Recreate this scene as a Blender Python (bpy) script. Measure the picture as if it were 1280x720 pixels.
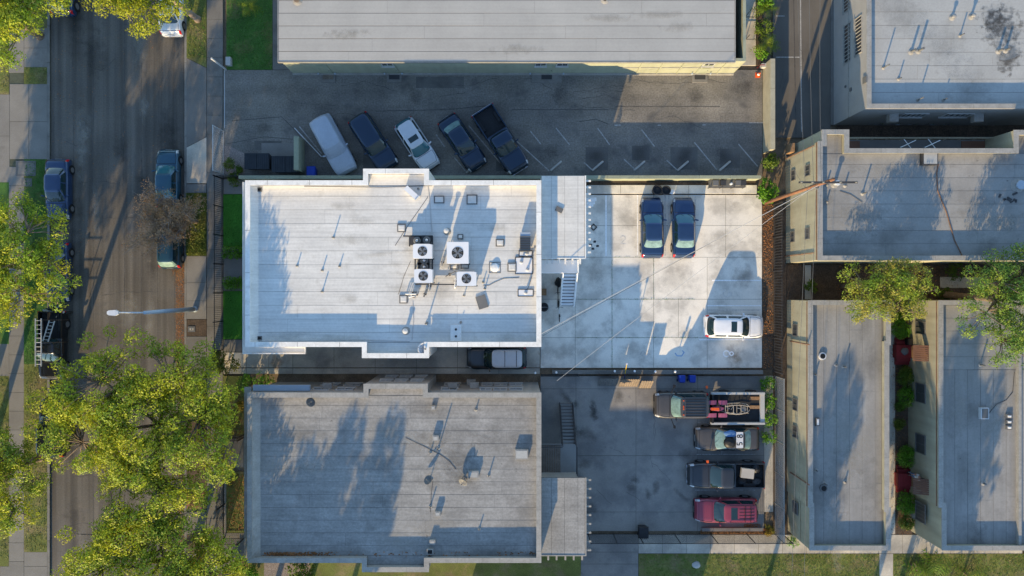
import bpy, math, random
import numpy as np
from mathutils import Vector, Matrix

for o in list(bpy.data.objects):
    bpy.data.objects.remove(o, do_unlink=True)

# ------------------------------------------------------------------ camera, sky, sun, exposure
H = 55.0                       # drone height above the lot, metres
F = 1280 * 24.0 / 36.0         # focal length in photo pixels (24 mm on 36 mm)
scene = bpy.context.scene
COL = scene.collection
cam_data = bpy.data.cameras.new("camera")
cam_data.lens = 24.0
cam_data.sensor_width = 36.0
cam_data.clip_end = 2000.0
cam = bpy.data.objects.new("camera", cam_data)
COL.objects.link(cam)
cam.location = (0, 0, H)
cam.rotation_euler = (0, 0, 0)
scene.camera = cam

SUN_EL = math.radians(15.5)
SUN_DIR = Vector((-0.287 * math.cos(SUN_EL), -0.958 * math.cos(SUN_EL), math.sin(SUN_EL))).normalized()
world = bpy.data.worlds.new("World")
scene.world = world
world.use_nodes = True
wn = world.node_tree
bg = wn.nodes["Background"]
sky = wn.nodes.new("ShaderNodeTexSky")
sky.sky_type = 'NISHITA'
sky.sun_disc = False
sky.sun_elevation = SUN_EL
sky.sun_rotation = math.atan2(SUN_DIR.x, SUN_DIR.y)
sky.air_density = 1.0
sky.dust_density = 0.0
sky.ozone_density = 1.9
wn.links.new(sky.outputs[0], bg.inputs[0])
bg.inputs[1].default_value = 0.15
sun_data = bpy.data.lights.new("sun", 'SUN')
sun_data.energy = 3.7
sun_data.angle = math.radians(0.5)
sun_data.color = (1.0, 0.75, 0.41)
sun = bpy.data.objects.new("sun", sun_data)
COL.objects.link(sun)
sun.rotation_euler = (-SUN_DIR).to_track_quat('-Z', 'Y').to_euler()
sun.location = SUN_DIR * 200

scene.view_settings.view_transform = 'Standard'
scene.view_settings.look = 'None'
scene.view_settings.exposure = 1.3
scene.view_settings.gamma = 1.0
scene.view_settings.use_curve_mapping = False
scene.render.engine = 'CYCLES'

# ------------------------------------------------------------------ helpers
R = random.Random(7)

def P(px, py, z=0.0):
    """world point at height z that stands at this photo pixel"""
    k = (H - z) / F
    return Vector(((px - 640) * k, (360 - py) * k, z))

def GX(px): return (px - 640) * H / F
def GY(py): return (360 - py) * H / F

def onwall_x(x0, px, py):
    z = H - x0 * F / (px - 640)
    return Vector((x0, (360 - py) * (H - z) / F, z))

def onwall_y(y0, px, py):
    z = H - y0 * F / (360 - py)
    return Vector(((px - 640) * (H - z) / F, y0, z))

def rootloc(o):
    v = Vector((0, 0, 0))
    while o is not None:
        v += Vector(o.location)
        o = o.parent
    return v

class MB:
    def __init__(self):
        self.v = []; self.f = []
    def add(self, vs, fs):
        n = len(self.v)
        self.v += [tuple(p) for p in vs]
        self.f += [tuple(i + n for i in q) for q in fs]
        return self
    def box(self, x0, x1, y0, y1, z0, z1):
        x0, x1 = min(x0, x1), max(x0, x1); y0, y1 = min(y0, y1), max(y0, y1)
        return self.add([(x0,y0,z0),(x1,y0,z0),(x1,y1,z0),(x0,y1,z0),(x0,y0,z1),(x1,y0,z1),(x1,y1,z1),(x0,y1,z1)],
                        [(0,3,2,1),(4,5,6,7),(0,1,5,4),(1,2,6,5),(2,3,7,6),(3,0,4,7)])
    def obox(self, c, size, m=None, rz=0.0):
        m = m if m is not None else Matrix.Rotation(rz, 3, 'Z')
        hx, hy, hz = size[0]/2, size[1]/2, size[2]/2
        c = Vector(c)
        vs = [c + m @ Vector((sx*hx, sy*hy, sz*hz)) for sz in (-1,1) for sx, sy in ((-1,-1),(1,-1),(1,1),(-1,1))]
        return self.add(vs, [(0,3,2,1),(4,5,6,7),(0,1,5,4),(1,2,6,5),(2,3,7,6),(3,0,4,7)])
    def bar(self, a, b, w, h):
        a = Vector(a); b = Vector(b); d = b - a
        q = d.to_track_quat('X', 'Z').to_matrix()
        return self.obox((a+b)/2, (d.length, w, h), q)
    def prism(self, poly, z0, z1):
        n = len(poly)
        ar = sum(poly[i][0]*poly[(i+1)%n][1]-poly[(i+1)%n][0]*poly[i][1] for i in range(n))
        if ar < 0: poly = poly[::-1]
        vs = [(p[0],p[1],z0) for p in poly] + [(p[0],p[1],z1) for p in poly]
        fs = [tuple(range(n-1,-1,-1)), tuple(range(n,2*n))] + [(i,(i+1)%n,n+(i+1)%n,n+i) for i in range(n)]
        return self.add(vs, fs)
    def ring(self, outer, inner, z0, z1):
        n = len(outer)
        vs = [(p[0],p[1],z0) for p in outer]+[(p[0],p[1],z1) for p in outer]+[(p[0],p[1],z0) for p in inner]+[(p[0],p[1],z1) for p in inner]
        fs = []
        for i in range(n):
            j = (i+1)%n
            fs += [(i,j,n+j,n+i), (n+i,n+j,3*n+j,3*n+i), (2*n+j,2*n+i,3*n+i,3*n+j), (j,i,2*n+i,2*n+j)]
        return self.add(vs, fs)
    def tube(self, a, b, r0, r1=None, n=8, caps=True):
        r1 = r0 if r1 is None else r1
        return self.ptube([a, b], [r0, r1], n, caps)
    def ptube(self, pts, rs, n=8, caps=True):
        pts = [Vector(p) for p in pts]
        if not isinstance(rs, (list, tuple)): rs = [rs]*len(pts)
        vs = []; fs = []
        for i, p in enumerate(pts):
            d = (pts[min(i+1,len(pts)-1)] - pts[max(i-1,0)])
            if d.length < 1e-9: d = Vector((0,0,1))
            d.normalize()
            u = d.cross(Vector((0,0,1)) if abs(d.z) < .95 else Vector((1,0,0))).normalized()
            w = d.cross(u)
            for k in range(n):
                a = 2*math.pi*k/n
                vs.append(p + (u*math.cos(a) + w*math.sin(a))*rs[i])
        for i in range(len(pts)-1):
            for k in range(n):
                k2 = (k+1)%n
                fs.append((i*n+k, (i+1)*n+k, (i+1)*n+k2, i*n+k2))
        if caps:
            fs.append(tuple(range(n)))
            fs.append(tuple((len(pts)-1)*n + k for k in range(n-1,-1,-1)))
        return self.add(vs, fs)
    def lathe(self, prof, c, n=16, m=None):
        m = m if m is not None else Matrix.Identity(3)
        c = Vector(c); vs = []; fs = []
        for r, z in prof:
            for k in range(n):
                a = 2*math.pi*k/n
                vs.append(c + m @ Vector((r*math.cos(a), r*math.sin(a), z)))
        for i in range(len(prof)-1):
            for k in range(n):
                k2 = (k+1)%n
                fs.append((i*n+k, i*n+k2, (i+1)*n+k2, (i+1)*n+k))
        fs.append(tuple(range(n-1,-1,-1)))
        fs.append(tuple((len(prof)-1)*n + k for k in range(n)))
        return self.add(vs, fs)
    def loft(self, rings, closed=True, caps=True):
        n = len(rings[0]); vs = [p for r in rings for p in r]; fs = []
        for i in range(len(rings)-1):
            for k in range(n if closed else n-1):
                k2 = (k+1)%n
                fs.append((i*n+k, i*n+k2, (i+1)*n+k2, (i+1)*n+k))
        if caps:
            fs.append(tuple(range(n-1,-1,-1)))
            fs.append(tuple((len(rings)-1)*n+k for k in range(n)))
        return self.add(vs, fs)
    def grid(self, rows):
        return self.loft(rows, closed=False, caps=False)
    def build(self, name, mat, parent=None, smooth=False, origin=None, local=False):
        off = Vector((0,0,0))
        if not local:
            off = rootloc(parent) if parent is not None else (Vector(origin) if origin is not None else Vector((0,0,0)))
        me = bpy.data.meshes.new(name)
        me.from_pydata([(p[0]-off.x, p[1]-off.y, p[2]-off.z) for p in self.v], [], self.f)
        me.materials.append(MAT[mat] if isinstance(mat, str) else mat)
        if smooth:
            me.polygons.foreach_set('use_smooth', [True]*len(me.polygons))
        o = bpy.data.objects.new(name, me)
        COL.objects.link(o)
        if parent is not None: o.parent = parent
        elif origin is not None: o.location = origin
        return o

def sharp(o, ang=35):
    """smooth shading with edges sharper than ang kept crisp"""
    me = o.data
    me.polygons.foreach_set('use_smooth', [True]*len(me.polygons))
    try: me.set_sharp_from_angle(angle=math.radians(ang))
    except Exception: pass
    return o

def thing(name, label, cat, loc=(0,0,0), rz=0.0, group=None):
    o = bpy.data.objects.new(name, None)
    COL.objects.link(o)
    o.empty_display_size = 0.3
    o.location = loc; o.rotation_euler = (0,0,rz)
    o['label'] = label; o['category'] = cat
    if group: o['group'] = group
    return o

def tag(o, label, cat, group=None):
    o['label'] = label; o['category'] = cat
    if group: o['group'] = group
    return o

def struct(o, label=None):
    o['kind'] = 'structure'
    if label: o['label'] = label
    return o

def stuff(o, label=None, cat=None):
    o['kind'] = 'stuff'
    if label: o['label'] = label
    if cat: o['category'] = cat
    return o

def copy_tree(o, parent=None):
    c = o.copy(); COL.objects.link(c)
    if parent is not None: c.parent = parent
    for ch in list(o.children):
        copy_tree(ch, c)
    return c

_unit = {}
def piece(parent, name, mat, x0, x1, y0, y1, z0, z1):
    """one slab / strip / plank: shared unit box scaled to size"""
    if mat not in _unit:
        me = bpy.data.meshes.new('piece_' + mat)
        b = MB().box(-.5,.5,-.5,.5,-.5,.5)
        me.from_pydata(b.v, [], b.f); me.materials.append(MAT[mat]); _unit[mat] = me
    o = bpy.data.objects.new(name, _unit[mat]); COL.objects.link(o)
    off = rootloc(parent)
    o.parent = parent
    o.location = ((x0+x1)/2-off.x, (y0+y1)/2-off.y, (z0+z1)/2-off.z)
    o.scale = (abs(x1-x0), abs(y1-y0), abs(z1-z0))
    return o

def inset(poly, d):
    n = len(poly)
    ar = sum(poly[i][0]*poly[(i+1)%n][1]-poly[(i+1)%n][0]*poly[i][1] for i in range(n))
    s = 1 if ar > 0 else -1
    out = []
    for i in range(n):
        p0 = Vector(poly[i-1][:2]); p1 = Vector(poly[i][:2]); p2 = Vector(poly[(i+1)%n][:2])
        a = (p1-p0).normalized(); b = (p2-p1).normalized()
        na = Vector((-a.y, a.x))*s; nb = Vector((-b.y, b.x))*s
        k = 1 + na.dot(nb)
        out.append(tuple(p1 + (na+nb)*(d/max(k,.2))))
    return out

# ------------------------------------------------------------------ materials
MAT = {}
def M(name, col, rough=.85, var=.12, scale=.6, fine=25., fvar=.08, bump=.15, bscale=None, metal=0., coat=0., spec=.3,
      stain=None, stain_scale=.35, stain_lo=.55, stain_hi=.7, streak=None, streak_amt=.2, coords='pos', rand=0., transl=0., island=0., second=None, second_scale=.3, second_lo=.45, second_hi=.6, speck=None, speck_scale=9., speck_lo=.68, seams=0.):
    m = bpy.data.materials.new(name); m.use_nodes = True
    nt = m.node_tree; N = nt.nodes; L = nt.links
    bs = N['Principled BSDF']
    if coords == 'pos':
        src = N.new('ShaderNodeNewGeometry').outputs['Position']
    else:
        src = N.new('ShaderNodeTexCoord').outputs['Object']
    def noise(sc, det=4., vec=None, rgh=.6):
        t = N.new('ShaderNodeTexNoise'); t.inputs['Scale'].default_value = sc; t.inputs['Detail'].default_value = det
        t.inputs['Roughness'].default_value = rgh
        L.new(vec if vec is not None else src, t.inputs['Vector']); return t.outputs['Fac']
    def mr(v, a, b, lo=.3, hi=.7):
        t = N.new('ShaderNodeMapRange'); t.inputs[1].default_value = lo; t.inputs[2].default_value = hi
        t.inputs[3].default_value = a; t.inputs[4].default_value = b; L.new(v, t.inputs[0]); return t.outputs[0]
    def mul(a, b):
        t = N.new('ShaderNodeMath'); t.operation = 'MULTIPLY'; L.new(a, t.inputs[0]); L.new(b, t.inputs[1]); return t.outputs[0]
    fac = mr(noise(scale), 1-var, 1+var)
    if fvar: fac = mul(fac, mr(noise(fine, 2.), 1-fvar, 1+fvar))
    if streak is not None:
        mp = N.new('ShaderNodeMapping'); mp.inputs['Scale'].default_value = streak; L.new(src, mp.inputs[0])
        fac = mul(fac, mr(noise(1., 3., mp.outputs[0]), 1-streak_amt, 1+streak_amt))
    if rand:
        oi = N.new('ShaderNodeObjectInfo'); fac = mul(fac, mr(oi.outputs['Random'], 1-rand, 1+rand, 0, 1))
    if island:
        g = N.new('ShaderNodeNewGeometry'); fac = mul(fac, mr(g.outputs['Random Per Island'], 1-island, 1+island, 0, 1))
    base = N.new('ShaderNodeRGB'); base.outputs[0].default_value = (*col, 1)
    cur = base.outputs[0]
    def mixc(f, a, c):
        t = N.new('ShaderNodeMix'); t.data_type = 'RGBA'; t.clamp_factor = True
        L.new(f, t.inputs[0]); L.new(a, t.inputs[6]); t.inputs[7].default_value = (*c, 1); return t.outputs[2]
    if second: cur = mixc(mr(noise(second_scale, 5.), 0, 1, second_lo, second_hi), cur, second)
    if island and second is None and transl:
        pass
    vm = N.new('ShaderNodeVectorMath'); vm.operation = 'SCALE'; L.new(cur, vm.inputs[0]); L.new(fac, vm.inputs['Scale'])
    cur = vm.outputs[0]
    if stain: cur = mixc(mr(noise(stain_scale, 6., None, .7), 0, .75, stain_lo, stain_hi), cur, stain)
    if speck: cur = mixc(mr(noise(speck_scale, 3., None, .6), 0, .9, speck_lo, speck_lo+.05), cur, speck)
    L.new(cur, bs.inputs['Base Color'])
    bs.inputs['Roughness'].default_value = rough
    bs.inputs['Metallic'].default_value = metal
    bs.inputs['Specular IOR Level'].default_value = spec
    if coat:
        bs.inputs['Coat Weight'].default_value = coat; bs.inputs['Coat Roughness'].default_value = .06
    if bump:
        bp = N.new('ShaderNodeBump'); bp.inputs['Strength'].default_value = bump; bp.inputs['Distance'].default_value = .02
        L.new(noise(bscale or fine*2, 3.), bp.inputs['Height']); L.new(bp.outputs[0], bs.inputs['Normal'])
    if transl:
        tr = N.new('ShaderNodeBsdfTranslucent'); L.new(cur, tr.inputs[0])
        mx = N.new('ShaderNodeMixShader'); mx.inputs[0].default_value = transl
        L.new(bs.outputs[0], mx.inputs[1]); L.new(tr.outputs[0], mx.inputs[2])
        L.new(mx.outputs[0], N['Material Output'].inputs[0])
    MAT[name] = m
    return m

# ground
M('soil', (.16,.12,.08), var=.35, scale=1.2, fine=14, fvar=.3, bump=.5)
M('road_asphalt', (.128,.114,.098), var=.28, scale=.35, fine=9, fvar=.14, streak=(1.6,.035,1), streak_amt=.36, second=(.1,.092,.083), second_scale=.7, second_lo=.4, second_hi=.65, stain=(.095,.088,.082), stain_lo=.56, stain_hi=.75, speck=(.24,.21,.17), speck_scale=2.3, speck_lo=.74, bump=.4)
M('lot_asphalt', (.165,.154,.138), var=.26, scale=.35, fine=8, fvar=.26, second=(.19,.175,.15), second_scale=.22, stain=(.075,.074,.074), stain_scale=.5, stain_lo=.56, stain_hi=.7, streak=(.05,.8,1), streak_amt=.12, bump=.35)
M('alley_asphalt', (.125,.114,.1), var=.15, scale=.3, fine=25, fvar=.12, streak=(.9,.04,1), streak_amt=.12, bump=.35)
M('walk_concrete', (.20,.19,.175), var=.14, scale=.5, fine=12, fvar=.08, stain=(.11,.1,.09), stain_lo=.58, stain_hi=.75, rand=.06)
M('apron_concrete', (.16,.152,.14), var=.16, scale=.4, fine=12, fvar=.08, stain=(.09,.08,.07), stain_lo=.55, stain_hi=.75, rand=.06)
M('kerb_concrete', (.19,.18,.165), var=.2, scale=1.0, fine=12, fvar=.1)
M('lot_concrete', (.77,.725,.64), var=.1, scale=.35, fine=9, fvar=.05, second=(.6,.565,.5), second_scale=.5, stain=(.4,.37,.32), stain_scale=.5, stain_lo=.53, stain_hi=.75, rand=.045, speck=(.42,.39,.34), speck_scale=3.1, speck_lo=.76)
M('drive_concrete', (.48,.44,.37), var=.2, scale=.5, fine=9, fvar=.08, second=(.35,.325,.285), second_scale=.4, stain=(.22,.12,.06), stain_scale=.5, stain_lo=.63, stain_hi=.75, rand=.05)
M('rear_concrete', (.24,.228,.21), var=.14, scale=.35, fine=9, fvar=.07, second=(.18,.172,.165), second_scale=.5, stain=(.085,.082,.08), stain_scale=1.3, stain_lo=.62, stain_hi=.74, rand=.04)
M('joint', (.075,.085,.06), var=.3, scale=2, fvar=.2, bump=0)
M('weed_joint', (.045,.08,.02), var=.4, scale=3, fvar=.3, bump=.2)
M('lawn_green', (.045,.17,.016), var=.25, scale=.8, fine=18, fvar=.3, bump=.8, bscale=30)
M('lawn_mid', (.05,.12,.022), second=(.13,.135,.045), second_scale=.6, second_lo=.5, second_hi=.68, var=.3, scale=.8, fine=18, fvar=.3, bump=.8, bscale=30)
M('tar', (.085,.08,.075), var=.3, scale=2, fvar=.2, bump=0)
M('asphalt_patch', (.118,.113,.105), var=.25, scale=.8, fine=15, fvar=.15, bump=.3)
M('lawn_dull', (.13,.15,.036), var=.3, scale=.5, fine=16, fvar=.3, second=(.2,.165,.08), second_scale=.7, second_lo=.48, second_hi=.66, bump=.8, bscale=30)
M('dry_leaves', (.22,.11,.045), var=.35, scale=1.2, fine=10, fvar=.35, bump=.8)
M('mulch', (.085,.06,.042), var=.3, scale=1.5, fine=9, fvar=.35, bump=.8)
M('gravel', (.24,.2,.18), var=.2, scale=4, fine=14, fvar=.4, bump=.8, bscale=14)
M('grass_blade', (.06,.2,.02), rough=.6, var=.3, scale=.7, fvar=0, bump=0, island=.35, transl=.2)
M('dry_blade', (.19,.2,.055), rough=.6, var=.3, scale=.7, fvar=0, bump=0, island=.35, transl=.2)
M('leaf_litter', (.24,.105,.04), rough=.8, var=.3, scale=1, fvar=0, bump=0, island=.5)
M('brick_paver', (.24,.11,.075), var=.25, scale=1.5, fine=12, fvar=.15, rand=.15)
M('paint_white', (.33,.325,.31), var=.2, scale=2.5, fine=8, fvar=.25, bump=0)
M('paint_worn', (.30,.295,.285), var=.3, scale=2.5, fine=8, fvar=.3, bump=0)
M('paint_lot', (.88,.88,.87), var=.08, scale=2.5, fine=8, fvar=.12, bump=0)
M('paint_faint', (.6,.575,.53), var=.12, scale=2.5, fine=8, fvar=.2, bump=0)
M('paint_blue', (.28,.4,.55), var=.15, scale=2.5, fine=8, fvar=.2, bump=0)
# roofs
M('roof_white', (.595,.58,.545), rough=.75, var=.08, scale=.5, fine=6, fvar=.05, streak=(.25,7.,1), streak_amt=.09, stain=(.42,.4,.36), stain_lo=.57, stain_hi=.8, stain_scale=.9, rand=.025, bump=.1)
M('seam_white', (.27,.26,.245), var=.2, scale=1.5, fvar=.1, bump=0)
M('cap_white', (.72,.705,.67), rough=.6, var=.1, scale=1.5, fine=8, fvar=.06, bump=.1, stain=(.5,.47,.42), stain_scale=1.3, stain_lo=.56, stain_hi=.76)
M('roof_top', (.375,.362,.335), rough=.8, var=.06, scale=.4, fine=6, fvar=.03, streak=(.1,6.,1), streak_amt=.03, rand=.02, bump=.1, stain=(.31,.3,.27), stain_lo=.62, stain_hi=.8)
M('seam_top', (.17,.165,.15), var=.2, fvar=.1, bump=0)
M('roof_grey', (.262,.257,.245), rough=.85, var=.14, scale=.5, fine=7, fvar=.14, streak=(.5,4.,1), streak_amt=.13, stain=(.15,.145,.135), stain_lo=.54, stain_hi=.75, stain_scale=.6, speck=(.12,.115,.105), speck_scale=2.2, speck_lo=.7, rand=.03, bump=.25)
M('seam_grey', (.16,.155,.145), var=.25, fvar=.15, bump=0)
M('roof_cool', (.265,.258,.243), rough=.85, var=.1, scale=.4, fine=7, fvar=.06, streak=(.4,.4,1), streak_amt=.1, stain=(.16,.152,.14), stain_scale=.7, speck=(.13,.12,.11), speck_scale=2., speck_lo=.71, stain_lo=.54, stain_hi=.78, rand=.03, bump=.2)
M('roof_cool_v', (.25,.243,.23), rough=.85, var=.1, scale=.4, fine=7, fvar=.06, streak=(2.2,.12,1), streak_amt=.1, stain=(.155,.148,.138), stain_scale=.7, speck=(.13,.12,.11), speck_scale=2., speck_lo=.72, stain_lo=.55, stain_hi=.8, rand=.03, bump=.2)
M('roof_pale', (.36,.36,.345), rough=.85, var=.08, scale=.4, fine=7, fvar=.06, stain=(.15,.14,.125), stain_scale=.23, stain_lo=.6, stain_hi=.72, rand=.03, speck=(.13,.12,.11), speck_scale=1.7, speck_lo=.71, bump=.2)
M('cap_grey', (.285,.275,.255), rough=.75, var=.14, scale=1.5, fine=8, fvar=.1, stain=(.17,.16,.14), stain_scale=1.3, stain_lo=.55, stain_hi=.75)
M('stucco_white', (.72,.70,.66), var=.06, scale=1, fine=40, fvar=.05, bump=.4)
M('stucco_grey', (.27,.255,.235), var=.08, scale=1, fine=40, fvar=.05, bump=.4, streak=(3,3,.25), streak_amt=.06)
M('stucco_green', (.3,.31,.225), var=.08, scale=.8, fine=40, fvar=.05, bump=.4, streak=(1.5,1.5,.2), streak_amt=.08)
M('stucco_cream', (.33,.31,.225), var=.08, scale=.8, fine=40, fvar=.05, bump=.4, streak=(1.5,1.5,.15), streak_amt=.12)
M('stucco_pale', (.30,.29,.28), var=.06, scale=1, fine=40, fvar=.05, bump=.4)
M('block_wall', (.36,.335,.25), var=.12, scale=1.2, fine=20, fvar=.1, bump=.3, rand=.06)
M('green_wall', (.27,.29,.21), var=.12, scale=1.2, fine=20, fvar=.1, bump=.3, rand=.05)
M('rust_edge', (.18,.1,.065), var=.3, scale=2, fvar=.2)
# generic
M('black_iron', (.02,.02,.022), rough=.5, var=.1, fvar=0, bump=0, spec=.4)
M('dark_grey', (.045,.045,.048), rough=.6, var=.15, fvar=.05, bump=.1)
M('mid_grey', (.13,.13,.128), rough=.6, var=.12, fvar=.05, bump=.1)
M('galv', (.36,.37,.38), rough=.45, var=.08, fvar=.05, metal=.5, bump=0)
M('light_metal', (.55,.56,.57), rough=.45, var=.06, fvar=.03, metal=.2, bump=0)
M('white_metal', (.68,.685,.7), rough=.5, var=.04, fvar=.02, bump=0)
M('white_plastic', (.8,.8,.8), rough=.5, var=.03, fvar=.02, bump=0)
M('grey_paint', (.2,.2,.195), rough=.7, var=.12, fvar=.05)
M('blue_grey', (.3,.36,.43), rough=.5, var=.08, fvar=.03, bump=0)
M('bin_blue', (.008,.035,.26), rough=.45, var=.1, fvar=.05, bump=0, coords='obj')
M('bin_black', (.018,.019,.022), rough=.45, var=.15, fvar=.05, bump=0, coords='obj')
M('stair_white', (.84,.85,.86), rough=.5, var=.04, fvar=.02, bump=0)
M('dumpster', (.022,.028,.035), rough=.5, var=.2, scale=2, fvar=.1)
M('wood', (.25,.15,.08), rough=.75, var=.2, scale=2, fine=10, fvar=.2)
M('pole_wood', (.21,.10,.055), rough=.85, var=.2, scale=2, fine=12, fvar=.25)
M('old_wood', (.17,.135,.105), rough=.85, var=.25, scale=2, fine=12, fvar=.25)
M('bark', (.16,.12,.085), rough=.9, var=.3, scale=3, fine=14, fvar=.3, bump=.8)
M('bark_pale', (.24,.19,.15), rough=.9, var=.25, scale=3, fine=14, fvar=.25, bump=.6)
M('twig', (.27,.21,.17), rough=.9, var=.3, scale=2, fvar=0, bump=0, island=.3)
M('red_paint', (.19,.018,.022), rough=.55, var=.15, scale=2, fvar=.08)
M('awning_brown', (.15,.075,.05), rough=.7, var=.15, fvar=.1)
M('orange', (.65,.1,.02), rough=.5, var=.08, fvar=0, bump=0)
M('yellow', (.6,.38,.03), rough=.5, var=.08, fvar=0, bump=0)
M('cable', (.05,.05,.05), rough=.6, var=0, fvar=0, bump=0)
M('cable_pale', (.42,.41,.4), rough=.5, var=0, fvar=0, bump=0)
M('glass_win', (.03,.035,.04), rough=.08, var=.1, fvar=0, bump=0, spec=.7)
M('screen_win', (.05,.055,.06), rough=.4, var=.1, fvar=0, bump=0, spec=.5)
M('window_frame', (.4,.4,.39), rough=.5, var=.05, fvar=0, bump=0)
# vehicles
def paint(name, col, metal=.35, rough=.32):
    M(name, col, rough=rough, var=.04, scale=3, fvar=.02, fine=30, bump=0, metal=metal, coat=.8, spec=.5, coords='obj')
paint('paint_navy_sky', (.003,.022,.055)); paint('paint_blue_car', (.018,.048,.12)); paint('paint_black', (.012,.013,.016))  # navy base deepened to carry the blue of the reflected sky
paint('paint_silver', (.30,.31,.33), .5); paint('paint_whitecar', (.72,.73,.75), 0., .25); paint('paint_charcoal', (.035,.036,.04))
paint('paint_teal', (.012,.07,.12)); paint('paint_maroon', (.26,.035,.06), .3, .4); paint('paint_rosegold', (.2,.1,.08))
paint('paint_dullgrey', (.055,.051,.049), .2, .5); paint('paint_darkteal', (.012,.05,.075)); paint('paint_pearl', (.55,.56,.58), .2)
M('car_cover', (.36,.40,.46), rough=.6, var=.07, scale=1.5, fine=8, fvar=.05, bump=.3, bscale=5, coords='obj')
M('car_glass', (.012,.03,.035), rough=.05, var=0, fvar=0, bump=0, spec=.8, coords='obj')
M('car_glass_teal', (.03,.13,.16), rough=.06, var=.1, fvar=0, bump=0, spec=.8, coords='obj')
M('car_glass_pale', (.18,.28,.26), rough=.12, var=.3, scale=3, fvar=0, bump=0, spec=.7, coords='obj')
M('car_gap', (.006,.006,.007), rough=.6, var=0, fvar=0, bump=0)
M('tyre', (.02,.02,.02), rough=.85, var=.1, fvar=.1, bump=.2, coords='obj')
M('rim', (.3,.3,.31), rough=.35, metal=.7, var=.05, fvar=0, bump=0, coords='obj')
M('trim_black', (.015,.015,.016), rough=.5, var=.05, fvar=0, bump=0)
M('head_lamp', (.5,.52,.54), rough=.1, var=.05, fvar=0, bump=0, spec=.8)
M('tail_lamp', (.45,.012,.015), rough=.15, var=.05, fvar=0, bump=0, spec=.7)
M('chrome', (.6,.6,.62), rough=.2, metal=.9, var=0, fvar=0, bump=0)
M('bed_liner', (.02,.022,.025), rough=.8, var=.2, scale=3, fvar=.2)
M('pink', (.26,.07,.13), rough=.45, var=.08, fvar=0, bump=0, coords='obj')
M('bone', (.36,.32,.27), rough=.5, var=.1, fvar=0, bump=0)
M('cardboard', (.4,.37,.33), rough=.8, var=.1, fvar=.05, bump=0)
M('cloth_blue', (.1,.2,.38), rough=.9, var=.15, fvar=.05)
M('cloth_white', (.55,.56,.58), rough=.9, var=.08, fvar=.03)
M('denim', (.10,.15,.25), rough=.9, var=.1, fvar=.1, fine=60, coords='obj')
M('skin', (.42,.22,.15), rough=.55, var=.05, fvar=0, bump=0, coords='obj')
M('hair', (.02,.015,.012), rough=.7, var=.2, fvar=.2, fine=60, coords='obj')
# dirt that lies on a surface: blotchy see-through film, denser in the middle
def film(name, col, strength=.8, scale=2.2, lo=.42, hi=.62, edge=.55):
    m = bpy.data.materials.new(name); m.use_nodes = True; nt = m.node_tree; N = nt.nodes; L = nt.links
    bs = N['Principled BSDF']; bs.inputs['Base Color'].default_value = (*col,1); bs.inputs['Roughness'].default_value = .85
    g = N.new('ShaderNodeNewGeometry'); no = N.new('ShaderNodeTexNoise'); no.inputs['Scale'].default_value = scale; no.inputs['Detail'].default_value = 7; no.inputs['Roughness'].default_value = .68
    L.new(g.outputs['Position'], no.inputs['Vector'])
    tc = N.new('ShaderNodeTexCoord'); ln = N.new('ShaderNodeVectorMath'); ln.operation = 'LENGTH'; L.new(tc.outputs['Object'], ln.inputs[0])
    r = N.new('ShaderNodeMapRange'); r.inputs[1].default_value = 1.0; r.inputs[2].default_value = edge*.3; r.inputs[3].default_value = -.3; r.inputs[4].default_value = .12; L.new(ln.outputs['Value'], r.inputs[0])
    ad = N.new('ShaderNodeMath'); L.new(no.outputs['Fac'], ad.inputs[0]); L.new(r.outputs[0], ad.inputs[1])
    mr = N.new('ShaderNodeMapRange'); mr.inputs[1].default_value = lo; mr.inputs[2].default_value = hi; mr.inputs[3].default_value = 0; mr.inputs[4].default_value = strength; L.new(ad.outputs[0], mr.inputs[0])
    tr = N.new('ShaderNodeBsdfTransparent'); mx = N.new('ShaderNodeMixShader'); L.new(mr.outputs[0], mx.inputs[0]); L.new(tr.outputs[0], mx.inputs[1]); L.new(bs.outputs[0], mx.inputs[2]); L.new(mx.outputs[0], N['Material Output'].inputs[0])
    MAT[name] = m
film('film_dark', (.09,.083,.075), .7, 2.6, .36, .62); film('film_soot', (.11,.105,.095), .22, 1.7, .3, .75); film('film_oil', (.035,.034,.034), .38, 1.6, .32, .72); film('film_grime', (.34,.31,.26), .28, 1.3, .3, .8); film('film_rust', (.3,.17,.08), .5, 1.8, .36, .72); film('film_pale', (.36,.34,.3), .4, 1.4, .32, .76)
_disc = {}
def blot(parent, px, py, z, rx, ry, mat, rz=0., name='stain'):
    if mat not in _disc:
        me = bpy.data.meshes.new('stain_'+mat); n = 20
        me.from_pydata([(math.cos(2*math.pi*k/n), math.sin(2*math.pi*k/n), 0) for k in range(n)], [], [tuple(range(n))]); me.materials.append(MAT[mat]); _disc[mat] = me
    o = bpy.data.objects.new(name, _disc[mat]); COL.objects.link(o); q = P(px, py, z)
    if parent is not None: o.parent = parent; q = q - rootloc(parent)
    else: o['kind'] = 'structure'
    o.location = q; o.scale = (rx, ry, 1); o.rotation_euler.z = rz
    return o
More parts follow.
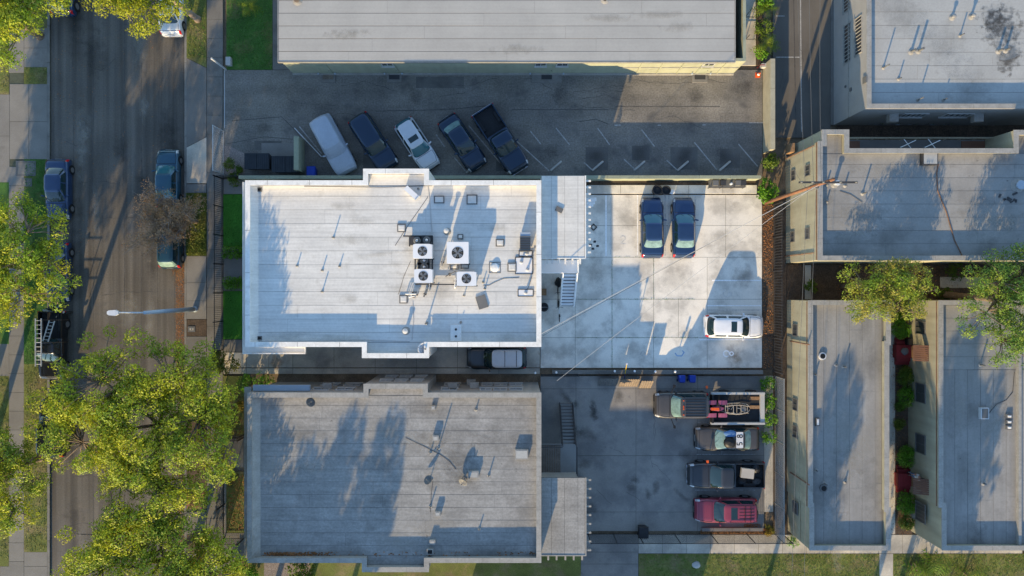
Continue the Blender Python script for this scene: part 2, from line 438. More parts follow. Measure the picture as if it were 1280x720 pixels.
# foliage
def leafmat(name, c1, c2, sc=.5):
    M(name, c1, rough=.55, var=.2, scale=1.1, fvar=0, bump=0, island=.25, second=c2, second_scale=sc, second_lo=.42, second_hi=.6, transl=.35, spec=.3)
M('stop_concrete', (.42,.41,.38), var=.15, scale=2, fvar=.1)
M('cap_joint', (.2,.19,.17), var=.2, fvar=0, bump=0)
leafmat('leaf_street', (.4,.42,.024), (.23,.31,.026))
leafmat('leaf_left', (.22,.33,.026), (.4,.42,.024))
leafmat('leaf_ash', (.36,.37,.016), (.25,.3,.018))
leafmat('leaf_right', (.22,.31,.03), (.31,.28,.045), .9)
leafmat('leaf_pine', (.11,.22,.04), (.25,.33,.04), .6)
leafmat('leaf_hedge', (.10,.25,.016), (.14,.3,.02), 2)
leafmat('leaf_shrub', (.085,.16,.016), (.13,.18,.018), 1.5)
leafmat('leaf_palm', (.17,.23,.018), (.11,.19,.018), 1)
leafmat('leaf_ivy', (.12,.16,.02), (.17,.17,.035), .8)
leafmat('leaf_brown', (.3,.21,.13), (.38,.22,.1), .8)
leafmat('leaf_rust', (.3,.2,.02), (.2,.19,.02), 1)
# ------------------------------------------------------------------ ground, street, pavements
g = MB()
g.add([(-400,-400,-.16),(400,-400,-.16),(400,400,-.16),(-400,400,-.16)], [(0,1,2,3)])
struct(g.build('ground', 'soil'))

def pad(name, poly_px, mat, z1=0.0, z0=-.155, label=None):
    b = MB().prism([tuple(P(x, y, 0)[:2]) for x, y in poly_px], z0, z1)
    return struct(b.build(name, mat), label)

def rpx(x0, y0, x1, y1): return [(x0,y0),(x1,y0),(x1,y1),(x0,y1)]

def slab_field(name, rows, mat, base='joint', gap=.025, z=0.0, label=None, pname='slab', base_rect=None):
    """rows: list of (x0,y0,x1,y1) in ground pixels, each a slab piece over one joint bed"""
    xs = [r[0] for r in rows]+[r[2] for r in rows]; ys = [r[1] for r in rows]+[r[3] for r in rows]
    br = base_rect or (min(xs), min(ys), max(xs), max(ys))
    b = MB().box(GX(br[0])+.03, GX(br[2])-.03, GY(br[1])-.03, GY(br[3])+.03, -.155, z-.018)
    s = struct(b.build(name, base), label)
    for x0, y0, x1, y1 in rows:
        piece(s, pname, mat, GX(x0)+gap/2, GX(x1)-gap/2, GY(y1)+gap/2, GY(y0)-gap/2, z-.1, z + R.uniform(0,.004))
    return s

# street
b = MB().box(GX(62), GX(230.5), GY(960), GY(-240), -.15, -.12)
struct(b.build('street', 'road_asphalt'))
# long tar seams and slightly proud paving lanes of the worn street
for i, (x, w) in enumerate(((115,.03),(154,.04),(176,.03),(218,.02),(90,.02),(196,.02))):
    ln = MB()
    pts = [(GX(x)+.05*math.sin(k*.7+i)+.02*R.uniform(-1,1), GY(-240+k*30)) for k in range(41)]
    for k in range(40):
        (xa,ya),(xb,yb) = pts[k], pts[k+1]
        ln.add([(xa-w,ya,-.116),(xa+w,ya,-.116),(xb+w,yb,-.116),(xb-w,yb,-.116)], [(3,2,1,0)])
    struct(ln.build('tar_seam', 'tar'))
# gutters and kerbs
for nm, x0, x1, gx0, gx1 in (('kerb', 59, 62, 62, 66), ('kerb', 230.5, 233.2, 226.5, 230.5)):
    base = MB().box(GX(x0), GX(x1), GY(960), GY(-240), -.155, -.06)
    k = struct(base.build(nm, 'joint'))
    y = -60
    while y < 780:
        y2 = y + 46
        piece(k, 'kerb_stone', 'kerb_concrete', GX(x0), GX(x1), GY(y2)+.012, GY(y)-.012, -.15, .004)
        y = y2

# left sidewalk
rows = [(11, y, 30, y+23.5) for y in range(-48, 104, 24)]
rows = [(11, -50+i*23.5, 30, -50+(i+1)*23.5) for i in range(36) if not (100 < -50+i*23.5+12 < 202)]
slab_field('sidewalk', rows, 'walk_concrete', label='pale concrete sidewalk along the far left side of the street')
slab_field('driveway_apron', [(12,105,36,152),(36,105,59,152),(12,152,36,199),(36,152,59,199)], 'walk_concrete')
slab_field('driveway_apron', [(30,35,59,60),(30,60,59,84)], 'walk_concrete')
slab_field('driveway_apron', [(0,708,30,740),(30,708,59,740),(30,690,59,708)], 'walk_concrete')
slab_field('driveway_apron', [(-60,118,12,170),(-60,170,12,228)], 'walk_concrete')
pad('lawn', rpx(-80,-60,11,118), 'lawn_dull'); pad('lawn', rpx(-80,228,11,430), 'lawn_mid')
pad('lawn', rpx(-80,470,11,708), 'lawn_dull'); pad('driveway', rpx(-80,430,11,470), 'walk_concrete')
pad('parkway_strip', rpx(30,84,59,105), 'lawn_dull'); pad('parkway_strip', rpx(30,-60,59,35), 'lawn_dull')
pad('parkway_strip', rpx(30,199,59,455), 'lawn_mid'); pad('parkway_strip', rpx(30,455,59,690), 'lawn_dull')

# right parkway and sidewalk
pad('parkway_strip', [(233.2,-60),(258,-60),(258,84.5),(233.2,72)], 'lawn_dull')
pad('driveway_apron', [(233.2,72.5),(258,85),(258,171),(233.2,184)], 'apron_concrete')
pad('parkway_strip', [(233.2,184.5),(258,171.5),(258,229),(233.2,229)], 'drive_concrete', -.01)
slab_field('parkway_slab', [(233.2,230,258,241)], 'walk_concrete')
pad('parkway_strip', rpx(233.2,241.5,258,319.5), 'lawn_dull')
slab_field('parkway_slab', [(233.2,320,258,353),(233.2,353,258,376),(233.2,376,258,399)], 'walk_concrete')
pad('parkway_strip', rpx(233.2,399.5,258,420), 'mulch', -.01)
slab_field('parkway_slab', [(233.2,420.5,258,446),(233.2,446,258,470)], 'apron_concrete')
pad('parkway_strip', rpx(233.2,470.5,258,612), 'mulch', -.01)
rows = []
bs = struct(MB().box(GX(233.2), GX(258), GY(640), GY(612), -.15, -.03).build('brick_parkway', 'joint'))
yy = 613
k = 0
while yy < 636:
    xx = 233.4 - (3 if k % 2 else 0)
    while xx < 257:
        x0 = max(xx, 233.4); x1 = min(xx+6.2, 257.8)
        if x1 - x0 > 1: piece(bs, 'brick', 'brick_paver', GX(x0)+.01, GX(x1)-.01, GY(yy+3.3)+.01, GY(yy)-.01, -.1, R.uniform(-.006,.004))
        xx += 6.2
    yy += 3.3; k += 1
slab_field('parkway_slab', [(233.2,640,258,668),(233.2,692,258,724)], 'apron_concrete')
pad('parkway_strip', rpx(233.2,668.5,258,691.5), 'mulch', -.01)
pad('parkway_strip', rpx(233.2,724.5,258,860), 'mulch', -.01)
rows = [(258.4, -48+i*24, 278.6, -48+(i+1)*24) for i in range(36)]
slab_field('sidewalk', rows, 'apron_concrete', label='grey concrete sidewalk along the near right side of the street')

# utility covers in the left walk
for (x0,y0,x1,y1), m, lab in (((20,201,45,220),'walk_concrete','large square concrete utility vault lid beside the left sidewalk'), ((27,223,40,233),'kerb_concrete','small square meter lid below the large vault lid'), ((235,408,244,415),'cardboard','pale meter box lid in the dirt under the street lamp')):
    t = thing('utility_vault', lab, 'utility vault', P((x0+x1)/2,(y0+y1)/2,0))
    fr = MB(); o_ = [tuple(P(*q)[:2]) for q in rpx(x0,y0,x1,y1)]
    fr.ring(o_, inset(o_, .12), -.02, .02); fr.build('lid_frame', 'mid_grey', t)
    MB().prism(inset(o_, .13), -.02, .016).build('lid', m, t)
    MB().lathe([(.05,0),(.05,.012)], P((x0+x1)/2,(y0+y1)/2,.015), 10).build('lid_knob', 'dark_grey', t)

# north neighbour: lawn, walk, asphalt lot
pad('lawn', rpx(283,-60,340.5,87), 'lawn_mid')
pad('walkway', rpx(340.8,-60,366,87), 'apron_concrete')
pad('parking_lot', rpx(279.2,87.5,953,221.5), 'lot_asphalt', label='dark asphalt parking lot of the building at the top')
slab_field('walkway', [(917,-60,945,-10),(917,-10,945,22),(917,22,945,49),(917,49,945,82)], 'drive_concrete')
pad('planting_bed', rpx(945.5,-60,954,81.5), 'mulch', .02)
# gravel bed with bricks edge at the lot's corner
gb = pad('gravel_bed', [(280,182),(288,183),(306,192),(306,217),(280,217)], 'gravel', .012, .0042)
# driveway gate track
tr = MB().box(GX(280.6), GX(281.2), GY(160), GY(88), .001, .02); struct(tr.build('gate_track', 'light_metal'))

# stalls painted in the north lot
def stripe(name, a, b, w, mat, z=.004, lab=None):
    a = P(*a); b = P(*b); d = (b-a).normalized(); n = Vector((-d.y, d.x, 0))*w/2
    m = MB().add([a-n+Vector((0,0,z)), b-n+Vector((0,0,z)), b+n+Vector((0,0,z)), a+n+Vector((0,0,z))], [(0,1,2,3)])
    o = m.build(name, mat)
    return struct(o)
for a, b in (((640,171),(687,214)),((695,160),(712,181)),((747,160),(762,181)),((802,162),(818,183)),((663,164),(676,180)),((780,199),(794,212)),((868,178),(896,212)),((923,180),(947,208)),((833,200),(846,212)),((730,203),(741,213)),((586,157),(634,214)),((568,197),(582,214)),((545,168),(556,184)),((374,158),(402,192))):
    stripe('stall_line', a, b, .09, 'paint_white' if a[0] > 560 else 'paint_worn')
for x0, x1, y in ((768,776,156.5),(936,954,153.5),(822,826,156.5),(878,882,156)):
    stripe('stall_line', (x0,y), (x1,y), .1, 'paint_white')
stripe('tar_crack', (283,180),(330,171), .05, 'tar'); stripe('tar_crack', (330,171),(366,174), .05, 'tar')
for a, b in (((470,139),(560,137)),((560,137),(612,132)),((640,137),(760,137)),((770,133),(900,133)),((290,151),(352,146)),((352,146),(372,166)),((724,152),(745,149)),((745,149),(760,155))):
    stripe('tar_crack', a, b, .06, 'tar')
# darker square patches where the asphalt was cut and re-laid
for (x0,y0,x1,y1) in ((454,184,470,216),(732,184,760,213),(790,182,812,200),(838,184,872,212),(620,196,640,214),(900,186,925,210),(318,176,352,188),(520,96,580,110)):
    struct(MB().prism([tuple(P(*q)[:2]) for q in rpx(x0,y0,x1,y1)], .001, .0035).build('asphalt_patch', 'asphalt_patch'))

# alley on the right
pad('alley', rpx(966,-80,1038,172), 'alley_asphalt')
pad('walkway', rpx(1038.3,-80,1060,156), 'apron_concrete', .02)
pad('side_yard', rpx(1046,156.5,1330,172), 'mulch', -.02)
stripe('stall_line', (1000,-60),(1002,165), .09, 'paint_white'); stripe('stall_line', (970,71.5),(1000,71.5), .08, 'paint_white')
stripe('tar_crack', (991,-60),(995,168), .08, 'tar'); stripe('stall_line', (970,20),(981,20), .06, 'paint_white')

# centre property: front garden
pad('lawn', rpx(279.2,243,306,308), 'lawn_green'); pad('lawn', rpx(279.2,364,306,424), 'lawn_green')
slab_field('front_path', [(279.2,309,306,322.8),(279.2,322.8,306,347.2),(279.2,347.2,306,363.5)], 'apron_concrete')
slab_field('front_path', [(279.2,224,306,242.5)], 'walk_concrete')
slab_field('front_path', [(279.2,424.5,306,440)], 'apron_concrete')
# side driveway (south of the building)
rows = [(279.2,440.5,308,459.5),(308,440.5,336,459.5),(336,424,366,459.5)] + [(366+i*51.5,424,366+(i+1)*51.5,459.5) for i in range(6)]
slab_field('driveway', rows, 'drive_concrete', label='narrow concrete driveway along the white building, brown stained at its mouth')
rows = [(279.2,460.2,308,467.5),(308,460.2,336,467.5),(336,460.2,366,467.5)] + [(366+i*51.5,460.2,366+(i+1)*51.5,467.5) for i in range(6)]
slab_field('side_strip', rows, 'drive_concrete')
# rear parking court, slab by slab
xs = [675.5, 719, 765, 817, 861, 907, 952.5]
rows = []
for (y0, y1, xx) in ((243.5,282,xs),(282,321.5,xs),(321.5,374,[675.5,719,765,817,884,952.5]),(374,422,[675.5,719,765,817,848,884,952.5]),(422,460,[675.5,719,765,817,884,952.5])):
    for i in range(len(xx)-1): rows.append((xx[i], y0, xx[i+1], y1))
lot = slab_field('parking_court', rows, 'lot_concrete', label='pale concrete parking court behind the white building')
# weeds in the joints
for x0,y0,x1,y1 in ((719,373.2,868,374.8),(719,421.2,872,422.8),(816.2,321,817.8,374),(764.2,321,765.8,460),(765,320.7,800,322.3)):
    pass
# planter shelf under the north wall
slab_field('planter_shelf', [(733+i*42.5,231.5,733+(i+1)*42.5,242.5) for i in range(5)], 'lot_concrete', z=.12, label='raised concrete shelf under the north wall of the parking court')
pad('mulch_strip', rpx(733,226,945,231.2), 'mulch', .06)
pad('mulch_strip', rpx(953,243,966.5,462), 'mulch', -.02)
pad('mulch_strip', rpx(967,243,983.4,690), 'mulch', -.03)
# stall paint in the court
for x, y0, y1, m, w in ((757.5,244,320,'paint_lot',.11),(797,244,319,'paint_lot',.1),(763,246,318,'paint_faint',.05),(831.5,244,320,'paint_faint',.12),(836,244,300,'paint_faint',.07),(869,244,320,'paint_faint',.12)):
    stripe('stall_line', (x,y0),(x,y1), w, m, .006)
for x0, x1, y, m in ((890,951,350.5,'paint_lot'),(884,951,382,'paint_lot'),(884,951,387.5,'paint_faint'),(874,950,424.5,'paint_lot')):
    stripe('stall_line', (x0,y),(x1,y), .1, m, .006)
def glyph(name, c, segs, w, mat, label=None, z=.007):
    m = MB()
    for i, (a, b_) in enumerate(segs):
        a = P(c[0]+a[0], c[1]+a[1]); b2 = P(c[0]+b_[0], c[1]+b_[1])
        d = (b2-a).normalized(); n = Vector((-d.y, d.x, 0))*w/2; e = d*w*.35
        zz = z + i*.0003
        m.add([a-n-e+Vector((0,0,zz)), b2-n+e+Vector((0,0,zz)), b2+n+e+Vector((0,0,zz)), a+n-e+Vector((0,0,zz))], [(0,1,2,3)])
    o = m.build(name, mat); return struct(o, label)
def arc(cx, cy, rx, ry, a0, a1, n=14):
    pts = [(cx+rx*math.cos(math.radians(a0+(a1-a0)*i/n)), cy+ry*math.sin(math.radians(a0+(a1-a0)*i/n))) for i in range(n+1)]
    return list(zip(pts[:-1], pts[1:]))
glyph('stall_number', (910,442), arc(-2,0,3.6,3.6,0,360,18)+arc(4.4,0,2.2,2.2,0,360,14), .1, 'paint_lot', 'white painted 8 on the parking court')
glyph('stall_number', (909,366.5), arc(-1,0,4.2,4.4,-60,250,16)+arc(3.2,1.2,2.2,2.2,0,360,14), .09, 'paint_faint', 'worn white 6 on the parking court')
glyph('stall_number', (850,442.5), [((-6,-1),(-4,2)),((-4,2),(2,2.5)),((2,2.5),(5,-2)),((5,-2),(3,-4))], .09, 'paint_blue', 'worn blue 7 on the parking court')
glyph('stall_number', (778.5,300), arc(0,-2,3,3,-180,20,10)+[((2.8,-1),(-3,5)),((-3,5),(3,5))], .08, 'paint_faint', 'worn 2 painted beside the blue sedans')
glyph('stall_number', (804,441), [((-4,2),(0,-3)),((0,-3),(3,2)),((-2,3),(5,3))], .09, 'paint_faint')
# overpainted pale patch in the corner stall
glyph('paint_patch', (741,250), [((-6,0),(3,-1)),((-6,3),(1,3)),((-5,6),(-1,6))], .3, 'paint_lot')

# south neighbour's court
xs2 = [675.5,720,795,872,955]
rows = []
for y0, y1 in ((470,486),(486,569.5),(569.5,640),(640,664)):
    for i in range(4): rows.append((xs2[i], y0, xs2[i+1], y1))
slab_field('parking_court', rows, 'rear_concrete', label='grey oil spotted concrete court behind the lower grey building')
for x0,x1,y in ((868,944,612.6),(870,944,568),(872,944,528)):
    stripe('stall_line', (x0,y),(x1,y), .08, 'paint_worn', .006)
pad('mulch_strip', rpx(955.3,470,966.5,640), 'drive_concrete', -.01)
pad('mulch_strip', rpx(876,661,966.5,668), 'dry_leaves', .0)
slab_field('driveway', [(726,690,798,705),(726,705,798,745),(726,668,798,690)], 'rear_concrete', label='concrete driveway leaving the lower court at the bottom edge')
slab_field('walkway', [(798+i*30,668.5,798+(i+1)*30,692) for i in range(16)], 'drive_concrete', label='concrete walk along the foot of the lower right buildings')
pad('lawn', rpx(798.3,692.5,1099,860), 'lawn_dull'); pad('lawn', rpx(1116.5,692.5,1400,860), 'lawn_dull')
pad('walkway', rpx(1099.3,692.2,1116.2,860), 'drive_concrete', .01)
# strip of front garden of the lower building
pad('planting_bed', rpx(279,470,306,484), 'lawn_dull', .02); pad('planting_bed', rpx(279,484.3,306,545), 'lawn_dull', .0)
pad('front_path', rpx(279,545.3,306,584), 'apron_concrete', .01)
pad('planting_bed', rpx(283,590,306,666), 'lawn_dull', .0); pad('front_path', rpx(279,666.3,306,690), 'apron_concrete', .01)
slab_field('front_path', [(279,584.3,283,666)], 'walk_concrete')
pad('front_path', [(258.5,690.5),(306,690.5),(287,720),(287,760),(258.5,760)], 'walk_concrete', .006)
pad('planting_bed', [(287.3,690.8),(726,690.8),(726,860),(287.3,860)], 'lawn_dull', -.01)
pad('mulch_strip', rpx(330,694,388,720), 'gravel', .0, -.009)
# courtyard on the right
pad('courtyard', rpx(1060,376,1119,668), 'drive_concrete', -.01)
pad('planting_bed', rpx(1119.2,376,1140,668), 'mulch', -.005)
pad('side_yard', rpx(983.8,331,1330,376), 'mulch', -.02)
stripe('walk_edge', (1010,331.5),(1010,374), .5, 'drive_concrete', .0); 
slab_field('walkway', [(1175,346,1245,360)], 'drive_concrete')

# wandering cracks in the asphalt
def crack(pts, w, z, mat='tar'):
    m = MB(); pp = []
    rc = random.Random(int(pts[0][0]*7+pts[0][1]))
    for (xa,ya),(xb,yb) in zip(pts[:-1], pts[1:]):
        n = max(2, int(math.hypot(xb-xa,yb-ya)/5))
        for k in range(n): pp.append((xa+(xb-xa)*k/n+rc.uniform(-1.2,1.2), ya+(yb-ya)*k/n+rc.uniform(-1.2,1.2)))
    pp.append(pts[-1])
    for k in range(len(pp)-1):
        a = P(*pp[k]); b2 = P(*pp[k+1]); d = (b2-a).normalized(); n = Vector((-d.y,d.x,0))*w*rc.uniform(.5,1.2)
        m.add([a-n+Vector((0,0,z)), b2-n+Vector((0,0,z)), b2+n+Vector((0,0,z)), a+n+Vector((0,0,z))], [(0,1,2,3)])
    return struct(m.build('pavement_crack', mat))
rc = random.Random(8)
for k in range(16):
    y = -10+k*47+rc.uniform(-14,14); x0 = rc.uniform(66,150); x1 = x0+rc.uniform(25,75)
    crack([(x0,y),((x0+x1)/2,y+rc.uniform(-8,8)),(min(x1,226),y+rc.uniform(-12,12))], .02, -.1155)
for k in range(14):
    x = rc.uniform(300,860); y = rc.uniform(98,150); crack([(x,y),(x+rc.uniform(15,45),y+rc.uniform(-9,9)),(x+rc.uniform(45,80),y+rc.uniform(-14,14))], .018, .0045)
for k in range(7):
    x = rc.uniform(690,840); y = rc.uniform(490,620); crack([(x,y),(x+rc.uniform(-10,25),y+rc.uniform(5,30))], .012, .0065)
for k in range(6):
    x = rc.uniform(975,1028); y = rc.uniform(0,120); crack([(x,y),(x+rc.uniform(-8,8),y+rc.uniform(10,40))], .015, .0045)
# ------------------------------------------------------------------ buildings
def ipoly(pts, z): return [tuple(P(x, y, z)[:2]) for x, y in pts]

def shell(root, poly, ztop, zdeck, wall_m, cap_m, deck_m, th=.24, cap=.32, cap_out=.04, z0=-.1, cap_h=.07):
    b = MB().ring(poly, inset(poly, th), z0, ztop-cap_h)
    w = b.build('wall', wall_m, root)
    c = MB().ring(inset(poly, -cap_out), inset(poly, cap), ztop-cap_h+.003, ztop)
    cap_o = c.build('parapet_cap', cap_m, root)
    oo, ii = inset(poly, -cap_out), inset(poly, cap)
    for i in range(len(poly)):
        a_, b2 = Vector(oo[i]), Vector(oo[(i+1)%len(oo)]); c_, d2 = Vector(ii[i]), Vector(ii[(i+1)%len(ii)])
        L_e = (b2-a_).length; dr = (b2-a_)/L_e; s_ = 1.6 + (i*.7)%1.4
        while s_ < L_e-.6:
            p_ = a_+dr*s_; q_ = c_+dr*((p_-c_).dot(dr)); w_ = dr*.012
            MB().add([(*(p_-w_),ztop+.003),(*(p_+w_),ztop+.003),(*(q_+w_),ztop+.003),(*(q_-w_),ztop+.003)],[(0,1,2,3)]).build('cap_joint','cap_joint',cap_o)
            s_ += 3.05
    d = MB().prism(inset(poly, th-.01), zdeck-.25, zdeck)
    r = d.build('roof', deck_m, root)
    return w, r

def strips(roof, rect, z, axis, width, mat, seed, gap=.026, cuts=(6, 14), start=0., th=.014):
    """roll-roofing strips, each a piece; rect = world x0,x1,y0,y1"""
    rr = random.Random(seed); x0, x1, y0, y1 = rect
    lo, hi = (y0, y1) if axis == 'x' else (x0, x1)
    a0, a1 = (x0, x1) if axis == 'x' else (y0, y1)
    p = lo - start
    while p < hi - .02:
        q = min(p + width, hi); pp = max(p, lo)
        s = a0
        off = rr.uniform(1.5, cuts[1])
        while s < a1 - .05:
            e = min(s + off, a1); off = rr.uniform(*cuts)
            if a1 - e < 1.2: e = a1
            h = th * rr.uniform(.7, 1.3)
            g = gap * rr.uniform(.6, 1.2)
            if q - pp > gap*1.5:
                if axis == 'x': piece(roof, 'roofing_strip', mat, s+.006, e-.006, pp+g/2, q-g/2, z-.02, z+h)
                else: piece(roof, 'roofing_strip', mat, pp+g/2, q-g/2, s+.006, e-.006, z-.02, z+h)
            s = e
        p = q

def window(root, c, n, w, h, bars=1, frame='window_frame', glass='glass_win', sill=True, split='v', fw=.06):
    """window on a wall: c = centre on the wall plane, n = outward normal (2D)"""
    n = Vector((n[0], n[1], 0)).normalized(); u = Vector((-n.y, n.x, 0)); c = Vector(c)
    m = Matrix((u, n, Vector((0,0,1)))).transposed()
    b = MB()
    for s in (-1, 1):
        b.obox(c + u*s*(w/2-fw/2) + n*.03, (fw, .07, h), m)
        b.obox(c + Vector((0,0,s*(h/2-fw/2))) + n*.032, (w-2*fw-.004, .07, fw), m)
    for k in range(bars):
        t = (k+1)/(bars+1) - .5
        if split == 'v': b.obox(c + u*t*w + n*.028, (.04, .05, h-2*fw), m)
        else: b.obox(c + Vector((0,0,t*h)) + n*.028, (w-2*fw, .05, .04), m)
    if sill: b.obox(c + Vector((0,0,-h/2-.035)) + n*.06, (w+.12, .13, .06), m)
    o = b.build('window', frame, root)
    MB().obox(c + n*.012, (w-2*fw, .014, h-2*fw), m).build('pane', glass, o)
    return o

def bounds(poly):
    xs = [p[0] for p in poly]; ys = [p[1] for p in poly]; return min(xs), max(xs), min(ys), max(ys)

def shrink(rc, d): return (rc[0]+d, rc[1]-d, rc[2]+d, rc[3]-d)
def rect_at(x0, y0, x1, y1, z):
    a = P(x0, y1, z); b = P(x1, y0, z); return (a.x, b.x, a.y, b.y)

ZT, ZD = 5.8, 5.2
# ---- the white building in the middle
pts = [(307,226),(454.5,226),(454.5,211.5),(535.5,211.5),(535.5,226),(676,226),(676,433),(535.5,433),(535.5,447),(453,447),(453,433),(307,433)]
poly = ipoly(pts, ZT)
wb = thing('apartment_building', 'two storey apartment building with bright white strip roof full of equipment', 'building', P(490,330,0))
w, roof_c = shell(wb, poly, ZT, ZD, 'stucco_white', 'cap_white', 'seam_white')
ir = inset(poly, .26); bx = bounds(ir)
mainr = (bx[0], bx[1], ir[0][1] if False else P(0,433,ZT).y+.26, P(0,226,ZT).y-.26)
strips(roof_c, mainr, ZD, 'x', .995, 'roof_white', 11, cuts=(5,13), start=.3)
strips(roof_c, (P(454.5,0,ZT).x+.26, P(535.5,0,ZT).x-.26, P(0,226,ZT).y-.24, P(0,211.5,ZT).y-.26), ZD+.002, 'x', .8, 'roof_white', 12)
strips(roof_c, (P(453,0,ZT).x+.26, P(535.5,0,ZT).x-.26, P(0,447,ZT).y+.26, P(0,433,ZT).y+.24), ZD+.002, 'x', .8, 'roof_white', 13)
# inner cant of the taller street-side parapet
x0 = P(307,0,ZT).x+.3
MB().add([(x0,mainr[2],ZT-.1),(x0,mainr[3],ZT-.1),(x0+.42,mainr[3],ZD+.016),(x0+.42,mainr[2],ZD+.016),(x0,mainr[2],ZD),(x0,mainr[3],ZD)],
         [(0,3,2,1),(0,4,3),(1,2,5)]).build('parapet_cant', 'roof_white', wb)
# front fascia ledge wrapping the street corner
zl = 5.15
b = MB(); q0 = P(304.6,0,zl); xin = poly[0][0]-.045
b.box(P(305,0,zl).x, xin, P(0,441,zl).y, P(0,226,ZT).y, zl-.3, zl)
b.box(xin+.001, P(381,0,zl).x, P(0,441,zl).y, P(0,433,ZT).y-.05, zl-.3, zl-.004)
b.build('fascia_ledge', 'stucco_white', wb)
b = MB(); ey = P(0,441,zl).y-.003; ex = P(381,0,zl).x
b.box(P(305,0,zl).x-.07, P(305,0,zl).x-.003, ey-.08, P(0,226,ZT).y, zl-.1, zl+.1); b.box(P(305,0,zl).x-.001, ex+.06, ey-.08, ey, zl-.1, zl+.1); b.box(ex+.003, ex+.06, ey+.003, P(0,433,ZT).y-.05, zl-.1, zl+.1)
b.build('ledge_trim', 'cap_white', wb)
# windows on the visible-from-aside walls
for px in (330,372,420,580,625,655):
    for z in (1.5, 4.1):
        window(wb, (P(px,0,ZT).x, P(0,226,ZT).y, z), (0,1), 1.5, 1.1)
        window(wb, (P(px,0,ZT).x, P(0,433,ZT).y, z if px != 330 else 1.5), (0,-1), 1.5, 1.1) if not (px in (330,372) and z > 3) else None
for py in (265,395):
    for z in (1.5, 3.9): window(wb, (P(307,0,ZT).x, P(0,py,ZT).y, z), (-1,0), 2.0, 1.2)
d_ = MB().obox((P(307,0,ZT).x-.03, P(0,335,ZT).y, 1.05), (.06,1.0,2.1)).build('door', 'wood', wb)
MB().lathe([(.03,0),(.045,.05)], (P(307,0,ZT).x-.08, P(0,335,ZT).y-.38, 1.0), 8).build('handle', 'chrome', d_)

# ---- rear lower roof with rafter tails (built as part of each twin building)
ZL = 4.6
def lower_roof(root, x0, x1, y0, y1, roofm, seamm, capm, tails_r, tails_b, wallm, seed, wall_rect):
    a = P(x0, y1, ZL); c = P(x1, y0, ZL)
    r = MB().box(a.x, c.x, a.y, c.y, ZL-.16, ZL-.02).build('lower_roof', seamm, root)
    strips(r, (a.x+.02, c.x-.1, a.y+.02, c.y-.02), ZL-.02, 'y', .98, roofm, seed, cuts=(4,8), start=.25)
    t = MB(); t.box(c.x-.08, c.x, a.y, c.y, ZL-.02, ZL+.03); t.box(a.x, c.x-.083, a.y-.0, a.y+.07, ZL-.018, ZL+.03); t.build('edge_trim', capm, root)
    for py in tails_r:
        y = P(0, py, ZL).y
        MB().box(c.x-.5, c.x+.38, y-.06, y+.06, ZL-.33, ZL-.165).build('rafter_tail', capm, root)
    for px in tails_b:
        x = P(px, 0, ZL).x
        MB().box(x-.06, x+.06, a.y-.38, a.y+.5, ZL-.33, ZL-.166).build('rafter_tail', capm, root)
    (wx0, wy0, wx1, wy1) = wall_rect
    q = [(GX(wx0),GY(wy0)),(GX(wx1),GY(wy0)),(GX(wx1),GY(wy1)),(GX(wx0),GY(wy1))]
    MB().ring(q, inset(q, .2), -.05, ZL-.165).build('wing_wall', wallm, root)
lower_roof(wb, 676.5, 732.5, 219.5, 323.5, 'roof_white', 'seam_white', 'cap_white', [225.5+8.15*i for i in range(12)], [684,690.5,699,707,716,725.5], 'stucco_white', 21, (673,234,716,322))
# small tilted plate and debris lying on it
pl = MB().obox(P(699,262,ZL+.06), (.55,.36,.05), rz=-.45).build('paver', 'mid_grey', origin=P(699,262,ZL+.03)); tag(pl, 'small grey paver lying on the lower white roof at the shadow line', 'paver')

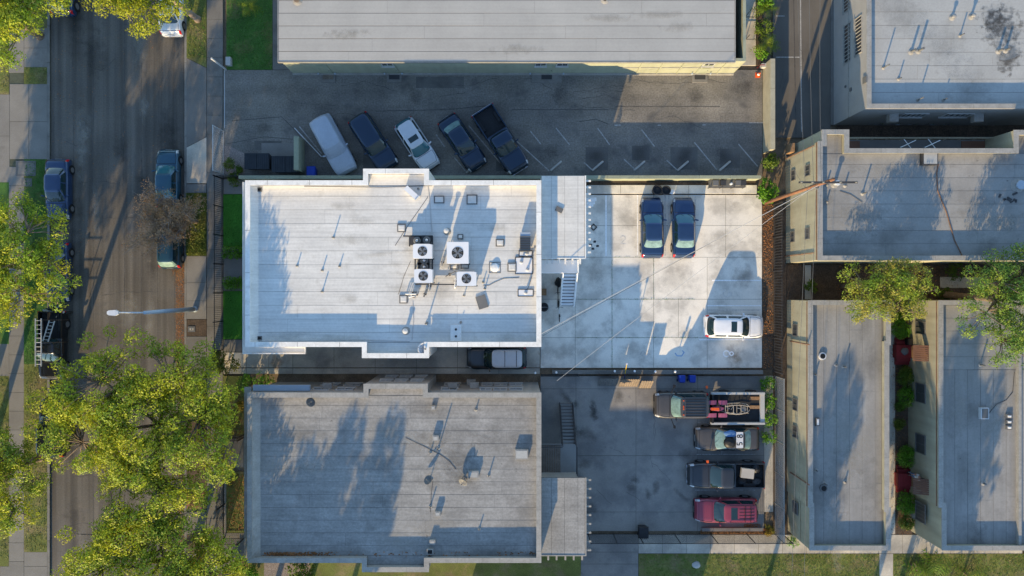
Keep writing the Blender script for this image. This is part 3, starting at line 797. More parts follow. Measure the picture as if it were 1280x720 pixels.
# ---- stairs (white steel stair of the centre building)
def staircase(name, label, xa, xb, y_top, y_bot, ztop, land, stepm, railm, flip=1, n=12, rail_h=1.0):
    """straight flight along Y. y_top/y_bot ground pixels; land=(x0,y0,x1,y1) landing in ground pixels"""
    t = thing(name, label, 'staircase', (GX((xa+xb)/2), (GY(y_top)+GY(y_bot))/2, 0))
    yt, yb = GY(y_top), GY(y_bot); x0, x1 = GX(xa), GX(xb)
    for i in range(n):
        f = (i+.5)/n; z = ztop*(1-(i+1)/(n+1)); y = yt+(yb-yt)*f; d = abs(yb-yt)/n*.74
        MB().box(x0+.05, x1-.05, y-d/2, y+d/2, z-.05, z).build('tread', stepm, t)
    for x in (x0, x1-.05):
        s = MB(); s.bar((x+.025, yt, ztop-.12), (x+.025, yb, .05), .05, .28); s.build('stringer', railm, t)
        r = MB(); r.tube((x+.025, yt, ztop+rail_h), (x+.025, yb, rail_h+.05), .03, n=6)
        r.tube((x+.025, yt, ztop+rail_h*.5), (x+.025, yb, rail_h*.5+.05), .018, n=6)
        for i in range(5):
            f = i/4; y = yt+(yb-yt)*f; z = ztop*(1-f); r.tube((x+.025,y,z-.05),(x+.025,y,z+rail_h+.04*(f)), .02, n=6)
        r.build('handrail', railm, t)
    sf = MB(); sf.add([(x0+.05,yt,ztop-.3),(x1-.05,yt,ztop-.3),(x1-.05,yb,-.0),(x0+.05,yb,-.0),(x0+.05,yt,ztop-.33),(x1-.05,yt,ztop-.33),(x1-.05,yb,-.03),(x0+.05,yb,-.03)],[(0,1,2,3),(7,6,5,4),(0,4,5,1),(2,6,7,3)]); sf.build('gap_shade_sheet','mid_grey',t)  # dark sheet added under the treads as shade in the open gaps
    lx0, ly0, lx1, ly1 = land
    X0, X1, Y0, Y1 = GX(lx0), GX(lx1), GY(ly1), GY(ly0)
    MB().box(X0, X1, Y0, Y1, ztop-.12, ztop).build('landing', stepm, t)
    p = MB()
    for (x,y) in ((X0+.1,Y0+.1),(X1-.1,Y0+.1),(X1-.1,Y1-.1)): p.box(x-.05,x+.05,y-.05,y+.05,-.02,ztop-.12)
    p.build('post', railm, t)
    return t, (X0,X1,Y0,Y1)
st, L_ = staircase('outdoor_staircase', 'white steel staircase going down beside the white building', 699.5, 717, 343, 382, 2.7, (671.5,327,718,342.5), 'stair_white', 'stair_white', n=10)
r = MB()
for a, b in (((L_[0],L_[2]+.02),(GX(699.5),L_[2]+.02)),((L_[1]-.03,L_[2]),(L_[1]-.03,L_[3]))):
    for z in (.5,1.0): r.tube((*a,2.7+z),(*b,2.7+z),.03,n=6)
    nn = 6
    for i in range(nn+1):
        f = i/nn; r.tube((a[0]+(b[0]-a[0])*f,a[1]+(b[1]-a[1])*f,2.7),(a[0]+(b[0]-a[0])*f,a[1]+(b[1]-a[1])*f,3.7),.018,n=6)
r.build('landing_rail', 'stair_white', st)

# ---- grey twin building below
pts = [(309.5,491.5),(455,491.5),(455,480.5),(534,480.5),(534,491.5),(676,491.5),(676,703),(535.5,703),(535.5,714.5),(453,714.5),(453,703),(309.5,703)]
poly = ipoly(pts, ZT)
gbld = thing('apartment_building', 'two storey apartment building with weathered grey roof below the white roofed one', 'building', P(490,600,0))
w, roof_g = shell(gbld, poly, ZT, ZD, 'stucco_grey', 'cap_grey', 'seam_grey')
bx = bounds(inset(poly, .26))
mainr2 = (bx[0], bx[1], P(0,703,ZT).y+.26, P(0,491.5,ZT).y-.26)
strips(roof_g, mainr2, ZD, 'x', .93, 'roof_grey', 31, cuts=(5,13), start=.2)
strips(roof_g, (P(455,0,ZT).x+.26, P(534,0,ZT).x-.26, P(0,491.5,ZT).y-.24, P(0,480.5,ZT).y-.26), ZD+.002, 'x', .8, 'roof_grey', 32)
strips(roof_g, (P(453,0,ZT).x+.26, P(535.5,0,ZT).x-.26, P(0,714.5,ZT).y+.26, P(0,703,ZT).y+.24), ZD+.002, 'x', .8, 'roof_grey', 33)
x0 = P(309.5,0,ZT).x+.3
MB().add([(x0,mainr2[2],ZT-.1),(x0,mainr2[3],ZT-.1),(x0+.42,mainr2[3],ZD+.016),(x0+.42,mainr2[2],ZD+.016),(x0,mainr2[2],ZD),(x0,mainr2[3],ZD)],
         [(0,3,2,1),(0,4,3),(1,2,5)]).build('parapet_cant', 'cap_grey', gbld)
yN = P(0,491.5,ZT).y
b = MB(); b.box(P(316,0,5.0).x, P(387,0,5.0).x, yN+.05, P(0,481.5,5.0).y, 4.75, 5.0); b.build('fascia_ledge', 'blue_grey', gbld)
b = MB(); b.box(P(305.2,0,5.05).x, P(309.5,0,ZT).x-.045, P(0,703,ZT).y, P(0,484,5.0).y, 4.8, 5.05); b.build('fascia_band', 'cap_grey', gbld)
for px, ww in ((561,1.2),(607,.9),(625,1.0),(645,1.0)):
    for z in (1.5, 4.0): window(gbld, (P(px,0,ZT-1.5).x, yN, z), (0,1), ww, .9, frame='window_frame')
for px in (400, 430):
    window(gbld, (P(px,0,ZT-1.5).x, yN, 1.5), (0,1), 1.3, .9); window(gbld, (P(px,0,ZT-1.5).x, yN, 3.9), (0,1), 1.3, .9)
yB = P(0,480.5,ZT).y
for px in (481, 500, 520):
    for z in (1.6, 3.9): window(gbld, (P(px,0,ZT-1.5).x, yB, z), (0,1), .9, .7)
for px, z in ((410,3.6),(566,3.4),(593,3.3),(589,1.6)):
    t = MB(); c = Vector((P(px,0,z).x, yN+.24, z)); t.obox(c, (.66,.44,.42)); a = t.build('wall_air_conditioner', 'cap_grey', gbld)
    MB().obox(c+Vector((0,.225,0)), (.56,.012,.32)).build('grille', 'mid_grey', a)
for py in (530, 575, 650):
    for z in (1.5, 3.9): window(gbld, (P(309.5,0,ZT).x, P(0,py,ZT).y, z), (-1,0), 1.8, 1.2)
yS = P(0,703,ZT).y
for px in (345,395,590,640):
    for z in (1.5,4.0): window(gbld, (P(px,0,ZT).x, yS, z), (0,-1), 1.5, 1.0)
for z in (1.5,4.0): window(gbld, (P(494,0,ZT).x, P(0,714.5,ZT).y, z), (0,-1), 2.2, 1.0)
for py in (520,560):
    for z in (1.5,4.0): window(gbld, (P(676,0,ZT).x, P(0,py,ZT).y, z), (1,0), 1.2, 1.0)
lower_roof(gbld, 676.5, 733, 597, 695, 'roof_grey', 'seam_grey', 'cap_grey', [601+11*i for i in range(9)], [685.5,696,707,717.5,728], 'stucco_grey', 41, (673,579,716,664))
st2, L_ = staircase('outdoor_staircase', 'dark grey concrete staircase behind the lower grey building', 699, 715.5, 545, 504, 2.7, (671.5,545.5,716.5,580), 'grey_paint', 'dark_grey')
r = MB()
for a, b in (((L_[0],L_[3]-.02),(GX(699),L_[3]-.02)),((L_[1]-.03,L_[2]),(L_[1]-.03,L_[3]))):
    for z in (.5,1.0): r.tube((*a,2.7+z),(*b,2.7+z),.03,n=6)
r.build('landing_rail', 'dark_grey', st2)
# slatted landing floor
for i in range(12):
    x = L_[0]+.1+i*.135
    MB().box(x, x+.09, L_[2]+.05, L_[3]-.05, 2.705, 2.74).build('floor_slat', 'old_wood', st2)

# ---- long low building at the top
ZN = 3.3
a = P(347, 78, ZN); c = P(919.5, -75, ZN)
tb = thing('apartment_building', 'long low building at the top edge with pale strip roof and pale green front', 'building', (P(640,0,0).x, 20, 0))
yF = GY(92.3)
q = [(GX(367), yF), (GX(916), yF), (GX(916), c.y-.3), (GX(367), c.y-.3)]
MB().ring(q, inset(q, .22), -.05, ZN-.2).build('wall', 'stucco_green', tb)
r = MB().box(a.x, c.x, a.y, c.y, ZN-.2, ZN-.02).build('roof', 'seam_top', tb)
strips(r, (a.x+.07, c.x-.07, a.y+.07, c.y-.05), ZN-.02, 'x', .965, 'roof_top', 51, gap=.04, cuts=(7,17), start=.2)
e = MB(); e.box(a.x, c.x, a.y, a.y+.06, ZN-.02, ZN+.02); e.box(a.x, a.x+.06, a.y+.063, c.y, ZN-.02, ZN+.02); e.box(c.x-.06, c.x, a.y+.063, c.y, ZN-.02, ZN+.02); e.build('edge_trim', 'cap_grey', tb)
MB().box(q[0][0]-.02, q[1][0]+.02, yF-.12, yF-.003, -.02, .22).build('wall_base', 'cap_grey', tb)
# bays of the sunlit end: pilasters and a string course
for px in (795,820,845,870,895):
    MB().box(GX(px)-.05, GX(px)+.05, yF-.06, yF-.002, .24, ZN-.21).build('pilaster', 'stucco_green', tb)
MB().box(GX(768), GX(915), yF-.05, yF-.001, 1.55, 1.66).build('string_course', 'cap_grey', tb)
for px0, px1 in ((402,419),(484,502),(664.5,702),(865,884)):
    xm = GX((px0+px1)/2); wd = GX(px1)-GX(px0)
    ds = MB().box(GX(px0), GX(px1), GY(103.5), yF-.13, -.02, .1).build('doorstep', 'kerb_concrete', tb)
    dd = MB().box(xm-.45, xm+.45, yF-.05, yF-.004, .23, 2.2).build('door', 'green_wall', tb)
    MB().lathe([(.03,0),(.05,.04)], (xm+.34, yF-.09, 1.05), 8).build('handle', 'chrome', dd)
    MB().obox((xm, GY(96.5), .115), (.85, .42, .025)).build('door_mat', 'old_wood' if px0 == 402 else 'dark_grey', ds)
    for s in (-1, 1):
        MB().lathe([(.05,0),(.08,.06),(.05,.2)], (xm+s*(wd/2+.12), yF-.14, .42), 8).build('wall_lamp', 'blue_grey', tb)
for px in (484, 676, 703, 886): window(tb, (onwall_y(yF, px, 80).x, yF, 2.35), (0,-1), .9, .7)

# ---- building in the upper right corner
zt, zd = 5.2, 4.7
pts = [(1084,-120),(1400,-120),(1400,135),(1084,135)]
poly = ipoly(pts, zt)
ub = thing('apartment_building', 'pale grey building with stained white roof in the upper right corner', 'building', P(1200,60,0))
w, r = shell(ub, poly, zt, zd, 'stucco_pale', 'cap_grey', 'seam_grey')
strips(r, shrink(bounds(inset(poly,.26)), .02), zd, 'x', .99, 'roof_pale', 61, cuts=(4,9))
xw = poly[3][0]; yw = poly[2][1]
MB().box(xw-.04, xw-.002, poly[0][1]*0+yw, poly[0][1], 2.4, 2.5).build('floor_band', 'cap_grey', ub)
for px, pa, pb in ((1059,-30,14),(1059.5,30,78),(1079,17,64)):
    ca = onwall_x(xw, px, (pa+pb)/2); wd = abs(onwall_x(xw, px, pa).y-onwall_x(xw, px, pb).y)
    window(ub, (xw, ca.y, min(ca.z, 4.0)), (-1,0), wd, 1.0, bars=9, frame='cap_grey', fw=.04)
for px, py, s in ((1064,112,.25),(1057.5,108,.15),(1082,100,.5)):
    ca = onwall_x(xw, px, py); MB().obox((xw-.05, ca.y, ca.z), (.1,s,s)).build('wall_box', 'mid_grey', ub)
for px0, px1 in ((1120,1150),(1172,1206)):
    x0_, x1_ = P(px0,0,2.5).x, P(px1,0,2.5).x
    window(ub, ((x0_+x1_)/2, yw, 3.2), (0,-1) , x1_-x0_, 1.0, bars=4)
for px in (1112, 1217):
    x_ = P(px,0,3).x; MB().obox((x_, yw-.3, 3.4), (.7,.6,.45)).build('wall_air_conditioner', 'cap_grey', ub)

# ---- cream building
zt, zd = 5.8, 5.25
pts = [(1023,325),(1023,177),(1028,177),(1028,162.5),(1061,162.5),(1061,186),(1268,186),(1268,163),(1420,163),(1420,325)]
poly = ipoly(pts, zt)
cb = thing('apartment_building', 'cream two storey building with grey roof crossed by tree shadows on the right', 'building', P(1150,250,0))
w, r = shell(cb, poly, zt, zd, 'stucco_cream', 'cap_grey', 'seam_grey')
strips(r, (P(1023,0,zt).x+.26, P(1420,0,zt).x-.26, P(0,325,zt).y+.26, P(0,186,zt).y-.26), zd, 'x', .96, 'roof_cool', 71, cuts=(5,12))
strips(r, (P(1028,0,zt).x+.26, P(1061,0,zt).x-.26, P(0,186,zt).y-.22, P(0,162.5,zt).y-.26), zd+.002, 'y', .9, 'roof_cool', 72)
xw = P(1023,0,zt).x
for px, py in ((1010,213),(1009.5,292),(992,219),(991,296)):
    ca = onwall_x(xw, px, py); window(cb, (xw, ca.y, ca.z), (-1,0), .85, .75, glass='screen_win', frame='mid_grey', sill=False)
for py in (190, 318):
    b = MB(); ca = onwall_x(xw, 1001, py)
    b.tube((xw-.06, ca.y, 0), (xw-.06, ca.y, 5.2), .04, n=6); b.build('downpipe', 'rust_edge', cb)
b = MB(); b.box(xw-.05, xw-.002, P(0,325,zt).y, P(0,177,zt).y, 5.5, 5.6); b.build('edge_flashing', 'rust_edge', cb)
b = MB(); b.box(xw-.03, xw-.001, P(0,325,zt).y, P(0,180,zt).y, 2.75, 2.83); b.build('floor_band', 'stucco_cream', cb)
ca = onwall_x(xw, 992, 190); MB().obox((xw-.2, ca.y+.3, 1.3), (.36,.7,.9)).build('meter_box', 'wood', cb)
# balconies in the recess: brown deck and pale rails
yR = P(0,186,zt).y
b = MB(); b.box(P(1062,0,4).x, P(1266,0,4).x, yR+.01, yR+1.3, 2.6, 2.75); dk = b.build('balcony_floor', 'mid_grey', cb)
b = MB()
for z in (3.3, 3.7): b.tube((P(1062,0,4).x, yR+1.28, z), (P(1266,0,4).x, yR+1.28, z), .03, n=6)
for i in range(12):
    x = P(1062,0,4).x + i*(P(1266,0,4).x-P(1062,0,4).x)/11; b.tube((x,yR+1.28,2.75),(x,yR+1.28,3.7),.02,n=6)
b.build('balcony_rail', 'block_wall', cb)
for x0_, x1_ in ((1064,1085),(1215,1245)):
    MB().obox(((P(x0_,0,4).x+P(x1_,0,4).x)/2, yR+.65, 2.78), (P(x1_,0,4).x-P(x0_,0,4).x, 1.1, .05)).build('balcony_deck', 'awning_brown', cb)

# ---- lower right buildings
def lr(label, pts, zt, zd, seed, cen):
    poly = ipoly(pts, zt)
    t = thing('bungalow_row', label, 'building', P(*cen, 0))
    w, r = shell(t, poly, zt, zd, 'stucco_cream', 'cap_grey', 'seam_grey')
    return t, r, poly
zt, zd = 4.0, 3.5
b1, r1, poly = lr('cream walled building with long vertical roof strips beside the red porches', [(1011,376),(1113,376),(1113,431),(1111,431),(1111,635),(1113,635),(1113,687.5),(1012.5,687.5),(1012.5,634),(1011,634)], zt, zd, 81, (1060,530))
strips(r1, (P(1012.5,0,zt).x+.27, P(1111,0,zt).x-.27, P(0,687.5,zt).y+.27, P(0,376,zt).y-.27), zd, 'y', .97, 'roof_cool_v', 81, cuts=(7,13))
xw = P(1011,0,zt).x
for px, py in ((993,412.5),(995,506),(995,540),(995,635)):
    ca = onwall_x(xw, px, py); window(b1, (xw, ca.y, 1.6), (-1,0), .95, .9, bars=1, split='v', glass='screen_win', frame='mid_grey', sill=False)
MB().box(xw-.03, xw-.001, P(0,686,zt).y, P(0,377,zt).y, 2.35, 2.42).build('wall_band', 'stucco_cream', b1)
MB().box(xw-.045, xw-.002, P(0,634,zt).y, P(0,377,zt).y, zt-.32, zt-.24).build('edge_flashing', 'rust_edge', b1)
b2, r2, poly = lr('cream walled building with grey roof in the lower right corner', [(1174,376),(1420,376),(1420,687.5),(1178,687.5),(1178,634),(1174,634)], zt, zd, 91, (1250,530))
strips(r2, (P(1178,0,zt).x+.27, P(1420,0,zt).x-.27, P(0,376,zt).y-5.2, P(0,376,zt).y-.27), zd, 'x', .97, 'roof_cool', 91, cuts=(6,13))
strips(r2, (P(1178,0,zt).x+.27, P(1420,0,zt).x-.27, P(0,687.5,zt).y+.27, P(0,376,zt).y-5.22), zd, 'y', .97, 'roof_cool_v', 92, cuts=(7,13))
xw2 = P(1174,0,zt).x
for px, py, hh in ((1153,410,1.0),(1154,492,1.2),(1154.5,556,1.2),(1156,643,1.2)):
    ca = onwall_x(xw2, px, py); window(b2, (xw2, ca.y, 1.7), (-1,0), 1.5 if py > 450 else 1.0, 1.3, bars=1 if py < 600 else 4, glass='screen_win', frame='mid_grey', sill=False)
MB().box(xw2-.045, xw2-.002, P(0,634,zt).y, P(0,377,zt).y, zt-.32, zt-.24).build('edge_flashing', 'rust_edge', b2)
# a raised curb line on the right building's roof
x_ = P(1271,0,zd+.1).x
MB().box(x_, x_+.22, P(0,686,zd).y+.3, P(0,440,zd).y, zd+.016, zd+.3).build('roof_divider', 'cap_grey', b2)

# ---- building south of the frame: only its long shadow shows, over the lower court
sb = thing('apartment_building','two storey building south of the frame whose shadow covers the lower court','building',(GX(690),GY(900),0))
q = [(GX(560),GY(822)),(GX(798),GY(822)),(GX(798),GY(990)),(GX(560),GY(990))]
w, r = shell(sb, q, 5.8, 5.3, 'stucco_grey', 'cap_grey', 'seam_grey')
strips(r, shrink(bounds(inset(q,.26)),.02), 5.3, 'x', .98, 'roof_grey', 131, cuts=(6,12))
for px in (600,660,720,770):
    for z in (1.5,4.1): window(sb, (GX(px),GY(822),z), (0,1), 1.4, 1.0)

# ponding dirt and walked-in grime on the roofs
rs = random.Random(55)
for x,y,rx,ry,m in ((1242,22,1.5,1.6,'film_dark'),(1262,70,1.3,2.0,'film_dark'),(1252,35,2.2,2.4,'film_dark'),(1180,60,3.2,2.2,'film_soot'),(1130,20,3.5,2.0,'film_soot'),(1215,110,3.4,2.,'film_soot')): blot(None,x,y,4.724,rx,ry,m,rs.uniform(0,3))
for k in range(12): blot(None,rs.uniform(345,650),rs.uniform(245,400),5.226+.001*k,rs.uniform(.9,2.6),rs.uniform(.25,.6),'film_grime',rs.uniform(-.2,.2))
for x,y,rx,ry in ((360,421,2.6,.5),(550,365,1.6,1.2),(535,310,1.3,1.5),(655,330,1.2,2.0),(420,423,3.,.4),(640,422,2.2,.5)): blot(None,x,y,5.24,rx,ry,'film_grime')
for k in range(16): blot(None,rs.uniform(330,655),rs.uniform(505,690),5.226+.001*k,rs.uniform(1.6,4.4),rs.uniform(.6,1.6),('film_soot','film_pale')[k%3 == 0],rs.uniform(-.15,.15))
for k in range(10): blot(None,rs.uniform(1050,1260),rs.uniform(205,315),5.28+.001*k,rs.uniform(1.4,3.4),rs.uniform(.7,1.6),('film_soot','film_pale')[k%2],rs.uniform(-.3,.3))
for k in range(9): blot(None,rs.uniform(1022,1102),rs.uniform(390,675),3.53+.001*k,rs.uniform(.7,1.5),rs.uniform(1.4,3.4),('film_soot','film_pale')[k%2],rs.uniform(-.2,.2))
for k in range(8): blot(None,rs.uniform(1190,1262),rs.uniform(440,675),3.53+.001*k,rs.uniform(.7,1.5),rs.uniform(1.4,3.4),('film_soot','film_pale')[k%2],rs.uniform(-.2,.2))
for k in range(6): blot(None,rs.uniform(380,890),rs.uniform(8,70),3.305+.001*k,rs.uniform(1.2,3),rs.uniform(.3,.6),'film_pale')
# oil and tyre dirt on the paving
for x,y in ((745,195),(800,192),(855,196),(905,196),(690,190),(450,200),(630,200),(330,160),(520,120),(700,120),(870,120),(930,110)): blot(None,x,y,.006,rs.uniform(.7,1.6),rs.uniform(.6,1.3),'film_oil',rs.uniform(0,3))
for k in range(16): blot(None,rs.uniform(690,860),rs.uniform(490,655),.008+.0005*k,rs.uniform(.4,1.6),rs.uniform(.3,1.0),'film_oil',rs.uniform(0,3))
for x,y,rx,ry,m in ((918,445,1.0,1.4,'film_rust'),(905,300,1.8,1.5,'film_grime'),(840,350,2.2,1.6,'film_grime'),(745,340,2.0,1.6,'film_grime'),(790,440,2.4,1.0,'film_grime'),(735,440,1.8,1.2,'film_grime'),(930,345,1.4,1.2,'film_oil'),(780,270,1.6,1.8,'film_grime'),(925,260,1.4,.8,'film_grime'),(860,420,1.5,.8,'film_grime'),(690,400,1.0,1.4,'film_grime'),(700,440,1.6,.8,'film_grime'),(346,452,1.0,.8,'film_rust'),(420,446,3.,.6,'film_grime'),(520,448,3.,.6,'film_grime')): blot(None,x,y,.009,rx,ry,m,rs.uniform(0,.6))
for k in range(26): blot(None,rs.uniform(72,222),rs.uniform(-10,720),-.113+.0003*k,rs.uniform(.5,1.3),rs.uniform(1.0,4.),('film_oil','film_pale')[k%2],rs.uniform(-.06,.06))
for y in (340,390,440,480): blot(None,224,y,-.112,.7,2.6,'film_rust')
# ------------------------------------------------------------------ roof equipment
ZR = ZD + .016
def vent_pipe(px, py, z, h, label, r=.04, mat='mid_grey', base=True, capd=False, group=None):
    t = thing('vent_pipe', label, 'vent pipe', P(px, py, z), group=group)
    MB().tube((0,0,0),(0,0,h), r, n=10).build('pipe', mat, t, local=True)
    if base: MB().lathe([(r*2.6,0),(r*2.4,.02),(r*1.3,.08)], (0,0,0), 12).build('flashing', 'cap_grey', t, local=True)
    if capd: MB().lathe([(r*1.2,h-.02),(r*1.7,h+.02),(r*1.6,h+.05),(r*.4,h+.08)], (0,0,0), 12).build('cap', mat, t, local=True)
    return t
def box_vent(px, py, z, w, d, h, label, mat='cap_white', inner='mid_grey', rz=0., dome=True):
    t = thing('roof_hatch', label, 'roof vent', P(px, py, z), rz)
    q = [(-w/2,-d/2),(w/2,-d/2),(w/2,d/2),(-w/2,d/2)]
    MB().ring(q, inset(q, .06), 0, h).build('curb', inner, t, local=True)
    b = MB(); i = inset(q, .07)
    if dome: b.loft([[(x,y,h*.6) for x,y in i],[(x*.94,y*.94,h+.012) for x,y in i],[(x*.55,y*.55,h+.025) for x,y in i]])
    else: b.prism(i, h*.5, h+.01)
    b.build('lid', mat, t, local=True)
    return t
def dish(px, py, z, label, r=.4, az=0., el=.6, mat='light_metal', mast=.32, group=None):
    t = thing('satellite_dish', label, 'satellite dish', P(px, py, z), az, group=group)
    MB().tube((0,0,0),(0,0,mast), .03, n=8).build('mast', 'galv', t, local=True)
    m = Matrix.Rotation(el, 3, 'Y')
    prof = [(r*.05,0.0),(r*.4,.02),(r*.75,.075),(r,.14),(r*.98,.155),(r*.73,.09),(r*.38,.035),(r*.05,.015)]
    MB().lathe(prof, (.04,0,mast), 20, m).build('reflector', mat, t, smooth=True, local=True)
    b = MB(); tip = Vector((.04,0,mast)) + m @ Vector((0,0,r*1.1))
    b.bar(Vector((.04,0,mast)) + m @ Vector((-r*.9,0,.13)), tip, .03, .03); b.obox(tip, (.12,.08,.08), m); b.build('feed_arm', 'mid_grey', t, local=True)
    MB().obox((0,0,.02), (.3,.3,.04)).build('foot', 'mid_grey', t, local=True)
    return t
def ac_unit(px, py, w, d, h, label, stand=.28, fan=.3, mat='white_metal', z=ZR):
    t = thing('air_conditioner', label, 'air conditioner', P(px, py, z+h+stand) * 1.0)
    t.location.z = z
    q = [(-w/2,-d/2),(w/2,-d/2),(w/2,d/2),(-w/2,d/2)]
    for sx in (-1,1):
        for sy in (-1,1): MB().box(sx*w*.42-.04, sx*w*.42+.04, sy*d*.42-.04, sy*d*.42+.04, 0, stand).build('leg', 'dark_grey', t, local=True)
    MB().box(-w/2-.06, w/2+.06, -d/2-.05, -d/2+.05, stand-.1, stand-.002).build('stand_rail', 'dark_grey', t, local=True)
    c = MB(); c.prism(q, stand, stand+h-.05)
    cab = c.build('cabinet', mat, t, local=True)
    for s in (-1,1):
        for k in range(7):
            zz = stand+.12+k*(h-.25)/7
            MB().box(-w*.42, w*.42, s*(d/2+.004)-.006, s*(d/2+.004)+.006, zz, zz+.045).build('louvre', 'light_metal', cab, local=True)
    # top plate with a round fan opening
    n = 32; ring_o = []; ring_i = []
    for k in range(n):
        a = 2*math.pi*k/n; ca, sa = math.cos(a), math.sin(a); s = 1/max(abs(ca)/(w/2+.02), abs(sa)/(d/2+.02))
        ring_o.append((ca*s, sa*s)); ring_i.append((ca*fan, sa*fan))
    MB().ring(ring_o, ring_i, stand+h-.05, stand+h).build('top_plate', mat, t, local=True)
    MB().lathe([(fan*.99, stand+h-.047),(fan*.99, stand+h-.044)], (0,0,0), 28).build('fan_well', 'car_gap', t, local=True)
    g = MB()
    for rr_ in (fan*.97, fan*.66, fan*.38):
        pts = [(rr_*math.cos(2*math.pi*k/24), rr_*math.sin(2*math.pi*k/24), stand+h+.012) for k in range(25)]
        g.ptube(pts, .009, 4, False)
    for k in range(8):
        a = k*math.pi/4; g.tube((0,0,stand+h+.012),(fan*math.cos(a),fan*math.sin(a),stand+h+.012), .008, n=4)
    g.build('fan_guard', 'mid_grey', t, local=True)
    for k in range(4):
        a = k*math.pi/2+.5; f = MB()
        f.add([(fan*.15*math.cos(a),fan*.15*math.sin(a),stand+h-.03),(fan*.92*math.cos(a-.1),fan*.92*math.sin(a-.1),stand+h-.015),(fan*.92*math.cos(a+.65),fan*.92*math.sin(a+.65),stand+h-.035),(fan*.2*math.cos(a+.9),fan*.2*math.sin(a+.9),stand+h-.038)], [(0,1,2,3),(3,2,1,0)])
        f.build('fan_blade', 'galv', t, local=True)
    MB().lathe([(fan*.2, stand+h-.03),(fan*.18, stand+h+.005)], (0,0,0), 14).build('fan_hub', 'galv', t, local=True)
    return t
ac_unit(572,316,1.5,1.5,1.1,'largest white rooftop air conditioner, alone to the right of the fan column', .3, .42)
ac_unit(528,314,1.3,1.0,1.0,'white air conditioner second from the top of the left column of units', .35, .34)
ac_unit(529,345,1.25,.95,1.0,'white air conditioner at the bottom of the left column of units', .35, .34)
ac_unit(583,348.5,1.35,.98,1.0,'white air conditioner standing lower right of the group on the white roof', .35, .34)
# small round exhaust fans on a dark frame between the units
for i, (px, py) in enumerate(((521,301.5),(533,301),(530,326),(530,334))):
    t = thing('exhaust_fan', ['left one of the two small exhaust fans at the top of the unit column','right one of the two small exhaust fans at the top of the unit column','upper small chrome fan between the two column units','lower small chrome fan between the two column units'][i], 'exhaust fan', P(px,py,ZR))
    MB().box(-.4,.4,-.3,.3,0,.5).build('housing', 'dark_grey', t, local=True)
    MB().lathe([(.26,.5),(.28,.62),(.2,.66)], (.1,0,0), 16).build('cowl', 'mid_grey', t, local=True)
    MB().lathe([(.09,.66),(.13,.72),(.05,.8)], (.1,0,0), 12).build('motor_cap', 'chrome', t, local=True, smooth=True)
fr = thing('equipment_frame', 'dark steel frame carrying the column of rooftop units', 'frame', P(528,330,ZR))
for (x0,y0,x1,y1) in ((504,295,541,295),(520,295,520,310),(519,322,519,338),(540.5,295,540.5,345),(519,338,541,338),(520,355.5,572,355.5),(512,296,512,308)):
    MB().bar(P(x0,y0,ZR+.25), P(x1,y1,ZR+.25), .09, .09).build('rail', 'dark_grey', fr)
for (x,y) in ((505,295),(540.5,296),(519,338),(541,345),(520,355.5),(571,355.5)):
    a = P(x,y,ZR); MB().tube(a, a+Vector((0,0,.28)), .04, n=6).build('foot', 'dark_grey', fr)
# clutter of ducts and refrigerant lines under the units
rq = random.Random(77)
for k in range(9):
    x_, y_ = (518+rq.uniform(0,24), 358+rq.uniform(0,15)) if k < 6 else (548+rq.uniform(0,22), 330+rq.uniform(0,22))
    c_ = P(x_, y_, ZR); t = thing('pipe_elbow', ['bent refrigerant pipe highest in the clutter under the unit column','bent pipe second in the clutter under the unit column','bent pipe third in the clutter under the unit column','bent pipe fourth in the clutter under the unit column','bent pipe fifth in the clutter under the unit column','bent pipe last in the clutter under the unit column','bent conduit left of the lower right unit','bent conduit between the two right units','bent conduit just above the lower right unit'][k], 'pipe', c_, rq.uniform(0,6.28), 'bent pipes under the units')
    l = rq.uniform(.35,.8); MB().ptube([(0,0,0),(0,0,.22),(.06,0,.3),(l,0,.3),(l+.05,0,.24),(l+.05,0,0)], .035 if k % 2 else .05, 7).build('pipe', ('galv','mid_grey','cap_white')[k%3], t, local=True)
    MB().box(l*.4-.06,l*.4+.06,-.1,.1,0,.25).build('support','old_wood' if k % 2 else 'dark_grey',t,local=True)
# vent pipes on the white roof
vl = [(417,297,.47,'tallest thin vent pipe on the open left half of the white roof'),(371.5,332.5,.28,'leftmost thin vent pipe in the row of three on the white roof'),(403,338,.32,'middle thin vent pipe in the row of three on the white roof'),(424.5,333,.26,'right thin vent pipe in the row of three on the white roof'),
      (403,364.5,.42,'thin vent pipe with white foot below the row of three'),(606,361,.3,'short vent pipe right of the lower air conditioner'),(604,353,.24,'smallest vent pipe right of the lower air conditioner'),(580,369.5,.22,'stubby vent pipe under the lower air conditioner'),(523,216+20,.3,'short vent pipe by the white duct near the top parapet'),(576,403,.25,'thin vent pipe above the blue hatch panel')]
for x,y,h,lab in vl: vent_pipe(x,y,ZR,h,lab)
vent_pipe(559,289.5,ZR,.75,'broad white capped vent above the large air conditioner', .11, 'roof_white', capd=True)
vent_pipe(507.5,413.5,ZR,.42,'white square capped vent near the lower parapet of the white roof', .12, 'roof_white', capd=True)
vent_pipe(533.5,404,ZR,.85,'tall bent vent stack near the bottom bay of the white roof', .05)
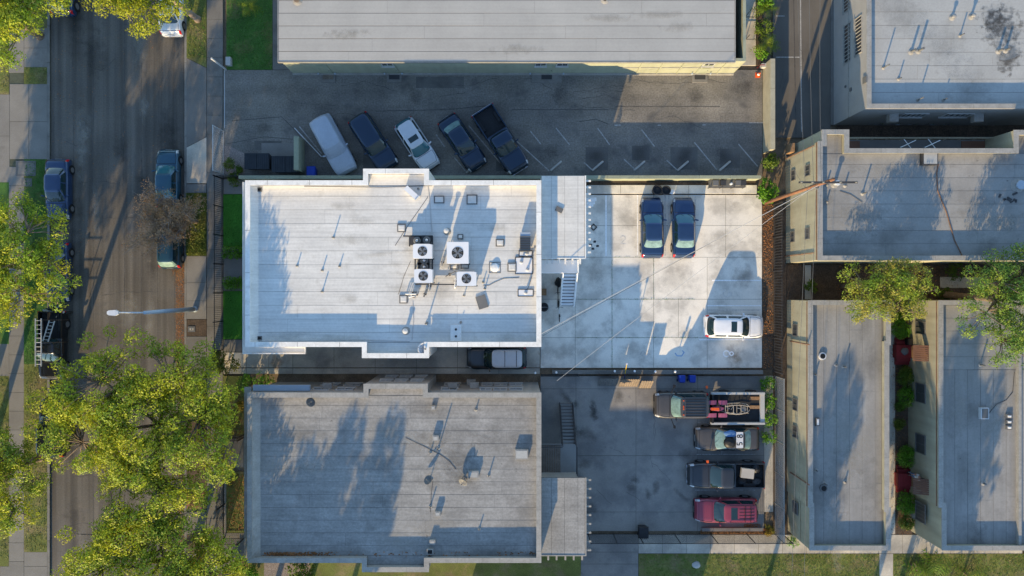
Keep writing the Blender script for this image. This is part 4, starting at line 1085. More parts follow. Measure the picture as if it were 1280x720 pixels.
for x,y,w,d,lab in ((502,285,.62,.58,'small square skylight left of the fan column'),(549,249.5,.75,.55,'wide low vent box near the top edge, left of the pair'),(590,249.5,.78,.72,'square vent box in shade near the top edge, right of the pair'),(625,303.5,.62,.55,'small square vent right of the large air conditioner'),(504.5,374,.6,.62,'small square vent below the left column of units'),(640,334,.66,.66,'square pale vent left of the pipe plates'),(575.5,296,.42,.38,'tiny square vent just above the large air conditioner'),(568,332,.6,.55,'left square duct stub below the large air conditioner'),(581,331,.6,.55,'right square duct stub below the large air conditioner'),(324.5,237,.36,.32,'tiny dark drain box in the upper left corner of the white roof'),(324.5,422.5,.36,.28,'tiny dark drain box in the lower left corner of the white roof')):
    box_vent(x,y,ZR,w,d,.07,lab, 'roof_white' if 'drain' not in lab else 'car_gap')
t = thing('round_vent', 'round pale roof vent right of the lower air conditioner', 'roof vent', P(618.5,334.5,ZR)); MB().lathe([(.32,0),(.32,.1),(.22,.16),(.05,.18)], (0,0,0), 18).build('cap', 'cap_white', t, local=True); MB().ring([(-.42,-.4),(.42,-.4),(.42,.4),(-.42,.4)],[(-.38,-.36),(.38,-.36),(.38,.36),(-.38,.36)],0,.03).build('curb','mid_grey',t,local=True)
# hatch panel with two knobs in the shaded strip
t = thing('roof_hatch', 'flat hatch panel with two dark knobs in the shaded lower strip', 'roof hatch', P(570,416,ZR)); MB().box(-.4,.4,-.6,.6,0,.1).build('lid','cap_white',t,local=True)
for y in (-.25,.25): MB().lathe([(.09,.1),(.07,.16)], (0,y,0), 12).build('knob','dark_grey',t,local=True)
# grey equipment on the right edge
t = thing('duct_box', 'dark grey ribbed duct box at the right edge of the white roof', 'duct', P(656.5,302.5,ZR+.5)); t.location.z = ZR
MB().box(-.38,.38,-.7,.42,.12,.7).build('casing','mid_grey',t,local=True); MB().box(-.36,.36,.425,.68,.3,.66).build('hood','blue_grey',t,local=True)
for k in range(6): MB().box(-.37,.37,-.66+k*.17,-.6+k*.17,.705,.73).build('rib','dark_grey',t,local=True)
for x,y,w,d,lab,pp in ((655,332,1.3,1.25,'white base plate with two tilted pipes at the right edge',((-.2,.25),(.25,-.3))),(657,366,1.15,.55,'white base plate with one pipe at the right edge',((0,0),)),(657,317,1.0,.45,'narrow framed plate below the dark duct box',((.1,0),))):
    t = thing('pipe_plate', lab, 'roof vent', P(x,y,ZR)); q = [(-w/2,-d/2),(w/2,-d/2),(w/2,d/2),(-w/2,d/2)]
    MB().ring(q, inset(q,.05), 0, .06).build('curb','dark_grey',t,local=True); MB().prism(inset(q,.055), 0, .04).build('plate','white_metal',t,local=True)
    for a,b_ in pp:
        MB().tube((a,b_,.03),(a+.05,b_+.02,.5), .07, n=10).build('pipe','galv',t,local=True); MB().lathe([(.14,.04),(.09,.12)], (a,b_,0), 12).build('flashing','light_metal',t,local=True)
o = MB().obox(P(602.5,377.5,ZR+.05), (.72,.95,.06), rz=.3).build('roof_panel','mid_grey',origin=P(602.5,377.5,ZR+.02)); tag(o,'loose grey panel lying skewed on the white roof','panel')
# slanted white duct near the top parapet
t = thing('roof_duct', 'white slanted box duct near the top edge of the white roof', 'duct', P(515,241.5,ZR), math.radians(-42)); MB().box(-.55,.55,-.19,.19,.05,.42).build('casing','white_metal',t,local=True); MB().box(.551,.62,-.22,.22,.03,.46).build('end_cap','light_metal',t,local=True)
dish(527,434,ZR,'white satellite dish beside the bottom bay of the white roof', .42, -.2, .75, 'white_metal')
# loose cables on the roof
def cable(pts, label, z=ZR+.015, r=.014, mat='cable'):
    o = MB().ptube([P(x,y,z) for x,y in pts], r, 5).build('roof_cable', mat, origin=P(*pts[0],z)); return tag(o, label, 'cable')
cable([(535,246),(524,262),(510,282),(494,307)],'dark cable running from the top parapet down left of the fan column')
cable([(513,327),(505,345),(498,368)],'short dark cable left of the lower column unit')
cable([(649,347),(630,348),(618,353),(611,357),(604,357)],'curved dark cable from the right plates to the short pipe')
cable([(535,233),(537,250),(540,290)],'pale conduit running from the top parapet to the fan column', mat='cable_pale', r=.025)
cable([(322,426.5),(390,426),(450,425),(512,427)],'pale conduit along the lower parapet of the white roof', mat='cable_pale', r=.03)
cable([(516,377),(517,400),(515,425)],'thin conduit from the units to the lower parapet', mat='cable_pale', r=.02)
cable([(665,345),(662,356),(657,366)],'thin cable joining the two plates at the right edge')
cable([(380,232.7),(480,234),(540,232)],'dark conduit along the upper parapet of the white roof', r=.02)
# grey roof
for i,(x,y,lab) in enumerate(((388.5,503,'satellite dish alone near the upper left of the grey roof'),(537.5,599.5,'satellite dish left of the pair on the grey roof'),(580.5,599,'satellite dish right of the pair on the grey roof'))):
    dish(x,y,ZR,lab,.34,(.6,2.4,-2.2)[i],.75,'mid_grey')
for x,y,h,lab in ((538,566,.32,'thin leaning pipe below the small box on the grey roof'),(538,633,.42,'thin pipe below the left dish of the grey roof'),(587,596-0,.55,'thin antenna pipe beside the right dish of the grey roof'),(611,594,.38,'thin pipe right of the dish pair on the grey roof'),(595,512,.22,'short pipe at the upper right of the grey roof'),(599,661,.3,'thin pipe near the lower right shadow of the grey roof'),(548,560,.95,'tall pipe right of the small box on the grey roof')):
    vent_pipe(x,y,ZR,h,lab, .045)
for x,y,w,d,lab in ((545,547,.45,.4,'small white capped box vent by the tall pipe on the grey roof'),(592,592,.75,.5,'white box vent right of the dish pair on the grey roof'),(547.5,641,.4,.35,'small white box vent mid right of the grey roof'),(541,676,.42,.3,'small white box vent in the lower shade of the grey roof'),(652,567,.95,.7,'large pale box vent near the right edge of the grey roof'),(538,688,.45,.4,'dark drain box beside the bottom bay of the grey roof'),(542,509,.3,.3,'tiny box vent near the top bay of the grey roof')):
    box_vent(x,y,ZR,w,d,.3,lab,'roof_pale' if 'dark' not in lab else 'car_gap','cap_grey',dome=False)
cable([(507,547),(530,558),(550,568),(562,577),(570,587)],'dark cable crossing the grey roof towards the dish pair')
cable([(541,602),(539,618),(538,640)],'dark cable below the left dish of the grey roof')
for x,y,lab in ((318,511,'brown leaf pile highest on the left edge of the grey roof'),(319,577,'brown leaf pile midway on the left edge of the grey roof')):
    o = MB().add([tuple(P(x+a,y+b_,ZR+.01)) for a,b_ in ((-1.6,-2.6),(2.4,.8),(-.6,3.4))]+[tuple(P(x,y,ZR+.12))], [(0,1,3),(1,2,3),(2,0,3)]).build('leaf_pile','leaf_litter',origin=P(x,y,ZR)); tag(o,lab,'leaves')
lp = MB(); rr = random.Random(5)
for k in range(420):
    x = rr.triangular(328,420,345) if k < 330 else rr.uniform(320,670); y = 692.5 + rr.uniform(-2.2,2.2)*(1 if k < 330 else 1.2)
    c = P(x,y,ZR+.01+rr.uniform(0,.05)); a = rr.uniform(0,6.3); s = rr.uniform(.04,.09)
    lp.add([c+Vector((math.cos(a+q)*s, math.sin(a+q)*s*.7, rr.uniform(-.01,.02))) for q in (0,1.57,3.14,4.71)], [(0,1,2,3)])
stuff(lp.build('leaf_drift','leaf_litter'), 'drift of brown leaves along the lower parapet of the grey roof', 'leaves')
# upper right roof
zu = 4.716
for x,y,h,lab in ((1104,85,.85,'tall mast pipe at the left of the stained roof'),(1123,99,.4,'thin pipe right of the tall mast on the stained roof'),(1147,125,.75,'tall pipe near the lower edge of the stained roof'),(1179,125,.45,'forked pipe near the lower edge of the stained roof'),(1200,45,.5,'thin pipe in the middle of the stained roof')):
    vent_pipe(x,y,zu,h,lab,.05)
for x,y,h,lab in ((1139,65,.55,'left pipe of the rusty footed pair on the stained roof'),(1148,64,.65,'right pipe of the rusty footed pair on the stained roof'),(1190,22,.28,'left white capped vent at the top of the stained roof'),(1214,21,.3,'right white capped vent at the top of the stained roof'),(1248,64,.5,'left pipe of the pair near the right edge of the stained roof'),(1257,63,.5,'right pipe of the pair near the right edge of the stained roof')):
    vent_pipe(x,y,zu,h,lab,.09,'cap_grey' if 'white' in lab else 'mid_grey',capd='white' in lab)
# cream roof
zc = 5.266
box_vent(1159,199,zc,1.1,.95,.4,'square pale roof hatch near the top of the cream building roof','roof_pale','dark_grey',dome=False)
for x,y,h,lab in ((1078,242,.62,'vent pipe left of the tree shadow on the cream building roof'),(1056,232,.28,'thin pipe under the crossarm on the cream building roof'),(1033,231,.3,'thin pipe nearest the wall on the cream building roof'),(1033,252,.25,'leaning pipe end at the left edge of the cream building roof')):
    vent_pipe(x,y,zc,h,lab,.06)
vent_pipe(1043,230,zc,.5,'pale round vent below the utility pole head','.12' and .12,'light_metal',capd=True)
vent_pipe(1272,232,zc,.35,'pale blue round vent at the far right of the cream building roof',.2,'blue_grey',capd=True)
for k,(x,y) in enumerate(((1171,212),(1250,243),(1253,248))):
    pass
cable([(1173,205),(1171,216),(1172,238),(1183,265),(1193,300),(1205,324)],'long rusty conduit crossing the cream building roof',zc+.03,.04,'rust_edge')
cable([(1050,239),(1063,243),(1078,253)],'thin curved cable at the left of the cream building roof',zc+.02)
b = MB(); 
for k in range(9):
    c = P(1247+rr.uniform(0,24), 241+rr.uniform(0,12), zc+.03); b.obox(c,(rr.uniform(.1,.4),rr.uniform(.08,.15),.05),rz=rr.uniform(0,3))
stuff(b.build('roof_debris','dark_grey'),'dark debris scattered at the right of the cream building roof','debris')
# lower right roofs
zq = 3.516
for x,y,h,lab in ((1054,458,.5,'vent pipe throwing a long shadow on the strip roof'),(1045,456,.22,'short dark pipe left of the long shadow pipe'),(1013,439,.3,'pipe at the upper left edge of the strip roof'),(1019,468,.28,'dark pipe below the white ringed vent'),(1012.5,575,.2,'short pipe at the left edge of the strip roof, middle'),(1014,616,.35,'leaning pipe at the lower left edge of the strip roof'),(1030,604,.5,'dark pipe right of the lower leaning pipe'),(1020,588,.25,'dark capped pipe near the middle left of the strip roof'),(1056,602,.25,'hooked pipe in the middle of the strip roof')):
    vent_pipe(x,y,zq,h,lab,.06,'mid_grey')
for x,y,lab in ((1027.5,445,'white ringed round vent on the strip roof'),(1029,610,'dark ringed round vent lower on the strip roof')):
    t = thing('round_vent',lab,'roof vent',P(x,y,zq)); MB().lathe([(.3,0),(.28,.12),(.16,.13),(.14,.08)],(0,0,0),16).build('cap','light_metal' if 'white' in lab else 'mid_grey',t,local=True); MB().lathe([(.2,.131),(.2,.137)],(0,0,0),14).build('opening','car_gap',t,local=True)
for x,y,lab in ((1021,527,'left small white roof vent low on the strip roof'),):
    box_vent(x,y,zq,.3,.6,.2,lab)
vent_pipe(1225,456,zq,.55,'vent pipe near the pine on the lower right roof',.06); vent_pipe(1229,604,zq,.3,'hooked pipe low on the lower right roof',.07,'mid_grey')
box_vent(1228,516,zq,.6,.85,.3,'square dark framed vent on the lower right roof','mid_grey','light_metal',dome=False)
for k,(x,y) in enumerate(((1260,520),(1260,527),(1260,534))): box_vent(x,y,zq,.42,.3,.16,['top','middle','bottom'][k]+' one of three small white vents in a row on the lower right roof')
cable([(1234,519),(1246,505),(1258,500),(1266,490),(1268,465)],'dark curved cable on the lower right roof',zq+.02,.02)
# top roof bits
vent_pipe(372,1,3.3,.25,'dark round vent on the top building roof',.14,'old_wood',capd=True); vent_pipe(756,0,3.3,.25,'small dark vent at the top edge of the top roof',.12,'dark_grey')

# ------------------------------------------------------------------ walls, fences
def block_wall(name, label, x0, y0, x1, y1, h, mat, capm, th=.2, z0=-.1, cols=None):
    """wall of stacked blocks between two ground pixels"""
    a = P(x0,y0); b_ = P(x1,y1); d = b_-a; L = d.length; ang = math.atan2(d.y,d.x)
    t = thing(name, label, 'wall', (a+b_)/2)
    ax = abs(d.x) > abs(d.y)
    core = MB()
    c = (a+b_)/2
    sx, sy = (L, th) if ax else (th, L)
    core.box(c.x-sx/2, c.x+sx/2, c.y-sy/2, c.y+sy/2, z0, h-.06).build('wall_core', mat, t)
    n = max(1, round(L/2.4)); s = L/n
    for k in range(n):
        u = k*s - L/2
        if ax: piece(t, 'cap_block', capm, c.x+u+.008, c.x+u+s-.008, c.y-th/2-.03, c.y+th/2+.03, h-.055, h)
        else: piece(t, 'cap_block', capm, c.x-th/2-.03, c.x+th/2+.03, c.y+u+.008, c.y+u+s-.008, h-.055, h)
    return t
block_wall('boundary_wall','green block wall between the top lot and the bright parking court',306,224.6,944,224.6,1.3,'green_wall','green_wall')
block_wall('boundary_wall','beige block wall between the top lot and the alley',956,82,956,192,1.7,'block_wall','block_wall',.3)
block_wall('enclosure_wall','pale green wall right of the dumpsters',378.5,176,378.5,217,1.7,'green_wall','green_wall',.32)
block_wall('boundary_wall','low dark kerb wall between the two parking courts',690,464.5,952,464.5,.35,'drive_concrete','apron_concrete',.25)
block_wall('low_wall','low concrete edge south of the maroon car',876,660.5,952,660.5,.3,'walk_concrete','walk_concrete',.2)

def iron_fence(name, label, pts, h, spacing=.14, mat='black_iron', post=2.4, rails=(.12,.92), r=.011, mesh=None):
    a0 = P(*pts[0]); t = thing(name, label, 'fence', a0)
    pk = MB(); rl = MB()
    for (x0,y0),(x1,y1) in zip(pts[:-1], pts[1:]):
        a = P(x0,y0); b_ = P(x1,y1); L = (b_-a).length; d = (b_-a)/L
        for f in rails: rl.bar(a+Vector((0,0,h*f)), b_+Vector((0,0,h*f)), .04, .04)
        n = int(L/spacing)
        for k in range(n+1):
            c = a+d*(k*L/max(n,1)); pk.box(c.x-r, c.x+r, c.y-r, c.y+r, .05, h)
        m = max(1, round(L/post))
        for k in range(m+1):
            c = a+d*(k*L/m); MB().box(c.x-.04, c.x+.04, c.y-.04, c.y+.04, -.1, h+.06).build('post', mat, t)
    stuff(pk.build('pickets', mat, t)); rl.build('rail', mat, t)
    return t
def chain_fence(name, label, pts, h, mat='galv', post=2.8, cell=.13, r=.006, pm=None):
    a0 = P(*pts[0]); t = thing(name, label, 'fence', a0); pm = pm or mat
    w = MB(); rl = MB()
    for (x0,y0),(x1,y1) in zip(pts[:-1], pts[1:]):
        a = P(x0,y0); b_ = P(x1,y1); L = (b_-a).length; d = (b_-a)/L
        rl.tube(a+Vector((0,0,h)), b_+Vector((0,0,h)), .03, n=6); rl.tube(a+Vector((0,0,.08)), b_+Vector((0,0,.08)), .02, n=6)
        s = -h
        while s < L:
            for sg in (1,-1):
                u0, u1 = (s, s+h) if sg > 0 else (s+h, s)
                z0, z1 = .08, h
                # clip to the panel
                def clipu(u0,z0,u1,z1):
                    if u0 == u1: return None
                    pts_ = []
                    for (ua,za,ub,zb) in ((u0,z0,u1,z1),):
                        t0, t1 = 0., 1.; du = ub-ua
                        lo, hi = (0-ua)/du, (L-ua)/du
                        if lo > hi: lo, hi = hi, lo
                        t0 = max(t0, lo); t1 = min(t1, hi)
                        if t1 <= t0: return None
                        return (ua+du*t0, za+(zb-za)*t0, ua+du*t1, za+(zb-za)*t1)
                q = clipu(u0,z0,u1,z1)
                if q: w.tube(a+d*q[0]+Vector((0,0,q[1])), a+d*q[2]+Vector((0,0,q[3])), r, n=3, caps=False)
            s += cell
        m = max(1, round(L/post))
        for k in range(m+1):
            c = a+d*(k*L/m); MB().tube((c.x,c.y,-.1),(c.x,c.y,h+.05), .035, n=8).build('post', pm, t)
    stuff(w.build('wire_mesh', mat, t)); rl.build('rail', pm, t)
    return t
iron_fence('iron_fence','black picket fence along the sidewalk in front of the white building',[(305,223.8),(278.8,223.8),(278.8,437)],1.75,.15)
iron_fence('iron_fence','black picket fence closing the right end of the bright parking court',[(967,256),(967,464)],1.8,.22,'dark_grey',2.6,(.1,.95),.022)
iron_fence('iron_fence','black picket fence along the sidewalk in front of the grey building',[(306,546),(281,546),(281,672),(306,672)],1.6,.14)
iron_fence('iron_fence','short black fence across the garden of the grey building',[(306,543),(279,543),(279,490)],1.6,.14)
chain_fence('chain_fence','black chain link fence along the bottom of the lower court',[(735,667.3),(798,667.3),(978,667.3)],2.1,'black_iron',2.6,.16,.009)
chain_fence('chain_fence','grey chain link fence beside the lower court on the right',[(968.5,470),(968.5,668)],1.9,'galv',2.8,.16,.008)
chain_fence('sliding_gate','pale framed chain link gate standing open at the top lot entrance',[(279.6,164),(279.6,218)],2.0,'light_metal',3.4,.2,.006)
chain_fence('chain_fence','low wire fence between the two parking courts',[(676,467.8),(722,467.8)],1.2,'black_iron',2.6,.16,.008)
p_ = thing('gate_post','white gate post leaning over the entrance of the top lot','post',P(282.5,87)); MB().tube((0,0,0),(0,0,2.6),.07,n=10).build('post','light_metal',p_,local=True); MB().lathe([(.09,2.6),(.07,2.68)],(0,0,0),10).build('cap','light_metal',p_,local=True)
o = MB().tube(P(368,160,.3),P(402,196,.3),.04,n=6).build('leaning_pole','light_metal',origin=P(385,178)); tag(o,'pale pole lying beside the covered car','pole')

# ------------------------------------------------------------------ street lamp
t = thing('street_lamp','blue grey cobra head street lamp reaching over the street beside the big tree','street lamp',P(244,386.5))
MB().lathe([(.24,0),(.24,.08),(.16,.3),(.12,.5)],(0,0,0),14).build('base','blue_grey',t,local=True)
MB().tube((0,0,.4),(0,0,7.6),.2,.12,12).build('pole','blue_grey',t,local=True,smooth=True)
MB().ptube([(0,0,7.4),(-.3,0,7.75),(-1.0,.02,7.95),(-1.6,.03,8.0)],[.06,.055,.05,.045],8).build('arm','blue_grey',t,local=True,smooth=True)
MB().loft([[(-1.55,y*.1,8.0+z*.08) for y,z in ((-1,-1),(1,-1),(1,1),(-1,1))],[(-1.75,y*.2,8.0+z*.1) for y,z in ((-1,-1),(1,-1),(1,1),(-1,1))],[(-2.2,y*.17,8.0+z*.08) for y,z in ((-1,-1),(1,-1),(1,1),(-1,1))],[(-2.35,y*.08,8.0+z*.04) for y,z in ((-1,-1),(1,-1),(1,1),(-1,1))]]).build('lamp_head','light_metal',t,local=True)
MB().box(-2.15,-1.8,-.12,.12,7.86,7.92).build('lens','glass_win',t,local=True)

# ------------------------------------------------------------------ utility pole and wires
hp = 11.6
t = thing('utility_pole','tall brown wooden utility pole leaning out over the cream building','utility pole',P(957,253.5))
top = P(1046,214.5,hp); base = P(957,253.5)
MB().tube(base, Vector((base.x+.02, base.y+.05, hp)), .15, .1, 12).build('pole','pole_wood',t,smooth=True)
tc = Vector((base.x, base.y+.05, hp-.4))
ca = MB(); ca.box(tc.x-2.0, tc.x+1.75, tc.y-.19, tc.y-.07+.0, hp-.5, hp-.38); ca.build('crossarm','dark_grey',t)
for k,xx in enumerate((-1.9,-1.2,-.5,.6,1.6)):
    MB().lathe([(.03,0),(.07,.05),(.05,.12),(.07,.16),(.03,.2)],(tc.x+xx,tc.y-.13,hp-.38),8).build('insulator','mid_grey',t)
MB().lathe([(.2,0),(.22,.1),(.22,.8),(.16,.9)],(base.x+.42,base.y+.1,7.4),12).build('transformer','mid_grey',t)
def wire(a, b_, sag, label, r=.016, mat='cable', n=24, group=None):
    a = Vector(a); b_ = Vector(b_)
    pts = [a+(b_-a)*(k/n)+Vector((0,0,-4*sag*(k/n)*(1-k/n))) for k in range(n+1)]
    o = MB().ptube(pts, r, 5).build('overhead_wire', mat, origin=a); return tag(o, label, 'wire', group)
wire(P(677,417,6.0), (base.x,base.y,9.6), .25, 'pale service wire from the white building corner up to the pole', .02,'cable_pale')
wire(P(678,420,5.8), (base.x,base.y,9.2), .55, 'thinner dark wire under the pale service wire', .012)
wire(P(696,476,5.2), (base.x,base.y,8.8), .7, 'thin pale wire from the grey building to the pole', .014,'cable_pale')
for k,(xa,lab) in enumerate(((-.32,'leftmost thin wire over the alley'),(.12,'middle thin wire over the alley'),(.5,'rightmost thin wire over the alley'))):
    wire((base.x+xa, base.y, 8.2+.3*k), (base.x+xa-.6+.5*k, 36, 8.0+.3*k), .5, lab, .013, 'mid_grey')
for k,(xa,lab) in enumerate(((-.25,'left thin wire crossing the lower right lawn'),(.2,'right thin wire crossing the lower right lawn'))):
    wire((base.x+xa, base.y, 8.4+.3*k), (base.x+xa-1.2+.5*k, -40, 7.6+.3*k), .5, lab, .012, 'mid_grey')
wire((base.x, base.y, 7.6), P(980,190,5.0), .1, 'short slack wire from the pole to the cream wall', .012, 'mid_grey')
# service mast pipes sticking out of the strip building wall
for y,lab in ((429,'rusty mast pipe at the upper left wall of the strip building'),(600,'rusty mast pipe at the lower left wall of the strip building')):
    xw_ = P(1011,0,4.0).x; yy_ = P(0,y,3).y
    o = MB().tube((xw_-.1,yy_,.8),(xw_-.1,yy_,4.3),.05,n=8).build('service_mast','rust_edge',origin=(xw_-.1,yy_,0)); tag(o,lab,'mast')
# ------------------------------------------------------------------ vehicles
def interp(tab, x):
    if x <= tab[0][0]: return tab[0][1]
    for (x0,y0),(x1,y1) in zip(tab[:-1], tab[1:]):
        if x <= x1:
            f = (x-x0)/(x1-x0); f = f*f*(3-2*f)*.5 + f*.5
            return y0+(y1-y0)*f
    return tab[-1][1]
PROF = {  # top height along the car, 0 = tail, 1 = nose (heights relative to belt = 1)
 'sedan': [(0,.62),(.02,.88),(.05,1.02),(.17,1.05),(.3,1.0),(.68,1.0),(.73,.99),(.9,.86),(.965,.74),(1,.52)],
 'hatch': [(0,.6),(.02,.9),(.05,1.0),(.68,1.0),(.74,.98),(.9,.84),(.965,.72),(1,.5)],
 'suv':   [(0,.62),(.015,.92),(.04,1.0),(.68,1.0),(.73,1.0),(.92,.93),(.975,.83),(1,.6)],
 'pickup':[(0,.95),(.4,1.0),(.69,1.0),(.74,1.02),(.94,.96),(.985,.86),(1,.62)],
}
GH = {  # greenhouse base/top: (base rear, base front, roof rear, roof front) as fractions
 'sedan': (.15,.715,.28,.555), 'hatch': (.03,.72,.1,.57), 'suv': (.025,.715,.075,.575), 'pickup': (.41,.725,.445,.60),
}
def car(name, label, cat, px, py, heading, L, W, Ht, kind, paint_m, glass='car_glass', rear_glass=None, sunroof=False, rails=False,
        group=None, belt=None, zc=.75, cover=False, roof_m=None, bed=None, roof_gaps=(), mirror_m=None, crossbars=False):
    ang = math.radians(heading)
    c = P(px, py, zc)
    t = thing(name, label, cat, (c.x, c.y, GZ), ang, group)
    belt = belt or (.95 if kind in ('sedan','hatch') else 1.08 if kind == 'suv' else 1.12)
    prof = PROF[kind]; hw = W/2; z0 = .2 if kind in ('sedan','hatch') else .28
    b0, b1, r0, r1 = GH[kind]
    fr0 = b0 - .015 if kind == 'pickup' else 0.0
    X = lambda f: (f-.5)*L
    def wid(f):
        n = max(0, (f-.78)/.22); q = max(0, (.16-f)/.16)
        return hw*(1 - .16*n**2.4 - .10*q**2.6) * (1 - .02*max(0,(f-.5)))
    cr = .045
    def sect(f):
        w = wid(f); zt = interp(prof, f)*belt
        return [(0,zt+cr),(.35*w,zt+cr*.92),(.65*w,zt+cr*.6),(.84*w,zt+cr*.05),(.935*w,zt-.05),(.985*w,zt-.17),(w,z0+(zt-z0)*.5),(.985*w,z0+(zt-z0)*.22),(.93*w,z0)]
    def surf(f, k, off=0.):
        s = sect(f); i = min(int(k), len(s)-2); u = k-i
        y = s[i][0]+(s[i+1][0]-s[i][0])*u; z = s[i][1]+(s[i+1][1]-s[i][1])*u
        dy = s[i+1][0]-s[i][0]; dz = s[i+1][1]-s[i][1]; l = math.hypot(dy,dz) or 1
        return Vector((X(f), y - dz/l*off, z + dy/l*off))
    pm = 'car_cover' if cover else paint_m
    # body shell
    fs = [fr0 + (1-fr0)*k/34 for k in range(35)]
    fs = sorted(set([fr0,fr0+.008] + fs + [.955,.975,.99,.997]))
    rings = []
    for f in fs:
        s = sect(f); ring = [(X(f), y, z) for y, z in s] + [(X(f), -y, z) for y, z in reversed(s[1:])]
        rings.append(ring)
    body = MB().loft(rings[::-1]).build('body', pm, t, local=True); sharp(body, 50)
    # greenhouse
    N = 56; zb = belt*.995; zr = Ht-.055
    ca_, aa = (X(b0)+X(b1))/2, (X(b1)-X(b0))/2; cb_, ab = (X(r0)+X(r1))/2, (X(r1)-X(r0))/2
    wb_, wt_ = hw*.9, hw*(.70 if kind in ('sedan','hatch') else .76)
    def se(a, cx, ax, wy, n=7.):
        c_, s_ = math.cos(a), math.sin(a)
        r_ = (abs(c_)**n + abs(s_)**n)**(-1/n)
        return cx+ax*c_*r_, wy*s_*r_
    angs = []
    for k in range(N):  # denser at corners
        a = 2*math.pi*k/N
        angs.append(a)
    def pt(k, v):
        a = angs[k%N]
        x0_, y0_ = se(a, ca_, aa, wb_); x1_, y1_ = se(a, cb_, ab, wt_)
        bul = math.sin(math.pi*v)*.03
        x = x0_+(x1_-x0_)*v; y = (y0_+(y1_-y0_)*v)
        sx = 1 if x > ca_ else -1
        x += bul*1.2*abs(math.cos(a))**3*sx; y *= 1+bul*.6
        # bow the screens: centre further out than the corners
        x += sx*(1-min(1,abs(y)/wb_)**2)*.09*(1-v)*(1 if abs(math.cos(a)) > .3 else 0)
        return (x, y, zb+(zr-zb)*v)
    cls = {}
    for k in range(N):
        a = (angs[k]+math.pi/N)
        c_, s_ = math.cos(a), math.sin(a)
        x_, y_ = se(a, 0, 1, 1)
        if abs(x_) > abs(y_):
            kd = ('windshield' if x_ > 0 else 'rear_window') if abs(y_) < .86 else 'pillar'
        else:
            kd = 'side_window_l' if y_ > 0 else 'side_window_r'
            if abs(x_) > .83 or abs(x_+.02) < .075: kd = 'pillar'
        cls.setdefault(kd, []).append(k)
    def strip_mesh(ks, v0, v1, nv=4):
        m = MB()
        for k in ks:
            rows_ = [[pt(k, v0+(v1-v0)*i/nv), pt(k+1, v0+(v1-v0)*i/nv)] for i in range(nv+1)]
            m.grid(rows_)
        return m
    runs = []
    for kd, ks in cls.items():
        ks = sorted(ks); cur = [ks[0]]; rs_ = []
        for k in ks[1:]:
            if k == cur[-1]+1: cur.append(k)
            else: rs_.append(cur); cur = [k]
        rs_.append(cur)
        if len(rs_) > 1 and rs_[0][0] == 0 and rs_[-1][-1] == N-1: rs_[0] = rs_.pop() + rs_[0]
        runs += [(kd, r_) for r_ in rs_]
    for kd, ks in runs:
        gm = glass if kd == 'windshield' else (rear_glass or glass) if kd == 'rear_window' else 'car_glass'
        if cover or kd == 'pillar':
            o = strip_mesh(ks, 0, 1).build('pillar' if not cover else 'cover_side', pm if cover else paint_m, t, smooth=True, local=True)
        else:
            nm = 'side_window' if kd.startswith('side') else kd
            o = strip_mesh(ks, .1, .93).build(nm, gm, t, smooth=True, local=True)
            strip_mesh(ks, 0, .1, 1).build(nm+'_sill', paint_m if kd.startswith('side') else 'trim_black', o, smooth=True, local=True)
            strip_mesh(ks, .93, 1, 1).build(nm+'_header', paint_m, o, smooth=True, local=True)
    rf = MB(); rows_ = []
    for v, dz in ((1,0),(.93,.03),(.75,.05),(.4,.062),(.0,.066)):
        rows_.append([(cb_+(pt(k,1)[0]-cb_)*v, pt(k,1)[1]*v, zr+dz) for k in range(N)])
    rf.loft(rows_, caps=False)
    roof_o = rf.build('roof', pm if cover else (roof_m or paint_m), t, smooth=True, local=True)
    zf = zr+.066
    if sunroof:
        MB().loft([[(cb_+ab*u, s*wt_*.62, zf-.008) for u, s in ((.62,-1),(.62,1),(.2,1),(.2,-1))],[(cb_+ab*u, s*wt_*.6, zf+.006) for u, s in ((.6,-1),(.6,1),(.22,1),(.22,-1))]]).build('sunroof','car_glass',roof_o,local=True)
    for u in roof_gaps:
        MB().box(cb_+ab*u-.02, cb_+ab*u+.02, -wt_*.9, wt_*.9, zf-.04, zf+.004).build('roof_gap','car_gap',roof_o,local=True)
    if rails:
        for s in (-1,1):
            MB().ptube([(cb_-ab*.85,s*wt_*.9,zf-.03),(cb_-ab*.75,s*wt_*.9,zf+.05),(cb_+ab*.6,s*wt_*.88,zf+.05),(cb_+ab*.7,s*wt_*.88,zf-.03)],.02,6).build('roof_rail','trim_black',t,local=True)
    if crossbars:
        for u in (-.25,-.6): MB().tube((cb_+ab*u,-wt_*.9,zf+.07),(cb_+ab*u,wt_*.9,zf+.07),.02,n=6).build('crossbar','trim_black',t,local=True)
        for s in (-.5,-.17,.17,.5): MB().box(cb_-ab*.85,cb_+ab*.1,s*wt_-.015,s*wt_+.015,zf-.02,zf+.01).build('roof_rib','trim_black',roof_o,local=True)
    if not cover:
        # bonnet and boot shut-lines follow the surface
        def seam(pts, nm='panel_gap', w_=.014, mat='car_gap'):
            m = MB(); P3 = [surf(f,abs(k),.004) if k >= 0 else (lambda q: Vector((q.x,-q.y,q.z)))(surf(f,-k,.004)) for f,k in pts]
            m.ptube(P3, w_, 4, False); return m.build(nm, mat, body, local=True)
        seam([(.745,k*.5) for k in range(0,7)][::-1]+[(.745,-k*.5) for k in range(1,7)])
        for s in (1,-1): seam([(f,s*(3.0-.5*max(0,(f-.85))/.1)) for f in (.745,.8,.85,.9,.945)])
        seam([(.948,k*.5) for k in range(5,0,-1)]+[(.948,-k*.5) for k in range(1,6)])
